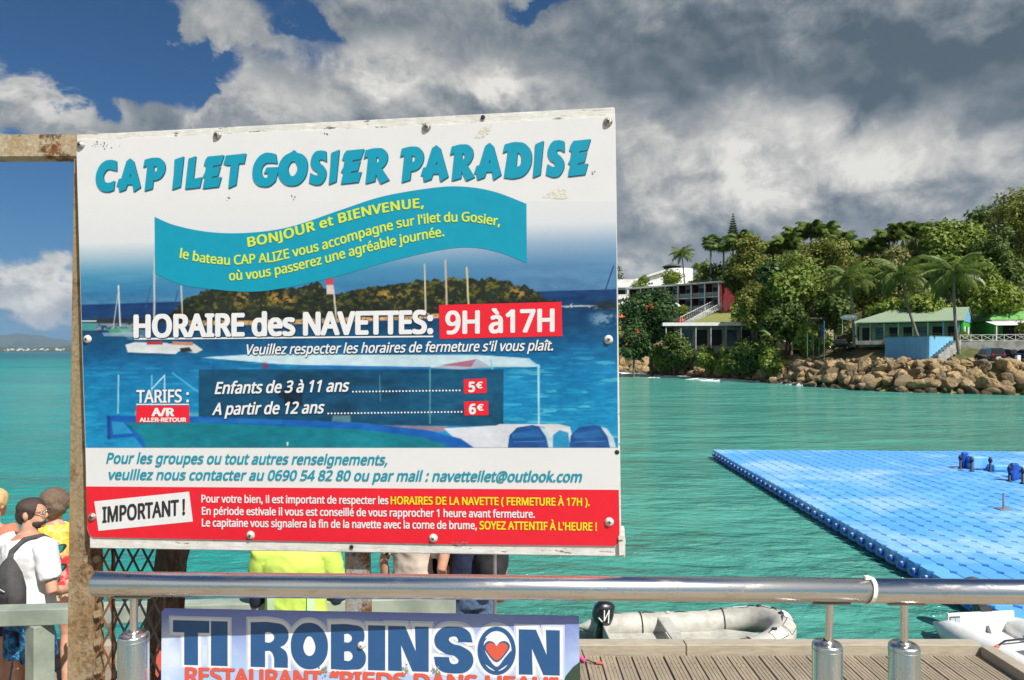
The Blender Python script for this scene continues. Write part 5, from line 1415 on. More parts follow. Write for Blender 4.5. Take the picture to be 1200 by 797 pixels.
# worker
x_ = 4.75 * (349 - 600) / F
wk, Hh, sh, J = person('worker in a yellow high visibility shirt behind the steel rail', (x_, 4.70, dz), R(6), 1.81, 'skin_a', 'hair_dark', 0,
    {'el-1': (-.28, .04, 1.13), 'wr-1': (-.10, .22, 1.08), 'el+1': (.28, .04, 1.13), 'wr+1': (.20, .24, 1.02), 'curl': 1.0}, 'hivis', ('navy', .1, 0), sleeve=.80, build=1.16, head_yaw=R(15))
cloth('reflect', (.52, .70, .42), .1)
for k in (-1, 1):
    V = []; pth = [(1.462, .045), (1.44, -.075), (1.40, -.110), (1.30, -.150), (1.15, -.150), (1.0, -.152), (.92, -.160)]
    m = MB()
    for (z, y) in pth: V += [(k * .105, y, z), (k * .155, y + .012, z)]
    m.add(V, [(2 * i, 2 * i + 1, 2 * i + 3, 2 * i + 2) for i in range(len(pth) - 1)], True)
    m.build('reflective_stripe', MT['reflect'], wk, False)
    t = MB(); e = {1: (.28, .04, 1.13), -1: (-.28, .04, 1.13)}[k]; w_ = {1: (.20, .24, 1.02), -1: (-.10, .22, 1.08)}[k]; E_, W_ = Vector(e), Vector(w_); S_ = sh[k]
    t.tube([S_.lerp(E_, .75), E_, E_.lerp(W_, .8)], [.060, .056, .044], 12); link('sleeve', voxel(t, .012, 2, .004), MT['navy'], wk, world=False)
# group behind the sign
x_ = 5.6 * (484 - 600) / F
p1, _, sh1, _ = person('person in a pale beige shirt with a black strap, mostly hidden by the sign', (x_, 5.6, dz), R(-12), 1.72, 'skin_a', 'hair_brown', .012, {'el+1': (.27, .0, 1.12), 'wr+1': (.24, .18, 1.0)}, 'beige', ('beige', .5, .02), sleeve=.7)
MB().tube([(-.19, -.10, 1.20), (-.12, -.16, 1.30), (0, -.165, 1.38), (.09, -.10, 1.47)], .018, 8, flat=.5).build('shoulder_strap', MT['black_cloth'], p1, False)
x_ = 5.85 * (513 - 600) / F
person('person in a black shirt between the beige and the navy one', (x_, 5.85, dz), R(-5), 1.78, 'skin_a', 'hair_dark', 0, {}, 'black_cloth', ('teal_cloth', .55, .02), sleeve=.6)
x_ = 5.5 * (553 - 600) / F
person('person in a navy tee and jeans beside the thin pole', (x_, 5.5, dz), R(10), 1.76, 'skin_a', 'hair_dark', 0, {'el-1': (-.25, -.10, 1.13), 'wr-1': (-.22, .10, 1.0)}, 'navy', ('denim', .1, 0), sleeve=.55)
bg = empty('black_backpack', (x_ + .15, 5.5, DK + 1.2), 'black backpack beside the person in navy', 'bag')
t = MB(); t.ball((x_ + .17, 5.36, DK + 1.22), (.13, .10, .20), 14, 10); t.ball((x_ + .17, 5.30, DK + 1.14), (.10, .07, .12), 12, 8)
link('bag_body', voxel(t, .012, 1, .008), MT['black_cloth'], bg); MB().tube([(x_ + .17, 5.36, DK + 1.40), (x_ + .15, 5.42, DK + 1.47), (x_ + .14, 5.55, DK + 1.46)], .014, 6).build('strap', MT['bag_grey'], bg)
# ================================================================ foreground: steel rail
pmat('steel', steel_fn, .25, metal=1.0, bump=.05, bdist=.001)
pmat('steel_post', steel_v_fn, .25, metal=1.0, bump=.05, bdist=.001)
pmat('tie_white', worn((.78, .78, .74), .1, 20), .5)
def rp(px, dd=0.0):          # centre line of the hand rail
    d = 1.49 - .01 * (px - 110) / 1090
    py = 684.2 + (px - 113) * (693.6 - 684.2) / 1087
    p = at(px, py, d); return p + Vector((0, dd, 0))
RR = .0262
def hrail(name, a, b, label):
    r = empty(name, a, label, 'hand rail', 'brushed steel hand rails')
    d_ = (b - a).normalized(); m = MB()
    m.tube([a, a + d_ * .002, b - d_ * .002, b], [RR - .002, RR, RR, RR - .002], 40); m.build('tube', MT['steel'], r)
    return r
A1, B1 = rp(112), rp(1017.3); A2, B2 = rp(1018.3), rp(1218 + 700)
h1 = hrail('steel_handrail', A1, B1, 'long brushed steel hand rail in front of the sign, with a rounded left end')
h2 = hrail('steel_handrail', A2, B2, 'brushed steel hand rail continuing to the right of the white cable tie')
MB().ball(A1 + Vector((.001, 0, 0)), (.006, RR - .0012, RR - .0012), 20, 12).build('end_cap', MT['steel'], h1)
d_ = (B1 - A1).normalized()
def ring(c, r, th, tilt=0):
    s = []
    for k in range(33):
        t = 2 * PI * k / 32; s.append(c + Vector((tilt * math.sin(t), math.cos(t) * r, math.sin(t) * r)))
    return s
tie = empty('cable_tie', rp(1018), 'white cable tie wrapped round the steel rail joint', 'cable tie')
V = []; n = 33
for k in range(n):
    t = 2 * PI * k / 32
    for (w, rr) in ((-.0042, RR + .0004), (-.0042, RR + .0024), (.0042, RR + .0024), (.0042, RR + .0004)): V.append(rp(1018) + Vector((w + .006 * math.sin(t), math.cos(t) * rr, math.sin(t) * rr)))
MB().add(V, [(i * 4 + k, i * 4 + (k + 1) % 4, (i + 1) * 4 + (k + 1) % 4, (i + 1) * 4 + k) for i in range(n - 1) for k in range(4)]).build('band', MT['tie_white'], tie)
c = rp(1015) + Vector((0, -.004, RR + .001)); MB().box(-.006, .006, -.005, .005, -.002, .006, Matrix.Translation(c), bev=.001).build('head', MT['tie_white'], tie)
def spost(px_top, px_bot, ytop, lab, plate=True):
    c = rp(px_top); r = empty('steel_post', (c.x, c.y, EYE - 1.6), lab, 'post', 'steel posts under the hand rail')
    d = c.y; q = at(px_bot, ytop, d)
    zt = q.z
    MB().tube([(c.x, d, c.z - RR + .003), (q.x, d, zt - .05)], .0080, 16).build('stem', MT['steel_post'], r)
    M = Matrix.Translation((q.x, d, 0))
    MB().lathe([(.001, zt - .001), (.0265, zt), (.0300, zt - .003), (.0310, zt - .006), (.0310, EYE - 1.6)], 32, M).build('tube', MT['steel_post'], r)
    MB().lathe([(.001, zt + .0005), (.014, zt + .0005), (.013, zt + .004), (.0085, zt + .006)], 16, M).build('collar', MT['steel_post'], r)
    MB().lathe([(.0311, zt - .014), (.0316, zt - .0135), (.0316, zt - .0125), (.0311, zt - .012)], 32, M).build('seam_ring', MT['galv'], r)
    if plate: MB().box(-.040, .040, -.011, .011, -.0015, .0015, Matrix.Translation((c.x, d, c.z - RR - .0005))).build('saddle_plate', MT['galv'], r)
spost(157, 156.5, 742, 'steel post below the left end of the rail, in front of the wire mesh')
spost(973, 969.5, 753, 'steel post just left of the cable tie')
spost(1059.5, 1059.5, 754.5, 'steel post just right of the cable tie')

# ================================================================ sign plane
class Plane:
    """vertical board; S(px, py) gives the point of the board seen at that photograph pixel, e metres in front of it"""
    def __init__(s, pxa, da, pxb, db):
        a = at(pxa, HY, da); b = at(pxb, HY, db); s.a = a; s.u = (b - a).normalized(); s.n = Vector((s.u.y, -s.u.x, 0))
    def S(s, px, py, e=0.0):
        dv = Vector(((px - 600) / F, 1, -(py - HY) / F)); o = Vector((0, 0, EYE))
        q = s.a + s.n * e
        t = (q - o).dot(s.n) / dv.dot(s.n); return o + dv * t
    def off(s, px, py, e):   # plane point moved along the normal
        return s.S(px, py, 0) + s.n * e
SP = Plane(88, 1.70, 720, 1.556); S0 = SP.off
def sign_lit(nt, P, c):
    return c
def print_mat(name, c, **k): return pmat(name, worn(c, .05, 40), .42, bump=.04, bdist=.001, **k)
def panel_fn(nt, P, rnd):
    x, y, z = sepxyz(nt, P)
    n = noise(nt, P, 9, 6, .65); m = noise(nt, P, 60, 4, .7); st = noise(nt, mapping(nt, P, (3, 3, 1)), 4.5, 3, .6, 1.5)
    col = mixc(nt, n.ss(.45, .75) * .25, (.66, .66, .67), (.55, .55, .55))
    col = mixc(nt, st.ss(.66, .70) * (noise(nt, P, 2.2, 2, .5).ss(.55, .62)) * .6, col, (.66, .64, .52))
    col = mixc(nt, m.ss(.74, .78) * noise(nt, P, 7, 2, .5).ss(.58, .68) * .8, col, (.12, .11, .10))
    return {'color': col, 'h': n}
pmat('panel_white', panel_fn, .35, bump=.05, bdist=.002, coat=.15)
def frame_fn(nt, P, rnd):
    n = noise(nt, mapping(nt, P, (5, 5, 26)), 2.4, 7, .7); g = noise(nt, P, 30, 5, .7); w = noise(nt, mapping(nt, P, (10, 10, 60)), 2, 4, .6)
    col = mixc(nt, g.ss(.35, .7), (.68, .67, .64), (.56, .55, .50))
    chip = n.ss(.60, .62)
    col = mixc(nt, chip, col, mixc(nt, w.ss(.4, .6), (.24, .19, .13), (.10, .08, .06)))
    col = mixc(nt, noise(nt, P, 14, 3, .6).ss(.70, .76) * .8, col, (.30, .13, .04))
    return {'color': col, 'h': n * -1.0 + w * .3}
pmat('frame_white', frame_fn, .7, bump=.6, bdist=.004)
sign = empty('shuttle_sign', S0(410, 648, -.02), 'large white, blue and red notice board with boat shuttle times and prices', 'sign board')
def slab(name, pts, e0, e1, mat, parent, pl=SP, bev=.0, label=None):
    """polygon given in photograph pixels, between e0 and e1 metres off the board plane"""
    A_ = [pl.off(x, y, e0) for x, y in pts]
    m = MB().prism(A_, pl.n * (e1 - e0)); me = fix_normals(m.mesh(name))
    if bev:
        bm = bmesh.new(); bm.from_mesh(me); bmesh.ops.bevel(bm, geom=bm.edges[:], offset=bev, segments=2, affect='EDGES'); bm.to_mesh(me); bm.free()
    return link(name, me, MT[mat], parent, label=label)
def rnd_corner(cx, cy, r, a0, a1, n=5): return [(cx + r * math.cos(R(a0 + (a1 - a0) * i / n)), cy + r * math.sin(R(a0 + (a1 - a0) * i / n))) for i in range(n + 1)]
# wooden frame behind the print
slab('top_rail', [(88.5, 157.5), (720.5, 125), (721.5, 152), (89.5, 186)], -.030, -.0025, 'frame_white', sign, bev=.002)
slab('bottom_rail', [(103.5, 615), (732, 620), (733, 653), (104, 643)], -.030, -.0025, 'frame_white', sign, bev=.002)
slab('side_rail', [(707, 153.5), (721.3, 152.8), (728, 619.2), (713, 619)], -.028, -.0026, 'frame_white', sign, bev=.001)
slab('side_rail', [(89.6, 187), (104, 186), (118, 614), (103.2, 614)], -.028, -.0026, 'frame_white', sign, bev=.001)
slab('side_rail', [(430, 168), (448, 167), (452, 615), (434, 614)], -.028, -.0026, 'frame_white', sign, bev=.001)
# rounded lump of filler at the lower right corner
slab('corner_block', [(724, 628), (731, 626), (733, 632), (732, 650), (725, 651)], -.012, .006, 'frame_white', sign, bev=.0015)
# print panel outline
PO = [(89.5, 172), (91.5, 166.5), (97, 164.5), (300, 156.2), (500, 147.2), (712, 137.2), (720, 138.5), (721.3, 142), (722.8, 250), (724, 400), (725, 525), (726.3, 625), (726, 636), (721, 640.5), (500, 637.8), (300, 633.8), (110, 630.3), (104.5, 627.5), (102.5, 620), (100, 525), (96, 400), (92.5, 280)]
slab('panel', PO, -.0022, 0, 'panel_white', sign)

# ---- printed photograph: a fine grid coloured vertex by vertex
def print_photo():
    step = 1.0; px0, px1, py0, py1 = 92.0, 723.5, 236.0, 524.5
    nx = int((px1 - px0) / step) + 1; ny = int((py1 - py0) / step) + 1
    gx_ = np.linspace(0, 1, nx); gyy = np.linspace(py0, py1, ny)
    le = np.interp(gyy, [236, 280, 400, 525], [91.7, 93.0, 96.6, 100.6]); re = np.interp(gyy, [236, 250, 400, 525], [721.9, 722.1, 723.2, 724.3])
    X = le[:, None] * (1 - gx_)[None, :] + re[:, None] * gx_[None, :]
    Y = np.repeat(gyy[:, None], nx, 1)
    top = 0
    rs = np.random.RandomState(12)
    G = rs.rand(256, 256)
    def vn(x, y):
        xi = np.floor(x).astype(int); yi = np.floor(y).astype(int); fx = x - xi; fy = y - yi; fx = fx * fx * (3 - 2 * fx); fy = fy * fy * (3 - 2 * fy)
        g = lambda a, b: G[a % 256, b % 256]
        return (g(xi, yi) * (1 - fx) + g(xi + 1, yi) * fx) * (1 - fy) + (g(xi, yi + 1) * (1 - fx) + g(xi + 1, yi + 1) * fx) * fy
    def fb(x, y, o=4, r=.55):
        t = 0; a = 1; w = 0
        for k in range(o): t = t + a * vn(x * 2 ** k + 13.7 * k, y * 2 ** k + 7.3 * k); w += a; a *= r
        return t / w
    C = np.empty((ny, nx, 3)); C[:] = (255, 255, 255)
    def lay(mask, c, a=1.0):
        m_ = (np.clip(mask, 0, 1) * a)[..., None]; C[:] = C * (1 - m_) + np.array(c, float) * m_ if not isinstance(c, np.ndarray) else C * (1 - m_) + c * m_
    def st(v, a, b): t = np.clip((v - a) / (b - a), 0, 1); return t * t * (3 - 2 * t)
    def grad(v, stops):
        p = [s_[0] for s_ in stops]; return np.stack([np.interp(v, p, [s_[1][i] for s_ in stops]) for i in range(3)], -1)
    hz = 357 + (X - 100) * (339 - 357) / 620        # horizon inside the print
    u = Y - hz
    # sky: white paper fading into blue
    C[:] = grad(u, [(-120, (241, 241, 242)), (-72, (232, 235, 240)), (-52, (165, 195, 215)), (-32, (70, 150, 190)), (-14, (52, 128, 178)), (0, (70, 130, 175))])
    lay(st(X, 330, 660), grad(u, [(-120, (241, 241, 242)), (-80, (228, 232, 239)), (-55, (150, 178, 208)), (-30, (95, 140, 185)), (0, (85, 130, 175))]), .85)
    lay(st(fb(X / 90, Y / 14), .5, .8) * st(u, -60, -35), (120, 170, 205), .35)
    # sea
    sea = grad(u, [(0, (14, 60, 118)), (22, (10, 62, 112)), (40, (8, 75, 120)), (62, (8, 96, 150)), (90, (12, 128, 186)), (130, (8, 140, 196)), (175, (18, 150, 205))])
    lay(st(u, -.6, .6), sea)
    rip = fb(X / 26, Y / 2.6, 4); rip2 = fb(X / 9 + 50, Y / 1.7, 3)
    lay(st(u, 55, 80) * st(rip, .50, .72), (38, 172, 220), .55); lay(st(u, 55, 80) * st(rip2, .55, .8), (6, 108, 168), .45)
    lay(st(u, 60, 100) * st(fb(X / 40 + 9, Y / 5), .62, .7) * st(X, 560, 640), (120, 215, 235), .6)
    # island
    isl = np.interp(X, [195, 215, 235, 260, 290, 330, 345, 372, 384, 396, 415, 440, 470, 500, 540, 580, 615, 632, 646], [372, 352, 342, 338, 336, 336, 338, 331, 340, 343, 341, 336, 332, 328, 326.5, 327, 334, 344, 352])
    isl = isl + (fb(X / 7, Y * 0 + 3.3, 3) - .5) * 10
    shore = np.interp(X, [90, 200, 330, 520, 640], [379, 376, 375, 367, 357])
    leaf = fb(X / 5.5, Y / 4.2, 4, .7); lf2 = fb(X / 16 + 40, Y / 9, 3)
    tree_ = np.zeros_like(C); tree_[:] = (28, 36, 22)
    sunny = st(X, 330, 470)
    m_ = st(leaf, .46, .66)[..., None]; tree_ = tree_ * (1 - m_) + (np.array((60, 66, 26)) * (1 - sunny[..., None]) + np.array((112, 108, 28)) * sunny[..., None] * .85) * m_
    m_ = (st(leaf, .62, .80) * st(lf2, .45, .65) * .65)[..., None]; tree_ = tree_ * (1 - m_) + np.array((160, 150, 56)) * m_
    for (cx, cy, rx, ry) in ((283, 351, 10, 9), (322, 349, 9, 8), (338, 352, 8, 9), (608, 343, 14, 7), (455, 345, 18, 6)):
        m_ = (np.exp(-((X - cx) / rx) ** 2 - ((Y - cy) / ry) ** 2) * st(leaf, .4, .58) * .9)[..., None]; tree_ = tree_ * (1 - m_) + np.array((196, 150, 58)) * m_
    m_ = (st(Y - shore, -16, -2) * .6)[..., None]; tree_ = tree_ * (1 - m_) + np.array((24, 24, 18)) * m_
    lay(st(Y - isl, -.8, .8) * st(shore - Y, -1, 1) * st(X, 196, 206) * st(652, 0, 1) if False else st(Y - isl, -.8, .8) * (Y < shore) * (X > 196) * (X < 652 - (Y - 345) * .0), tree_)
    beach = (np.abs(Y - shore - 3.0 * 1) < 3.6) * (X > 205) * (X < 700)
    lay(st(3.4 - np.abs(Y - shore - 3), 0, 1.4) * st(X, 200, 225) * st(652, X * 0, 1) if False else st(3.4 - np.abs(Y - shore - 3), 0, 1.4) * st(X, 200, 225) * (1 - st(X, 640, 662)), (208, 160, 104))
    bt = fb(X / 4, Y / 2.5, 3); lay(st(6 - np.abs(Y - shore - 3), 0, 3) * st(bt, .58, .68) * st(X, 205, 240) * (1 - st(X, 520, 600)), (60, 42, 40), .8)
    lay(st(4 - np.abs(Y - shore - 2), 0, 2) * st(fb(X / 3 + 5, Y / 2, 3), .60, .68) * st(X, 205, 240), (232, 214, 190), .8)
    # left breakwater, pier
    lay(st(3.2 - np.abs(Y - 376), 0, 1.2) * (X > 106) * (X < 215), (46, 44, 44), .9); lay(st(5 - np.abs(Y - 383), 0, 2) * (X > 98) * (X < 165) * st(bt, .35, .6), (150, 160, 165), .9)
    lay(st(5.0 - np.abs(Y - 383), 0, 1.5) * (X < 113), (70, 150, 150)); lay(st(1.0 - np.abs(Y - 376.5), 0, .8) * (X < 113), (225, 235, 235)); lay(st(1.5 - np.abs(Y - 389), 0, 1) * (X < 120), (20, 50, 80))
    # rock right, white line
    lay(st(1.4 - np.abs(Y - 359.5 + (X - 640) * .02), 0, 1) * (X > 650) * (X < 700), (190, 205, 215), .9)
    lay(np.exp(-((X - 712) / 13) ** 2 - ((Y - 358) / 4.5) ** 2) * 1.6, (26, 44, 52)); lay(np.exp(-((X - 708) / 16) ** 4 - ((Y - 374) / 8) ** 4) * st(bt, .35, .6), (150, 175, 200), .75)
    def line(x0, y0, x1, y1, w, c, a=1.):
        dx, dy = x1 - x0, y1 - y0; L2 = dx * dx + dy * dy; t = np.clip(((X - x0) * dx + (Y - y0) * dy) / L2, 0, 1)
        lay(st(w - np.hypot(X - x0 - t * dx, Y - y0 - t * dy), -.5, .5), c, a)
    def poly(pts, c, a=1., soft=.6):
        ins = np.zeros(X.shape, bool); dm = np.full(X.shape, 1e9); n_ = len(pts)
        for i in range(n_):
            x1, y1 = pts[i]; x2, y2 = pts[(i + 1) % n_]
            if y1 != y2: ins ^= ((y1 > Y) != (y2 > Y)) & (X < (x2 - x1) * (Y - y1) / (y2 - y1) + x1)
            L2 = max((x2 - x1) ** 2 + (y2 - y1) ** 2, 1e-9); t = np.clip(((X - x1) * (x2 - x1) + (Y - y1) * (y2 - y1)) / L2, 0, 1)
            dm = np.minimum(dm, np.hypot(X - x1 - t * (x2 - x1), Y - y1 - t * (y2 - y1)))
        lay(st(np.where(ins, dm, -dm), -soft, soft), c, a)
    # masts and far boats
    for (x0, y0, x1, y1, w, c) in ((139, 335, 141, 382, .9, (225, 228, 230)), (139, 340, 133, 384, .6, (190, 190, 180)), (181, 300, 181, 372, 1.1, (205, 205, 200)), (177, 335, 171, 360, .5, (60, 90, 130)), (212.5, 335, 214, 372, .8, (205, 200, 185)), (209, 340, 204, 360, .5, (50, 80, 120)),
                                  (391, 340, 394, 372, 1.0, (215, 205, 185)), (497.5, 310, 499, 366, .9, (210, 200, 175)), (522, 305, 523.5, 358, 1.1, (205, 185, 165)), (547, 314, 549, 356, 1.1, (215, 205, 160)), (719, 312, 706, 350, .7, (30, 55, 95))): line(x0, y0, x1, y1, w, c)
    poly([(126, 386), (150, 384), (158, 391), (132, 394)], (70, 160, 120)); poly([(120, 390), (158, 389), (170, 395), (122, 394)], (150, 170, 200), .8)
    # lighthouse
    poly([(382, 320), (390, 320), (391, 334), (381.5, 334)], (206, 70, 88)); poly([(382.5, 334), (391, 334), (392, 345), (383, 345)], (225, 205, 200)); poly([(383.5, 317), (389, 317), (389, 320), (383.5, 320)], (150, 60, 80))
    # catamaran
    poly([(147, 404), (158, 401), (196, 402), (214, 408), (206, 415), (150, 413)], (226, 232, 236)); poly([(196, 403), (228, 403), (238, 410), (230, 414), (206, 411)], (222, 226, 224)); poly([(173, 400), (190, 400), (191, 404), (172, 404)], (186, 50, 60)); poly([(202, 400), (226, 401), (226, 405), (202, 404)], (200, 140, 120)); poly([(211, 408), (222, 407), (226, 412), (212, 413)], (40, 50, 60)); poly([(150, 413.5), (205, 415), (200, 417), (150, 415.5)], (8, 70, 110), .8)
    poly([(140, 386), (170, 386), (172, 400), (150, 398)], (170, 190, 200), .35)
    # big shuttle boat, canopy
    poly([(236, 419), (300, 415), (500, 416), (560, 416), (620, 420), (632, 430), (470, 431), (330, 427)], (206, 232, 244)); poly([(505, 431), (560, 421), (576, 430), (540, 433)], (176, 186, 205)); poly([(516, 428), (558, 421), (552, 430)], (176, 90, 110), .8)
    poly([(380, 428), (505, 430), (505, 434), (330, 432)], (28, 110, 190), .8); line(575, 422, 590, 500, .8, (130, 215, 225)); line(631, 428, 631.5, 500, 1.3, (170, 225, 240)); line(618, 421, 632, 430, 1.2, (170, 225, 240))
    line(139, 440, 138.5, 484, .9, (150, 215, 240)); line(178, 440, 178, 480, .7, (120, 200, 235)); line(178, 456, 193, 440, .8, (190, 230, 245)); line(193, 440, 193, 480, .7, (190, 230, 245)); line(202, 437, 236, 462, .7, (90, 190, 230)); line(250, 425, 250, 440, .8, (20, 90, 170)); line(225, 440, 255, 423, .8, (30, 110, 185))
    lay(np.exp(-((X - 311) / 3.2) ** 2 - ((Y - 429) / 3.5) ** 2), (170, 30, 60), .9)
    poly([(233, 433), (590, 433), (590, 500), (233, 496)], (8, 74, 112), .93)
    ngl = fb(X / 50, Y / 22, 3); lay((X > 236) * (X < 589) * (Y > 435) * (Y < 498) * st(ngl, .5, .7), (6, 56, 84), .6)
    poly([(480, 438), (588, 438), (588, 496), (480, 492)], (10, 92, 130), .45); line(445, 440, 446, 470, .6, (90, 150, 170), .8); line(504, 432, 504, 496, .8, (110, 170, 190), .8); line(330, 462, 345, 472, 4, (10, 14, 24), .5); poly([(333, 455), (355, 455), (355, 476), (333, 476)], (6, 24, 44), .7); poly([(390, 487), (411, 487), (411, 500), (388, 500)], (100, 140, 150), .8)
    poly([(585, 497), (655, 497), (668, 500), (674, 525), (560, 525), (556, 512)], (226, 228, 234)); poly([(440, 498), (525, 500), (520, 506), (446, 501)], (188, 120, 130), .8); poly([(520, 502), (592, 498), (610, 525), (545, 525)], (222, 226, 236))
    # hull
    poly([(125, 487), (233, 488), (420, 495), (500, 504), (540, 514), (556, 525), (168, 525), (158, 512), (126, 514)], (10, 96, 186)); poly([(148, 495), (232, 495), (420, 503), (495, 512), (532, 525), (172, 525), (165, 510)], (4, 128, 148)); poly([(131, 494), (145, 495), (156, 508), (133, 509)], (34, 150, 205)); line(128, 489, 128, 513, 2, (14, 70, 150)); poly([(233, 490), (330, 492), (330, 497), (233, 495)], (40, 130, 200), .5)
    poly([(158, 482), (233, 484), (233, 488), (158, 487)], (150, 200, 215), .6)
    poly([(336, 518), (338, 518), (338, 522), (336, 523)], (220, 235, 235))
    # outboards of the boat
    for ox in (0, 72):
        poly([(595 + ox, 525), (597 + ox, 510), (606 + ox, 501), (624 + ox, 498), (638 + ox, 501), (645 + ox, 513), (647 + ox, 525)], (26, 84, 156)); poly([(632 + ox, 500), (639 + ox, 502), (647 + ox, 513), (650 + ox, 525), (643 + ox, 525), (640 + ox, 512)], (200, 222, 234)); poly([(600 + ox, 508), (630 + ox, 503), (636 + ox, 512), (600 + ox, 514)], (44, 120, 186), .6); line(602 + ox, 518, 638 + ox, 517, .5, (90, 150, 200), .8)
    poly([(648, 525), (648, 510), (656, 504), (666, 507), (668, 525)], (40, 150, 200))
    gr_ = (fb(X / 11 + 3, Y / 5, 4) - .5)[..., None] * 34 + (fb(X / 60 + 30, Y / 30, 3) - .5)[..., None] * 26; C[:] = C + gr_ * st(u, -30, 0)[..., None]
    C[:] = C + (rs.rand(ny, nx, 1) - .5) * 4
    lin_ = np.clip(C, 0, 255) / 255.; lin_ = np.where(lin_ <= .04045, lin_ / 12.92, ((lin_ + .055) / 1.055) ** 2.4) * .74
    V = np.empty((ny * nx, 3)); XX = X.ravel(); YY = Y.ravel()
    # board point for each pixel
    dv = np.stack([(XX - 600) / F, np.ones_like(XX), -(YY - HY) / F], 1); nn = np.array(SP.n[:]); a_ = np.array(SP.a[:]); o_ = np.array((0, 0, EYE))
    t = (a_ - o_).dot(nn) / dv.dot(nn); V = o_ + dv * t[:, None] + nn * .0006
    i = np.arange((ny - 1) * (nx - 1)); r_ = i // (nx - 1); c_ = i % (nx - 1); a = r_ * nx + c_
    me = mesh_np('printed_photo', V, np.stack([a + nx, a + nx + 1, a + 1, a], 1))
    ca = me.color_attributes.new('print', 'FLOAT_COLOR', 'POINT')
    ca.data.foreach_set('color', np.concatenate([lin_.reshape(-1, 3), np.ones((ny * nx, 1))], 1).astype(np.float32).ravel())
    m = bpy.data.materials.new('print_photo'); m.use_nodes = True; nt = m.node_tree; b = nt.nodes['Principled BSDF']
    at_ = nt.nodes.new('ShaderNodeAttribute'); at_.attribute_name = 'print'; g = nt.nodes.new('ShaderNodeNewGeometry'); P = N(nt, g.outputs['Position'])
    c = mixc(nt, noise(nt, P, 70, 4, .7).ss(.76, .79) * .7, N(nt, at_.outputs['Color']), (.7, .7, .68)); nt.links.new(c.s, b.inputs['Base Color']); b.inputs['Roughness'].default_value = .38; b.inputs['Coat Weight'].default_value = .1
    link('printed_photo', me, m, sign)
print_photo()

# ---- flat printed areas
print_mat('ink_teal', (.0, .275, .41)); print_mat('ink_teal_text', (.0, .27, .37)); print_mat('ink_red', (.70, .010, .026)); print_mat('ink_white', (.70, .70, .71)); print_mat('ink_yellow', (.56, .68, .05)); print_mat('ink_gold', (.74, .64, .01))
print_mat('ink_dark', (.022, .024, .026)); print_mat('ink_shadow', (.01, .05, .09)); print_mat('ink_navy', (.0, .045, .09)); print_mat('ink_title_edge', (.0, .10, .16))
def flat(name, pts, e, mat, parent=None, pl=None):
    pl = pl or SP; m = MB(); V = [pl.off(x, y, e) for x, y in pts]; m.add(V, [tuple(range(len(V)))[::-1]])
    me = m.mesh(name); bm = bmesh.new(); bm.from_mesh(me); bmesh.ops.triangulate(bm, faces=bm.faces[:]); bm.to_mesh(me); bm.free()
    return link(name, me, MT[mat], parent or sign)
flat('white_band', [(100.6, 525.3), (724.9, 525.3), (725.6, 575), (101.2, 570.6)], .0007, 'panel_white')
flat('red_band', [(101.0, 570), (725.2, 574), (726.0, 625), (725.6, 635.6), (720.5, 639.8), (500, 637.2), (300, 633.2), (110, 629.6), (105, 627), (103, 619)], .0010, 'ink_red')
# ribbon
def cat(pts, n=12):
    out = []
    P_ = [pts[0]] + list(pts) + [pts[-1]]
    for i in range(1, len(P_) - 2):
        p0, p1, p2, p3 = P_[i - 1], P_[i], P_[i + 1], P_[i + 2]
        for k in range(n):
            t = k / n; out.append(tuple(.5 * ((2 * b) + (-a + c) * t + (2 * a - 5 * b + 4 * c - d) * t * t + (-a + 3 * b - 3 * c + d) * t ** 3) for a, b, c, d in zip(p0, p1, p2, p3)))
    out.append(tuple(pts[-1])); return out
TOPC = cat([(181, 254), (205, 264), (245, 272), (290, 273), (340, 266), (400, 246), (450, 230), (510, 220), (545, 219), (580, 225), (617, 239)])
BOTC = cat([(183, 321), (210, 333), (240, 338), (290, 342), (330, 338), (390, 325), (450, 308), (510, 294), (550, 290), (585, 296), (618, 309)])
m = MB(); n = 90; V = []
def interp(c, x): return float(np.interp(x, [p[0] for p in c], [p[1] for p in c]))
for i in range(n):
    x = 181.5 + (617 - 181.5) * i / (n - 1); V += [SP.off(x, interp(TOPC, x), .0012), SP.off(x + .5, interp(BOTC, x), .0012)]
m.add(V, [(2 * i, 2 * i + 1, 2 * i + 3, 2 * i + 2) for i in range(n - 1)]); m.build('ribbon', MT['ink_teal'], sign)
flat('red_box', [(514.5, 357.5), (658, 353.8), (659, 394), (515.5, 397.2)], .0016, 'ink_red')
flat('white_line', [(158, 396.2), (508, 393.4), (508, 395.2), (158, 398.2)], .0014, 'ink_white')
flat('red_box', [(160, 475.6), (222, 475.6), (222.3, 495.4), (160, 495.4)], .0014, 'ink_red')
flat('white_line', [(160, 473.2), (222, 473.2), (222, 474.6), (160, 474.6)], .0014, 'ink_white')
flat('red_box', [(543.5, 444.5), (570, 443.5), (570.5, 460.5), (544, 461.5)], .0014, 'ink_red')
flat('red_box', [(544, 470.5), (572, 470), (572.5, 486.5), (544.5, 487)], .0014, 'ink_red')
flat('white_box', [(111, 587.5), (222, 576), (226.5, 611), (116, 622)], .0016, 'ink_white')

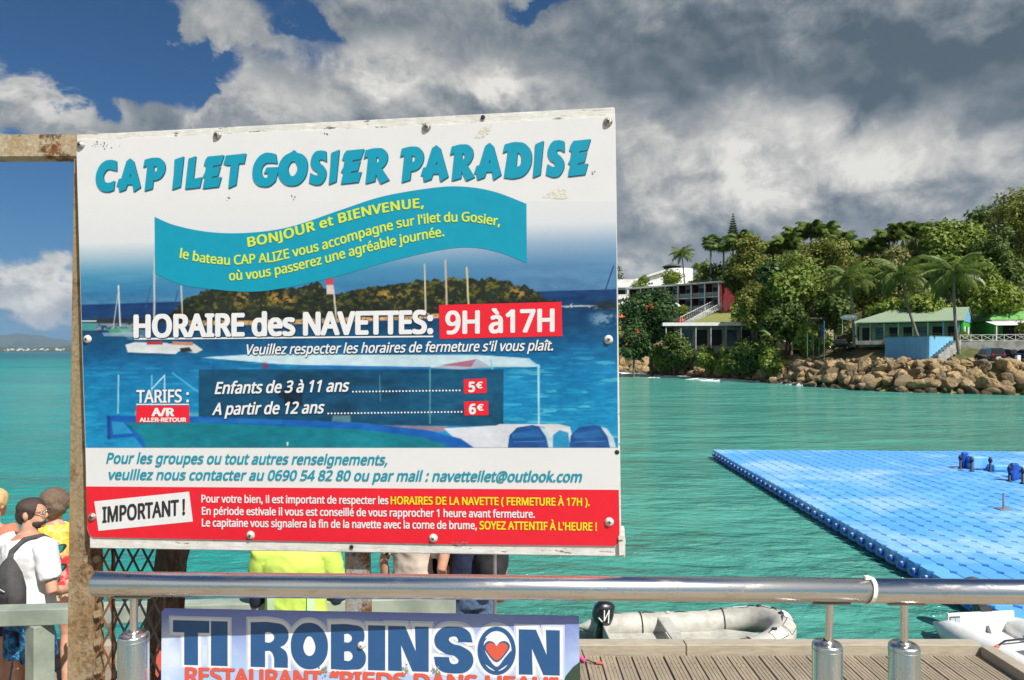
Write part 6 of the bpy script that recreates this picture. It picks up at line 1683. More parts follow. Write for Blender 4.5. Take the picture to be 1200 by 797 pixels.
# ---- lettering
FNT = None
try:
    import os
    FNT = bpy.data.fonts.load(os.path.join(bpy.utils.resource_path('LOCAL'), 'datafiles', 'fonts', 'NotoSansHebrew-Regular.woff2'))
except Exception: FNT = None
def text_mesh(body, bold=.02, space=1.0, alt='1'):
    cu = bpy.data.curves.new('t', 'FONT'); cu.body = body; cu.offset = 0 if FNT else bold; cu.space_character = space; cu.resolution_u = 3
    if FNT: cu.font = FNT
    o = bpy.data.objects.new('t', cu); COL.objects.link(o); dg = bpy.context.evaluated_depsgraph_get(); dg.update()
    me = bpy.data.meshes.new_from_object(o.evaluated_get(dg)); bpy.data.objects.remove(o)
    if not FNT or not bold: return me
    # heavier strokes: the outline printed five times, each shifted a little (z carries the layer)
    co = np.empty(len(me.vertices) * 3, dtype=np.float32); me.vertices.foreach_get('co', co); co = co.reshape(-1, 3)
    fc = [tuple(p.vertices) for p in me.polygons]; V = []; Fc = []
    for k, (dx, dy) in enumerate(((0, 0), (bold, 0), (-bold, 0), (bold * .6, bold * .6), (-bold * .6, bold * .6), (bold * .6, -bold * .6), (-bold * .6, -bold * .6))):
        b = len(V); V += [(c[0] + dx, c[1] + dy, k) for c in co]; Fc += [tuple(b + i for i in f) for f in fc]
    m2 = bpy.data.meshes.new('t'); m2.from_pydata(V, [], Fc); return m2
_cap = {}
def cap_h():
    if 'H' not in _cap:
        me = text_mesh('H', 0); ys = [v.co.y for v in me.vertices]; _cap['H'] = (min(ys), max(ys))
    return _cap['H']
def text(body, x0, y0, x1, y1, cap, mat, e=.0020, bold=.022, shear=0., pl=None, parent=None, curve=None, name='lettering', space=1.0, cap1=None, shadow=None, alt='1', vshear=0):
    """print a line whose baseline runs from pixel (x0, y0) to (x1, y1), capitals cap pixels high"""
    pl = pl or SP; me = text_mesh(body, bold, space, alt); b0, b1 = cap_h(); sc = cap / (b1 - b0); k1 = (cap1 or cap) / cap
    co = np.empty(len(me.vertices) * 3, dtype=np.float32); me.vertices.foreach_get('co', co); co = co.reshape(-1, 3)
    xa, xb = co[:, 0].min(), co[:, 0].max(); t = (co[:, 0] - xa) / (xb - xa); yy = (co[:, 1] - b0) * sc
    h = yy * (1 + (k1 - 1) * t)
    if curve is None:
        px = x0 + (x1 - x0) * t + h * shear; py = y0 + (y1 - y0) * t - h
    else:
        px = x0 + (x1 - x0) * t; by = np.array([curve(v) for v in px]); sl = np.array([curve(v + 2) - curve(v - 2) for v in px]) / 4
        py = by - h; px = px + h * (shear + sl * .6)
    def place(dx, dy, ee, mt, nm):
        V = [pl.off(a + dx, b + dy, ee + c * .00005)[:] for a, b, c in zip(px, py, co[:, 2])]; m2 = me.copy(); m2.vertices.foreach_set('co', np.array(V, dtype=np.float32).ravel()); m2.materials.clear(); m2.name = nm
        return link(nm, m2, MT[mt], parent or sign)
    if shadow: place(shadow[0], shadow[1], e - .0004, shadow[2], 'lettering_shadow')
    return place(0, 0, e, mat, name)
SH = (.9, 1.1, 'ink_shadow')
text('HORAIRE des NAVETTES:', 157, 395, 508, 390, 25, 'ink_white', bold=0.046, cap1=25.5, shadow=SH)
text('9H à17H', 522, 391, 650, 388, 25.5, 'ink_white', bold=0.034)
text("Veuillez respecter les horaires de fermeture s'il vous plaît.", 287, 415.5, 648, 410.5, 11.5, 'ink_white', bold=0.020, shear=.22, shadow=(.6, .7, 'ink_shadow'))
text('Enfants de 3 à 11 ans', 252, 461.5, 408, 458.5, 13.5, 'ink_white', bold=0.026, shear=.22, shadow=(.6, .8, 'ink_shadow'))
text('A partir de 12 ans', 249, 486, 379, 484, 13.5, 'ink_white', bold=0.026, shear=.22, shadow=(.6, .8, 'ink_shadow'))
def dots(x0, x1, y0, y1, step):
    m = MB(); x = x0
    while x <= x1:
        y = y0 + (y1 - y0) * (x - x0) / (x1 - x0); V = [SP.off(x + 1.1 * math.cos(k * PI / 4), y + 1.1 * math.sin(k * PI / 4), .0018) for k in range(8)]; m.add(V, [tuple(range(8))[::-1]]); x += step
    m.build('dotted_line', MT['ink_white'], sign)
dots(414, 541, 459, 457.5, 3.9); dots(385, 541, 484.5, 482.6, 3.9)
text('TARIFS :', 160.5, 472, 222, 471, 14.5, 'ink_white', bold=0.026, shadow=(.5, .7, 'ink_shadow'))
text('A/R', 178, 487.3, 205, 487.3, 8.8, 'ink_white', bold=0.055)
text('ALLER-RETOUR', 164, 494.2, 219, 494.2, 4.6, 'ink_white', bold=0.045)
text('5', 549, 459, 557, 458.7, 11, 'ink_white', bold=0.055); text('€', 558, 455, 566, 454.6, 7, 'ink_white', bold=0.045)
text('6', 549.5, 485, 558, 484.7, 11, 'ink_white', bold=0.055); text('€', 559, 481, 567, 480.8, 7, 'ink_white', bold=0.045)
text('Pour les groupes ou tout autres renseignements,', 125, 542.5, 454, 544.5, 11.8, 'ink_teal_text', bold=0.026, shear=.22)
text('veuillez nous contacter au 0690 54 82 80 ou par mail : navetteilet@outlook.com', 126, 561.5, 681, 564.5, 11.2, 'ink_teal_text', bold=0.026, shear=.22, cap1=12)
text('IMPORTANT !', 120.5, 612, 217.5, 602.5, 17.5, 'ink_dark', e=.0022, bold=0.036, space=1.0)
text('Pour votre bien, il est important de respecter les', 236.5, 588.5, 455.5, 590.5, 8.6, 'ink_white', bold=0.028)
text('HORAIRES DE LA NAVETTE ( FERMETURE À 17H ).', 458, 590.6, 691, 592.5, 8.9, 'ink_gold', bold=0.030)
text('En période estivale il vous est conseillé de vous rapprocher 1 heure avant fermeture.', 237, 602.8, 627, 606.5, 8.7, 'ink_white', bold=0.028)
text('Le capitaine vous signalera la fin de la navette avec la corne de brume,', 237, 616.6, 559, 619.8, 8.8, 'ink_white', bold=0.028)
text("SOYEZ ATTENTIF À L'HEURE !", 562, 619.9, 699.5, 621.5, 9.2, 'ink_gold', bold=0.030)
def base1(x): return float(np.interp(x, [285, 330, 380, 430, 470, 500], [291, 282, 267, 253, 246, 243]))
text('BONJOUR et BIENVENUE,', 291, 0, 497, 0, 10.5, 'ink_yellow', bold=0.036, shear=.0, curve=lambda x: base1(x) - .3, space=1.06)
text('le bateau CAP ALIZE vous accompagne sur l\'ilet du Gosier,', 211, 0, 586, 0, 10.6, 'ink_yellow', bold=0.026, curve=lambda x: float(np.interp(x, [205, 240, 270, 320, 380, 430, 470, 510, 550, 590], [301, 308, 310.5, 307, 292.5, 277, 266.5, 260.5, 259.5, 265.5])))
text('où vous passerez une agréable journée.', 269, 0, 521, 0, 10.6, 'ink_yellow', bold=0.026, curve=lambda x: float(np.interp(x, [265, 300, 340, 380, 420, 460, 500, 525], [329, 326.5, 319, 309, 298, 288, 280, 276])))

# ---- hand drawn display letters of the title (unit box, y up; c = corner, s = smooth)
def glyph(*loops): return [[(float(a), float(b), c) for a, b, c in zip(l[0::3], l[1::3], l[2::3])] for l in loops]
GL = {
 'C': glyph((.90,.98,'c', .93,.70,'c', .72,.74,'c', .56,.76,'s', .38,.66,'s', .31,.45,'s', .42,.26,'s', .62,.22,'s', .86,.28,'c', .84,.02,'c', .55,-.03,'s', .22,.06,'s', .02,.38,'s', .08,.72,'s', .34,.97,'s', .66,1.02,'s')),
 'A': glyph((.36,.96,'c', .50,1.04,'c', .64,.95,'c', 1.0,.08,'c', .76,-.04,'c', .70,.20,'c', .40,.20,'c', .34,.03,'c', .10,-.03,'c', .06,.14,'c', -.02,.16,'c', .04,.34,'c', .16,.36,'c'), (.44,.40,'c', .64,.40,'c', .56,.66,'c')),
 'P': glyph((.00,.80,'c', .04,.98,'c', .45,1.03,'s', .82,.96,'s', .98,.72,'s', .88,.46,'s', .60,.32,'s', .44,.32,'c', .42,.03,'c', .12,-.03,'c', .18,.76,'c', .10,.84,'c'), (.44,.54,'c', .44,.80,'c', .58,.80,'s', .68,.68,'s', .58,.55,'s')),
 'I': glyph((.14,.94,'c', .92,1.03,'c', .84,.52,'c', .76,.06,'c', .06,-.02,'c', .14,.50,'c')),
 'L': glyph((.16,.95,'c', .54,1.02,'c', .46,.24,'c', .96,.30,'c', .88,.02,'c', .06,-.02,'c')),
 'E': glyph((.10,.90,'c', .20,.99,'c', 1.02,1.02,'c', .90,.76,'c', .50,.74,'c', .46,.60,'c', .86,.64,'c', .78,.40,'c', .44,.36,'c', .42,.24,'c', .94,.28,'c', .84,.02,'c', .04,-.02,'c', .08,.16,'c', .14,.30,'c', .02,.36,'c', .12,.48,'c', .16,.72,'c', .04,.76,'c')),
 'T': glyph((.00,.78,'c', .08,1.0,'c', 1.04,1.04,'c', .98,.78,'c', .70,.78,'c', .62,.06,'c', .30,-.03,'c', .36,.74,'c', .10,.74,'c')),
 'G': glyph((.86,.98,'c', .92,.74,'c', .72,.76,'s', .44,.72,'s', .31,.48,'s', .42,.24,'s', .58,.20,'s', .66,.30,'c', .62,.42,'c', .50,.42,'c', .56,.54,'c', 1.0,.54,'c', .90,.14,'c', .70,.00,'s', .48,-.03,'s', .16,.08,'s', .02,.42,'s', .12,.80,'s', .42,1.02,'s', .68,1.02,'s')),
 'O': glyph((.42,1.02,'c', .52,1.08,'c', .58,1.02,'s', .88,.88,'s', 1.0,.50,'s', .84,.10,'s', .50,-.03,'s', .16,.10,'s', .0,.48,'s', .14,.86,'s'), (.50,.78,'s', .32,.62,'s', .32,.38,'s', .50,.22,'s', .68,.38,'s', .68,.64,'s')),
 'S': glyph((.88,1.00,'c', .92,.74,'c', .70,.80,'s', .52,.76,'s', .54,.66,'s', .78,.52,'s', .94,.30,'s', .78,.04,'s', .46,-.03,'s', .08,.04,'c', .12,.30,'c', .42,.22,'s', .56,.26,'s', .52,.36,'s', .24,.50,'s', .12,.70,'s', .26,.96,'s', .58,1.03,'s')),
 'R': glyph((.00,.80,'c', .04,.98,'c', .45,1.03,'s', .80,.96,'s', .92,.74,'s', .82,.52,'s', .66,.42,'c', 1.0,.04,'c', .72,-.05,'c', .46,.34,'c', .44,.03,'c', .12,-.03,'c', .18,.76,'c', .10,.84,'c'), (.44,.56,'c', .44,.80,'c', .56,.80,'s', .64,.70,'s', .56,.57,'s')),
 'D': glyph((.00,.80,'c', .04,.98,'c', .42,1.03,'s', .82,.92,'s', 1.0,.52,'s', .84,.12,'s', .42,-.03,'s', .08,.00,'c', .18,.76,'c', .10,.84,'c'), (.44,.26,'c', .46,.78,'c', .64,.70,'s', .70,.50,'s', .62,.30,'s')),
 # poster letters of the lower banner
 't': glyph((0,1,'c', 1,1,'c', 1,.73,'c', .69,.73,'c', .69,0,'c', .31,0,'c', .31,.73,'c', 0,.73,'c')),
 'i': glyph((0,1,'c', 1,1,'c', 1,0,'c', 0,0,'c')),
 'r': glyph((0,1,'c', .60,1,'s', .90,.92,'s', 1.0,.72,'s', .92,.54,'s', .78,.46,'c', .94,.34,'s', .98,.0,'c', .62,0,'c', .60,.26,'s', .52,.36,'s', .38,.36,'c', .38,0,'c', 0,0,'c'), (.38,.56,'c', .38,.78,'c', .52,.78,'s', .62,.67,'s', .52,.56,'s')),
 'o': glyph((.50,1.02,'s', .85,.88,'s', 1.0,.50,'s', .85,.12,'s', .50,-.02,'s', .15,.12,'s', .0,.50,'s', .15,.88,'s'), (.50,.72,'s', .38,.62,'s', .36,.38,'s', .50,.28,'s', .64,.38,'s', .62,.62,'s')),
 'b': glyph((0,1,'c', .60,1,'s', .90,.92,'s', .96,.74,'s', .90,.60,'s', .74,.52,'c', .94,.42,'s', 1.0,.26,'s', .90,.06,'s', .60,0,'s', .0,0,'c'), (.38,.61,'c', .38,.79,'c', .52,.79,'s', .60,.70,'s', .52,.61,'s'), (.38,.20,'c', .38,.40,'c', .54,.40,'s', .62,.30,'s', .54,.20,'s')),
 'n': glyph((0,1,'c', .42,1,'c', .68,.45,'c', .66,1,'c', 1,1,'c', 1,0,'c', .60,0,'c', .32,.58,'c', .34,0,'c', 0,0,'c')),
 's': glyph((.98,.68,'c', .62,.68,'c', .58,.78,'s', .48,.80,'s', .38,.74,'s', .44,.66,'s', .72,.58,'s', .98,.38,'s', .92,.10,'s', .50,-.02,'s', .08,.10,'s', .0,.34,'c', .38,.34,'c', .42,.22,'s', .52,.19,'s', .62,.25,'s', .56,.34,'s', .24,.44,'s', .02,.64,'s', .12,.92,'s', .50,1.02,'s', .88,.92,'s')),
}
def gmesh(ch, grow=0.0, solid=False):
    cu = bpy.data.curves.new('g', 'CURVE'); cu.dimensions = '2D'; cu.fill_mode = 'BOTH'; cu.resolution_u = 8; cu.offset = grow
    loops = GL[ch][:1] if solid else GL[ch]
    if solid and ch in 'ti':
        g_ = grow; gy_ = grow * .8; cu.offset = 0
        q_ = [(-g_, 1 + gy_), (1 + g_, 1 + gy_), (1 + g_, .73 - gy_), (.69 + g_, .73 - gy_), (.69 + g_, -gy_), (.31 - g_, -gy_), (.31 - g_, .73 - gy_), (-g_, .73 - gy_)] if ch == 't' else [(-g_ * 2, 1 + gy_), (1 + g_ * 2, 1 + gy_), (1 + g_ * 2, -gy_), (-g_ * 2, -gy_)]
        loops = [[(x_, y_, 'c') for x_, y_ in q_]]
    for lp in loops:
        sp = cu.splines.new('BEZIER'); sp.bezier_points.add(len(lp) - 1); sp.use_cyclic_u = True
        for b, (x, y, t) in zip(sp.bezier_points, lp):
            b.co = (x, y, 0); b.handle_left_type = b.handle_right_type = 'VECTOR' if t == 'c' else 'AUTO'
    o = bpy.data.objects.new('g', cu); COL.objects.link(o); dg = bpy.context.evaluated_depsgraph_get(); dg.update()
    me = bpy.data.meshes.new_from_object(o.evaluated_get(dg)); bpy.data.objects.remove(o); return me
def letter(ch, x0, x1, yt0, yb0, yt1, yb1, mat, e, pl, parent, dx=0, dy=0, shear=0, grow=0, name='letter', solid=False):
    """glyph in the box whose left side spans yt0..yb0 at x0 and right side yt1..yb1 at x1"""
    me = gmesh(ch, grow, solid); co = np.empty(len(me.vertices) * 3, dtype=np.float32); me.vertices.foreach_get('co', co); co = co.reshape(-1, 3)
    V = []
    for (x, y, _) in co:
        yb = yb0 + (yb1 - yb0) * x; yt = yt0 + (yt1 - yt0) * x
        V.append(pl.off(x0 + (x1 - x0) * x + shear * y + dx, yb + (yt - yb) * y + dy, e)[:])
    me.vertices.foreach_set('co', np.array(V, dtype=np.float32).ravel()); me.materials.clear(); me.update()
    return link(name, me, MT[mat], parent)
TITLE = [('C', 112.5, 137), ('A', 138.5, 164), ('P', 168, 192.5), ('I', 202, 214.5), ('L', 217, 236.5), ('E', 238, 259.5), ('T', 262, 285), ('G', 296, 325), ('O', 326.5, 358.5), ('S', 361.5, 382.5), ('I', 385.5, 396.5), ('E', 400, 423.5), ('R', 426.5, 454.5),
         ('P', 469, 495), ('A', 495, 524), ('R', 527.5, 554.5), ('A', 557.5, 586), ('D', 589.5, 621), ('I', 624.5, 635.5), ('S', 639, 661), ('E', 666, 688.5)]
for ch, a, b in TITLE:
    def yt(x): return 190 + (x - 115) * (165.5 - 190) / 575
    def yb(x): return 223.3 + (x - 115) * (204 - 223.3) / 575
    letter(ch, a + .9, b + .9, yt(a) + .9, yb(a) + .9, yt(b) + .9, yb(b) + .9, 'ink_title_edge', .0012, SP, sign, shear=1.8, grow=.036, name='title_letter_edge')
    letter(ch, a, b, yt(a), yb(a), yt(b), yb(b), 'ink_teal', .0018, SP, sign, shear=1.8, grow=.036, name='title_letter')

# ---- screws, holes, chips
pmat('screw_steel', worn((.52, .50, .46), .4, 200, (.25, .20, .15)), .4, metal=.7)
pmat('washer_white', worn((.70, .68, .62), .3, 150), .5)
for i, (sx, sy) in enumerate(((95, 170), (255, 158.5), (500, 149), (712.5, 143), (103, 397.5), (713, 398), (108.5, 605.5), (294, 627), (508, 630.5), (714, 611.5))):
    c = SP.off(sx, sy, .0003); M = Matrix(((SP.u.x, 0, SP.n.x, c.x), (SP.u.y, 0, SP.n.y, c.y), (0, 1, 0, c.z), (0, 0, 0, 1)))
    w = MB().lathe([(.001, .0075), (.006, .0065), (.0095, .003), (.0105, .0)], 20, M).build('screw_cap' , MT['washer_white' if i in (4, 5, 7, 8, 9) else 'screw_steel'], sign)
    M_ = M @ Matrix.Rotation(i * .7, 4, 'Z')
    MB().box(-.0042, .0042, -.0009, .0009, .0070, .0081, M_).box(-.0009, .0009, -.0042, -.00092, .0070, .0081, M_).box(-.0009, .0009, .00092, .0042, .0070, .0081, M_).build('slot', MT['ink_dark'], w)
for (sx, sy, r_) in ((566, 137.5, .0042), (723, 530, .0042), (412, 641, .0040)):
    c = SP.off(sx, sy, .0004 if sy != 530 else .0012); M = Matrix(((SP.u.x, 0, SP.n.x, c.x), (SP.u.y, 0, SP.n.y, c.y), (0, 1, 0, c.z), (0, 0, 0, 1)))
    MB().lathe([(.0001, .0006), (r_, .0005), (r_ * 1.3, 0)], 14, M).build('screw_hole', MT['ink_dark'], sign)
pmat('stain_yellow', worn((.60, .59, .53), .05, 20), .5); pmat('stain_grey', worn((.58, .57, .56), .1, 20), .5)
rng = random.Random(8)
def blotch(pts, mat): flat('stain', [(x + rng.uniform(-.6, .6), y + rng.uniform(-.6, .6)) for x, y in cat(pts + [pts[0]], 5)][:-1], .0004, mat)
blotch([(636, 231), (645, 225), (655, 221), (662, 222), (665, 232), (652, 233)], 'stain_yellow'); blotch([(660, 240), (668, 243), (662, 262), (655, 272), (647, 271), (650, 256)], 'stain_yellow')
blotch([(556, 162), (563, 152), (575, 146), (574, 154), (566, 161)], 'stain_yellow')
for i in range(4): blotch([(676 + i * 4, 272 + i), (678 + i * 4, 271), (679 + i * 4, 284), (677 + i * 4, 288)], 'stain_grey')
m = MB()
for (cx, cy, sx, sy, n_) in ((120, 171, 12, 4, 16), (267, 240, 3, 7, 9), (345, 230, 4, 3, 5), (383, 157, 3, 5, 5), (268, 232, 2, 2, 4), (695, 203, 4, 4, 5), (206, 150 + 6, 3, 1, 3), (540, 636, 9, .6, 8)):
    for k in range(n_):
        x = rng.gauss(cx, sx * .6); y = rng.gauss(cy, sy * .6); r_ = rng.uniform(.4, 1.1)
        m.add([SP.off(x + r_ * rng.uniform(.6, 1.5) * math.cos(a), y + r_ * math.sin(a), .0005 if y < 600 else .0013) for a in (0, 1.2, 2.5, 3.9, 5.1)], [(4, 3, 2, 1, 0)])
tag(m.build('paint_chips', pmat('chip', (.20, .18, .15), .8), sign), kind='stuff')

# ================================================================ rusty frame that carries the sign
def rustpost_fn(nt, P, rnd):
    r = rust_fn((.33, .255, .15), (.20, .095, .03), 7, .50, .68)(nt, P, rnd); g = noise(nt, P, 110, 4, .7)
    _, _, z = sepxyz(nt, P)
    low = z.ss(EYE - .30, EYE - .62)
    col = mixc(nt, low * g.ss(.42, .6) * .30, r['color'], (.42, .35, .24)); col = mixc(nt, noise(nt, mapping(nt, P, (1, 1, .35)), 22, 6, .75).ss(.50, .66) * .7, col, (.26, .16, .065))
    return {'color': col, 'h': r['h'] + g, 'rough': .85}
pmat('rusty_post', rustpost_fn, .85, bump=.5, bdist=.002)
pmat('rusty_bar', rust_fn((.50, .41, .28), (.26, .09, .025), 8, .53, .60), .8, bump=.8, bdist=.003)
pmat('rust_grey_post', rust_fn((.42, .41, .38), (.30, .14, .04), 12, .47, .56), .8, bump=.5, bdist=.002)
pmat('mesh_black', worn((.02, .018, .016), .3, 30), .6); pmat('mesh_rust', worn((.24, .095, .04), .4, 40), .8)
FP = Plane(60, 1.745, 720, 1.60)
fr = empty('rusty_frame', FP.S(95, 797), 'rusty steel post and top bar that carry the notice board', 'frame')
def fbar(name, pts, e0, e1, mat, label=None):
    m = MB().prism([FP.S(x, y) + FP.n * e0 for x, y in pts], FP.n * (e1 - e0)); me = fix_normals(m.mesh(name))
    bm = bmesh.new(); bm.from_mesh(me); bmesh.ops.bevel(bm, geom=bm.edges[:], offset=.002, segments=2, affect='EDGES'); bm.to_mesh(me); bm.free()
    return link(name, me, MT[mat], fr, label=label)
fbar('post', [(86, 185), (100, 185), (110.5, 900), (76.7, 900)], -.045, 0, 'rusty_post')
fbar('top_bar', [(-120, 158), (86, 157.5), (700, 133), (700, 160), (86, 184), (-120, 185)], -.045, .002, 'rusty_bar')
fbar('post', [(405, 640), (433, 640), (438, 900), (407, 900)], -.012, .006, 'rust_grey_post', 'greyish rusty upright below the middle of the board')
# bracket tabs along the mesh edge
for (ty) in (652, 685, 717, 750, 783): fbar('mesh_tab', [(109.5, ty), (117.5, ty - 3), (118.5, ty + 6), (110.5, ty + 8)], -.004, .004, 'rusty_post')
# expanded metal
me_r = empty('wire_mesh', FP.S(150, 797), 'sheet of diamond wire mesh beside the rusty post', 'wire mesh')
def strands(name, xa, xb, mat, e):
    m = MB(); cw, ch = 17.5, 34.0
    i0, i1 = int(xa / cw) - 1, int(xb / cw) + 2
    for i in range(i0, i1):
        for par in (0, 1):
            pts = []
            for j in range(-1, 19):
                for q in range(2):
                    yy = 300 + j * ch + q * ch / 2; xx = (i + .25) * cw + (cw / 2 if q else 0) * (1 if par else -1)
                    pts.append((xx + (yy - 640) * -.02, yy))
            V = []; Fc = []
            for (x, y) in pts:
                if not (xa - 2 < x < xb + 2): x = min(max(x, xa - 2), xb + 2)
                c = FP.S(x, y) + FP.n * (e + (.0012 if par else 0)); V += [c + FP.u * -.0030, c + FP.u * .0030, c + FP.u * .0030 - FP.n * .0022, c - FP.u * .0030 - FP.n * .0022]
            n_ = len(pts)
            for k in range(n_ - 1):
                for s_ in range(4): Fc.append((k * 4 + s_, k * 4 + (s_ + 1) % 4, (k + 1) * 4 + (s_ + 1) % 4, (k + 1) * 4 + s_))
            m.add(V, Fc)
    return m.build(name, MT[mat], me_r)
strands('mesh_strands', 108, 128, 'mesh_rust', -.010); strands('mesh_strands', 131, 188, 'mesh_black', -.010)

# bark covered timber
def barky(nt, P, rnd):
    n = noise(nt, mapping(nt, P, (22, 22, 7)), 3, 7, .7); v = voro(nt, mapping(nt, P, (30, 30, 9)), 3, 'F1'); g = noise(nt, P, 60, 4, .7)
    col = mixc(nt, n.ss(.35, .65), (.17, .11, .075), (.055, .036, .026)); col = mixc(nt, g.ss(.60, .72) * .7, col, (.34, .27, .20))
    return {'color': col, 'h': n + v * .6 + g * .3}
pmat('dark_bark', barky, .9, bump=1.0, bdist=.012); pmat('split_wood', wood_fn((.16, .085, .055), (.10, .055, .035), (9, 9, 1.2)), .7, bump=.3)
log = empty('bark_timber', at(175, 790, 2.0), 'leaning dark timber with rough bark behind the wire mesh', 'timber')
rngl = random.Random(5); V = []; n_ = 20; Fc = []
for i in range(27):
    t = i / 26; y_ = 560 + t * 420; cxp = 205 - (y_ - 640) * .19; c = at(cxp, y_, 2.0)
    for k in range(n_):
        th = 2 * PI * k / n_; r_ = .042 * (1 + .10 * math.sin(3 * th + i * .5) + rngl.uniform(-.06, .06)); V.append(c + Vector((r_ * 1.0 * math.cos(th), r_ * math.sin(th) * 1.1, 0)))
Fc = [(i * n_ + k, i * n_ + (k + 1) % n_, (i + 1) * n_ + (k + 1) % n_, (i + 1) * n_ + k) for i in range(26) for k in range(n_)] + [tuple(range(n_))[::-1], tuple(range(26 * n_, 27 * n_))]
MB().add(V, Fc, True).build('bark', MT['dark_bark'], log)
MB().hexa([at(196, 800, 2.02), at(212, 800, 2.02), at(212, 800, 2.08), at(196, 800, 2.08), at(206, 600, 2.02), at(222, 600, 2.02), at(222, 600, 2.08), at(206, 600, 2.08)]).build('split_board', MT['split_wood'], log)
MB().prism([at(184, 755, 1.9), at(190, 770, 1.9), at(189, 785, 1.9), at(185, 795, 1.9), at(182, 790, 1.9)], (0, .02, 0)).build('wood_chip', MT['coral'], log)

# ================================================================ lower banner
BP = Plane(190, 1.553, 679, 1.512)
def banner_fn(nt, P, rnd):
    x, y, z = sepxyz(nt, P)
    n = noise(nt, P, 5.5, 6, .6); m = noise(nt, P, 2.3, 4, .6)
    z0 = BP.S(400, 720).z
    t = (z * -1.0 + z0)
    col = mixc(nt, t.ss(-.03, .12), (.15, .20, .54), (.30, .38, .66)); col = mixc(nt, t.ss(.02, .14), col, (.38, .52, .78))
    col = mixc(nt, n.ss(.46, .66) * t.ss(-.01, .08), col, (.62, .70, .84)); col = mixc(nt, m.ss(.52, .7) * .5, col, (.28, .38, .66))
    return {'color': col}
pmat('banner_print', banner_fn, .55); print_mat('ink_banner_blue', (.022, .095, .25)); print_mat('ink_coral', (.66, .10, .06)); print_mat('ink_glow', (.74, .76, .80)); print_mat('ink_glow_soft', (.56, .62, .76))
ban = empty('restaurant_banner', BP.S(430, 797), 'blue cloud-print restaurant banner hanging under the steel rail', 'banner')
slab('banner_sheet', [(189.5, 717), (193, 713.2), (678.5, 722.3), (680.5, 900), (188, 900)], -.003, 0, 'banner_print', ban, BP)
BT = [('t', 203, 245.5), ('i', 247.5, 267), ('r', 294, 338.5), ('o', 341, 384.5), ('b', 388, 429), ('i', 431.5, 451.5), ('n', 455, 502.5), ('s', 508.5, 555), ('O', 559.5, 604), ('n', 608, 656)]
def byt(x): return 726.5 + (x - 203) * (738.5 - 726.5) / 453
def byb(x): return 778.5 + (x - 203) * (791.5 - 778.5) / 453
for ch, a, b in BT:
    c_ = {'O': 'o'}.get(ch, ch)
    if ch == 'O': continue
    letter(c_, a, b, byt(a), byb(a), byt(b), byb(b), 'ink_banner_blue', .0012, BP, ban, name='banner_letter')
# pale glow printed behind the letters
for i, (ch, a, b) in enumerate(BT):
    c_ = 'o' if ch == 'O' else ch
    letter(c_, a, b, byt(a), byb(a), byt(b), byb(b), 'ink_glow', .0007 + .00003 * i, BP, ban, grow=.075, solid=True, name='letter_glow')
    letter(c_, a, b, byt(a), byb(a), byt(b), byb(b), 'ink_glow_soft', .0003 + .00003 * i, BP, ban, grow=.12, solid=True, name='letter_glow')
# ring O with heart
def ellipse(cx, cy, rx, ry, n=40, a0=0, a1=360): return [(cx + rx * math.cos(R(a0 + (a1 - a0) * i / n)), cy + ry * math.sin(R(a0 + (a1 - a0) * i / n))) for i in range(n + (a1 - a0 < 360))]
flat('letter_disc', ellipse(582, 762.5, 22.5, 28.5), .0010, 'ink_banner_blue', ban, BP)
flat('letter_disc_hole', ellipse(582, 762.8, 17.5, 23.5), .0014, 'ink_glow', ban, BP)
flat('pin_mark', [(571, 747)] + cat([(571, 747), (567, 755), (571, 768), (582, 781), (592, 770), (599, 762)], 6)[1:] + [(602, 768), (597, 777), (582, 787), (566, 776), (562.5, 760), (566, 749)], .0017, 'ink_banner_blue', ban, BP)
hp_ = cat([(582, 758), (585.5, 753.8), (591, 753), (595, 757), (593, 763), (582, 773.5), (571.5, 763), (569.5, 757), (573.5, 753), (578.8, 753.8), (582, 758)], 5)[:-1]
flat('heart_edge', [(582 + (x - 582) * 1.18, 762.5 + (y - 762.5) * 1.2) for x, y in hp_], .0019, 'ink_banner_blue', ban, BP); flat('heart', hp_, .0022, 'ink_coral', ban, BP)
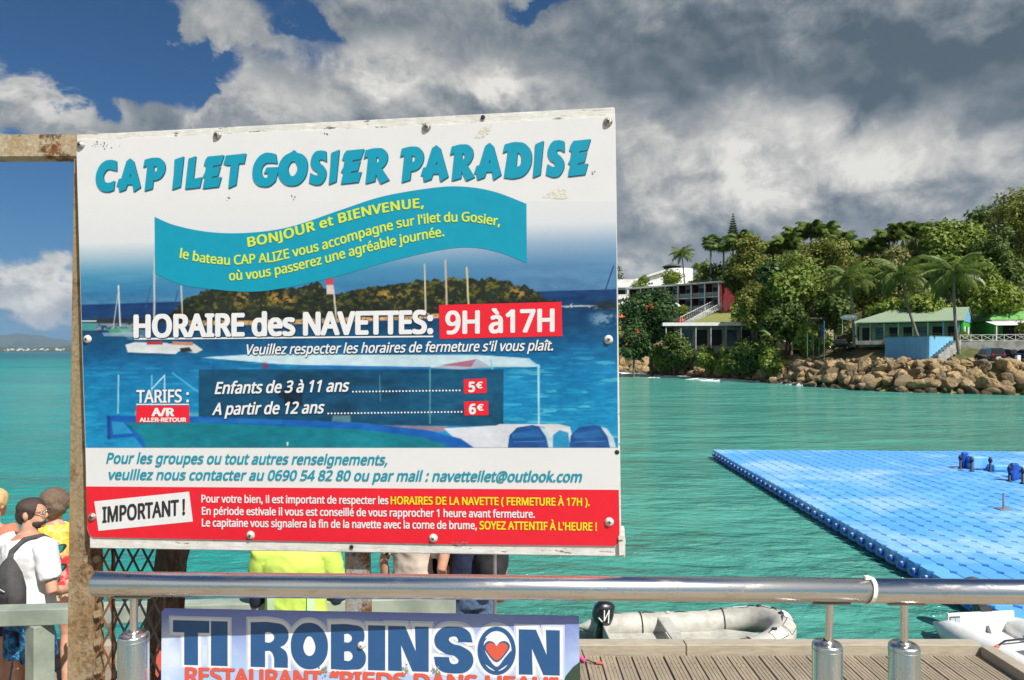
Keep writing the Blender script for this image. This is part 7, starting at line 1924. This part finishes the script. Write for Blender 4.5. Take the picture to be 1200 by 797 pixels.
text('RESTAURANT', 217, 799.5, 378, 804, 17.5, 'ink_coral', e=.0016, bold=0.042, pl=BP, parent=ban)
text('“PIEDS DANS L\'EAU”', 386, 804, 655, 811.5, 17.5, 'ink_coral', e=.0016, bold=0.042, pl=BP, parent=ban)
c = BP.off(423.5, 756, .0016); M = Matrix(((BP.u.x, 0, BP.n.x, c.x), (BP.u.y, 0, BP.n.y, c.y), (0, 1, 0, c.z), (0, 0, 0, 1)))
w = MB().lathe([(.001, .005), (.006, .0045), (.0085, 0)], 18, M).build('rivet', MT['washer_white'], ban); MB().lathe([(.0001, .0056), (.002, .0052)], 10, M).build('rivet_hole', MT['mesh_rust'], w)
flat('printed_tree', cat([(660, 800), (664, 789), (672, 780), (679, 776), (680, 800)], 4), .0007, 'leaf_dark_print' if False else 'ink_tree', ban, BP) if 'ink_tree' in MT else None
print_mat('ink_tree', (.04, .07, .05)); flat('printed_tree', [(656, 830), (660, 800), (663, 792), (667, 787), (672, 781), (675, 779), (679.8, 775), (680.2, 830)], .0007, 'ink_tree', ban, BP)
m = MB()
for (cx, cy) in ((379, 786), (474, 786), (512, 785)):
    for k in range(14):
        x = rng.gauss(cx, 3); y = rng.gauss(cy, 4); r_ = rng.uniform(.6, 1.8); m.add([BP.off(x + r_ * math.cos(a), y + r_ * math.sin(a), .0014 + k * .00001) for a in (0, 1.3, 2.6, 3.8, 5.1)], [(4, 3, 2, 1, 0)])
tag(m.build('stains', pmat('algae', (.22, .26, .16), .8), ban), kind='stuff')


# ================================================================ air
hz = bpy.data.materials.new('haze'); hz.use_nodes = True; nt = hz.node_tree; nt.nodes.clear()
o_ = nt.nodes.new('ShaderNodeOutputMaterial'); v_ = nt.nodes.new('ShaderNodeVolumePrincipled'); v_.inputs['Color'].default_value = (.42, .64, .95, 1); v_.inputs['Density'].default_value = 2.1e-5; v_.inputs['Anisotropy'].default_value = 0
nt.links.new(v_.outputs[0], o_.inputs['Volume'])
tag(MB().box(-31000, 31000, -31000, 31000, -40, 1150).build('haze', hz), kind='stuff')
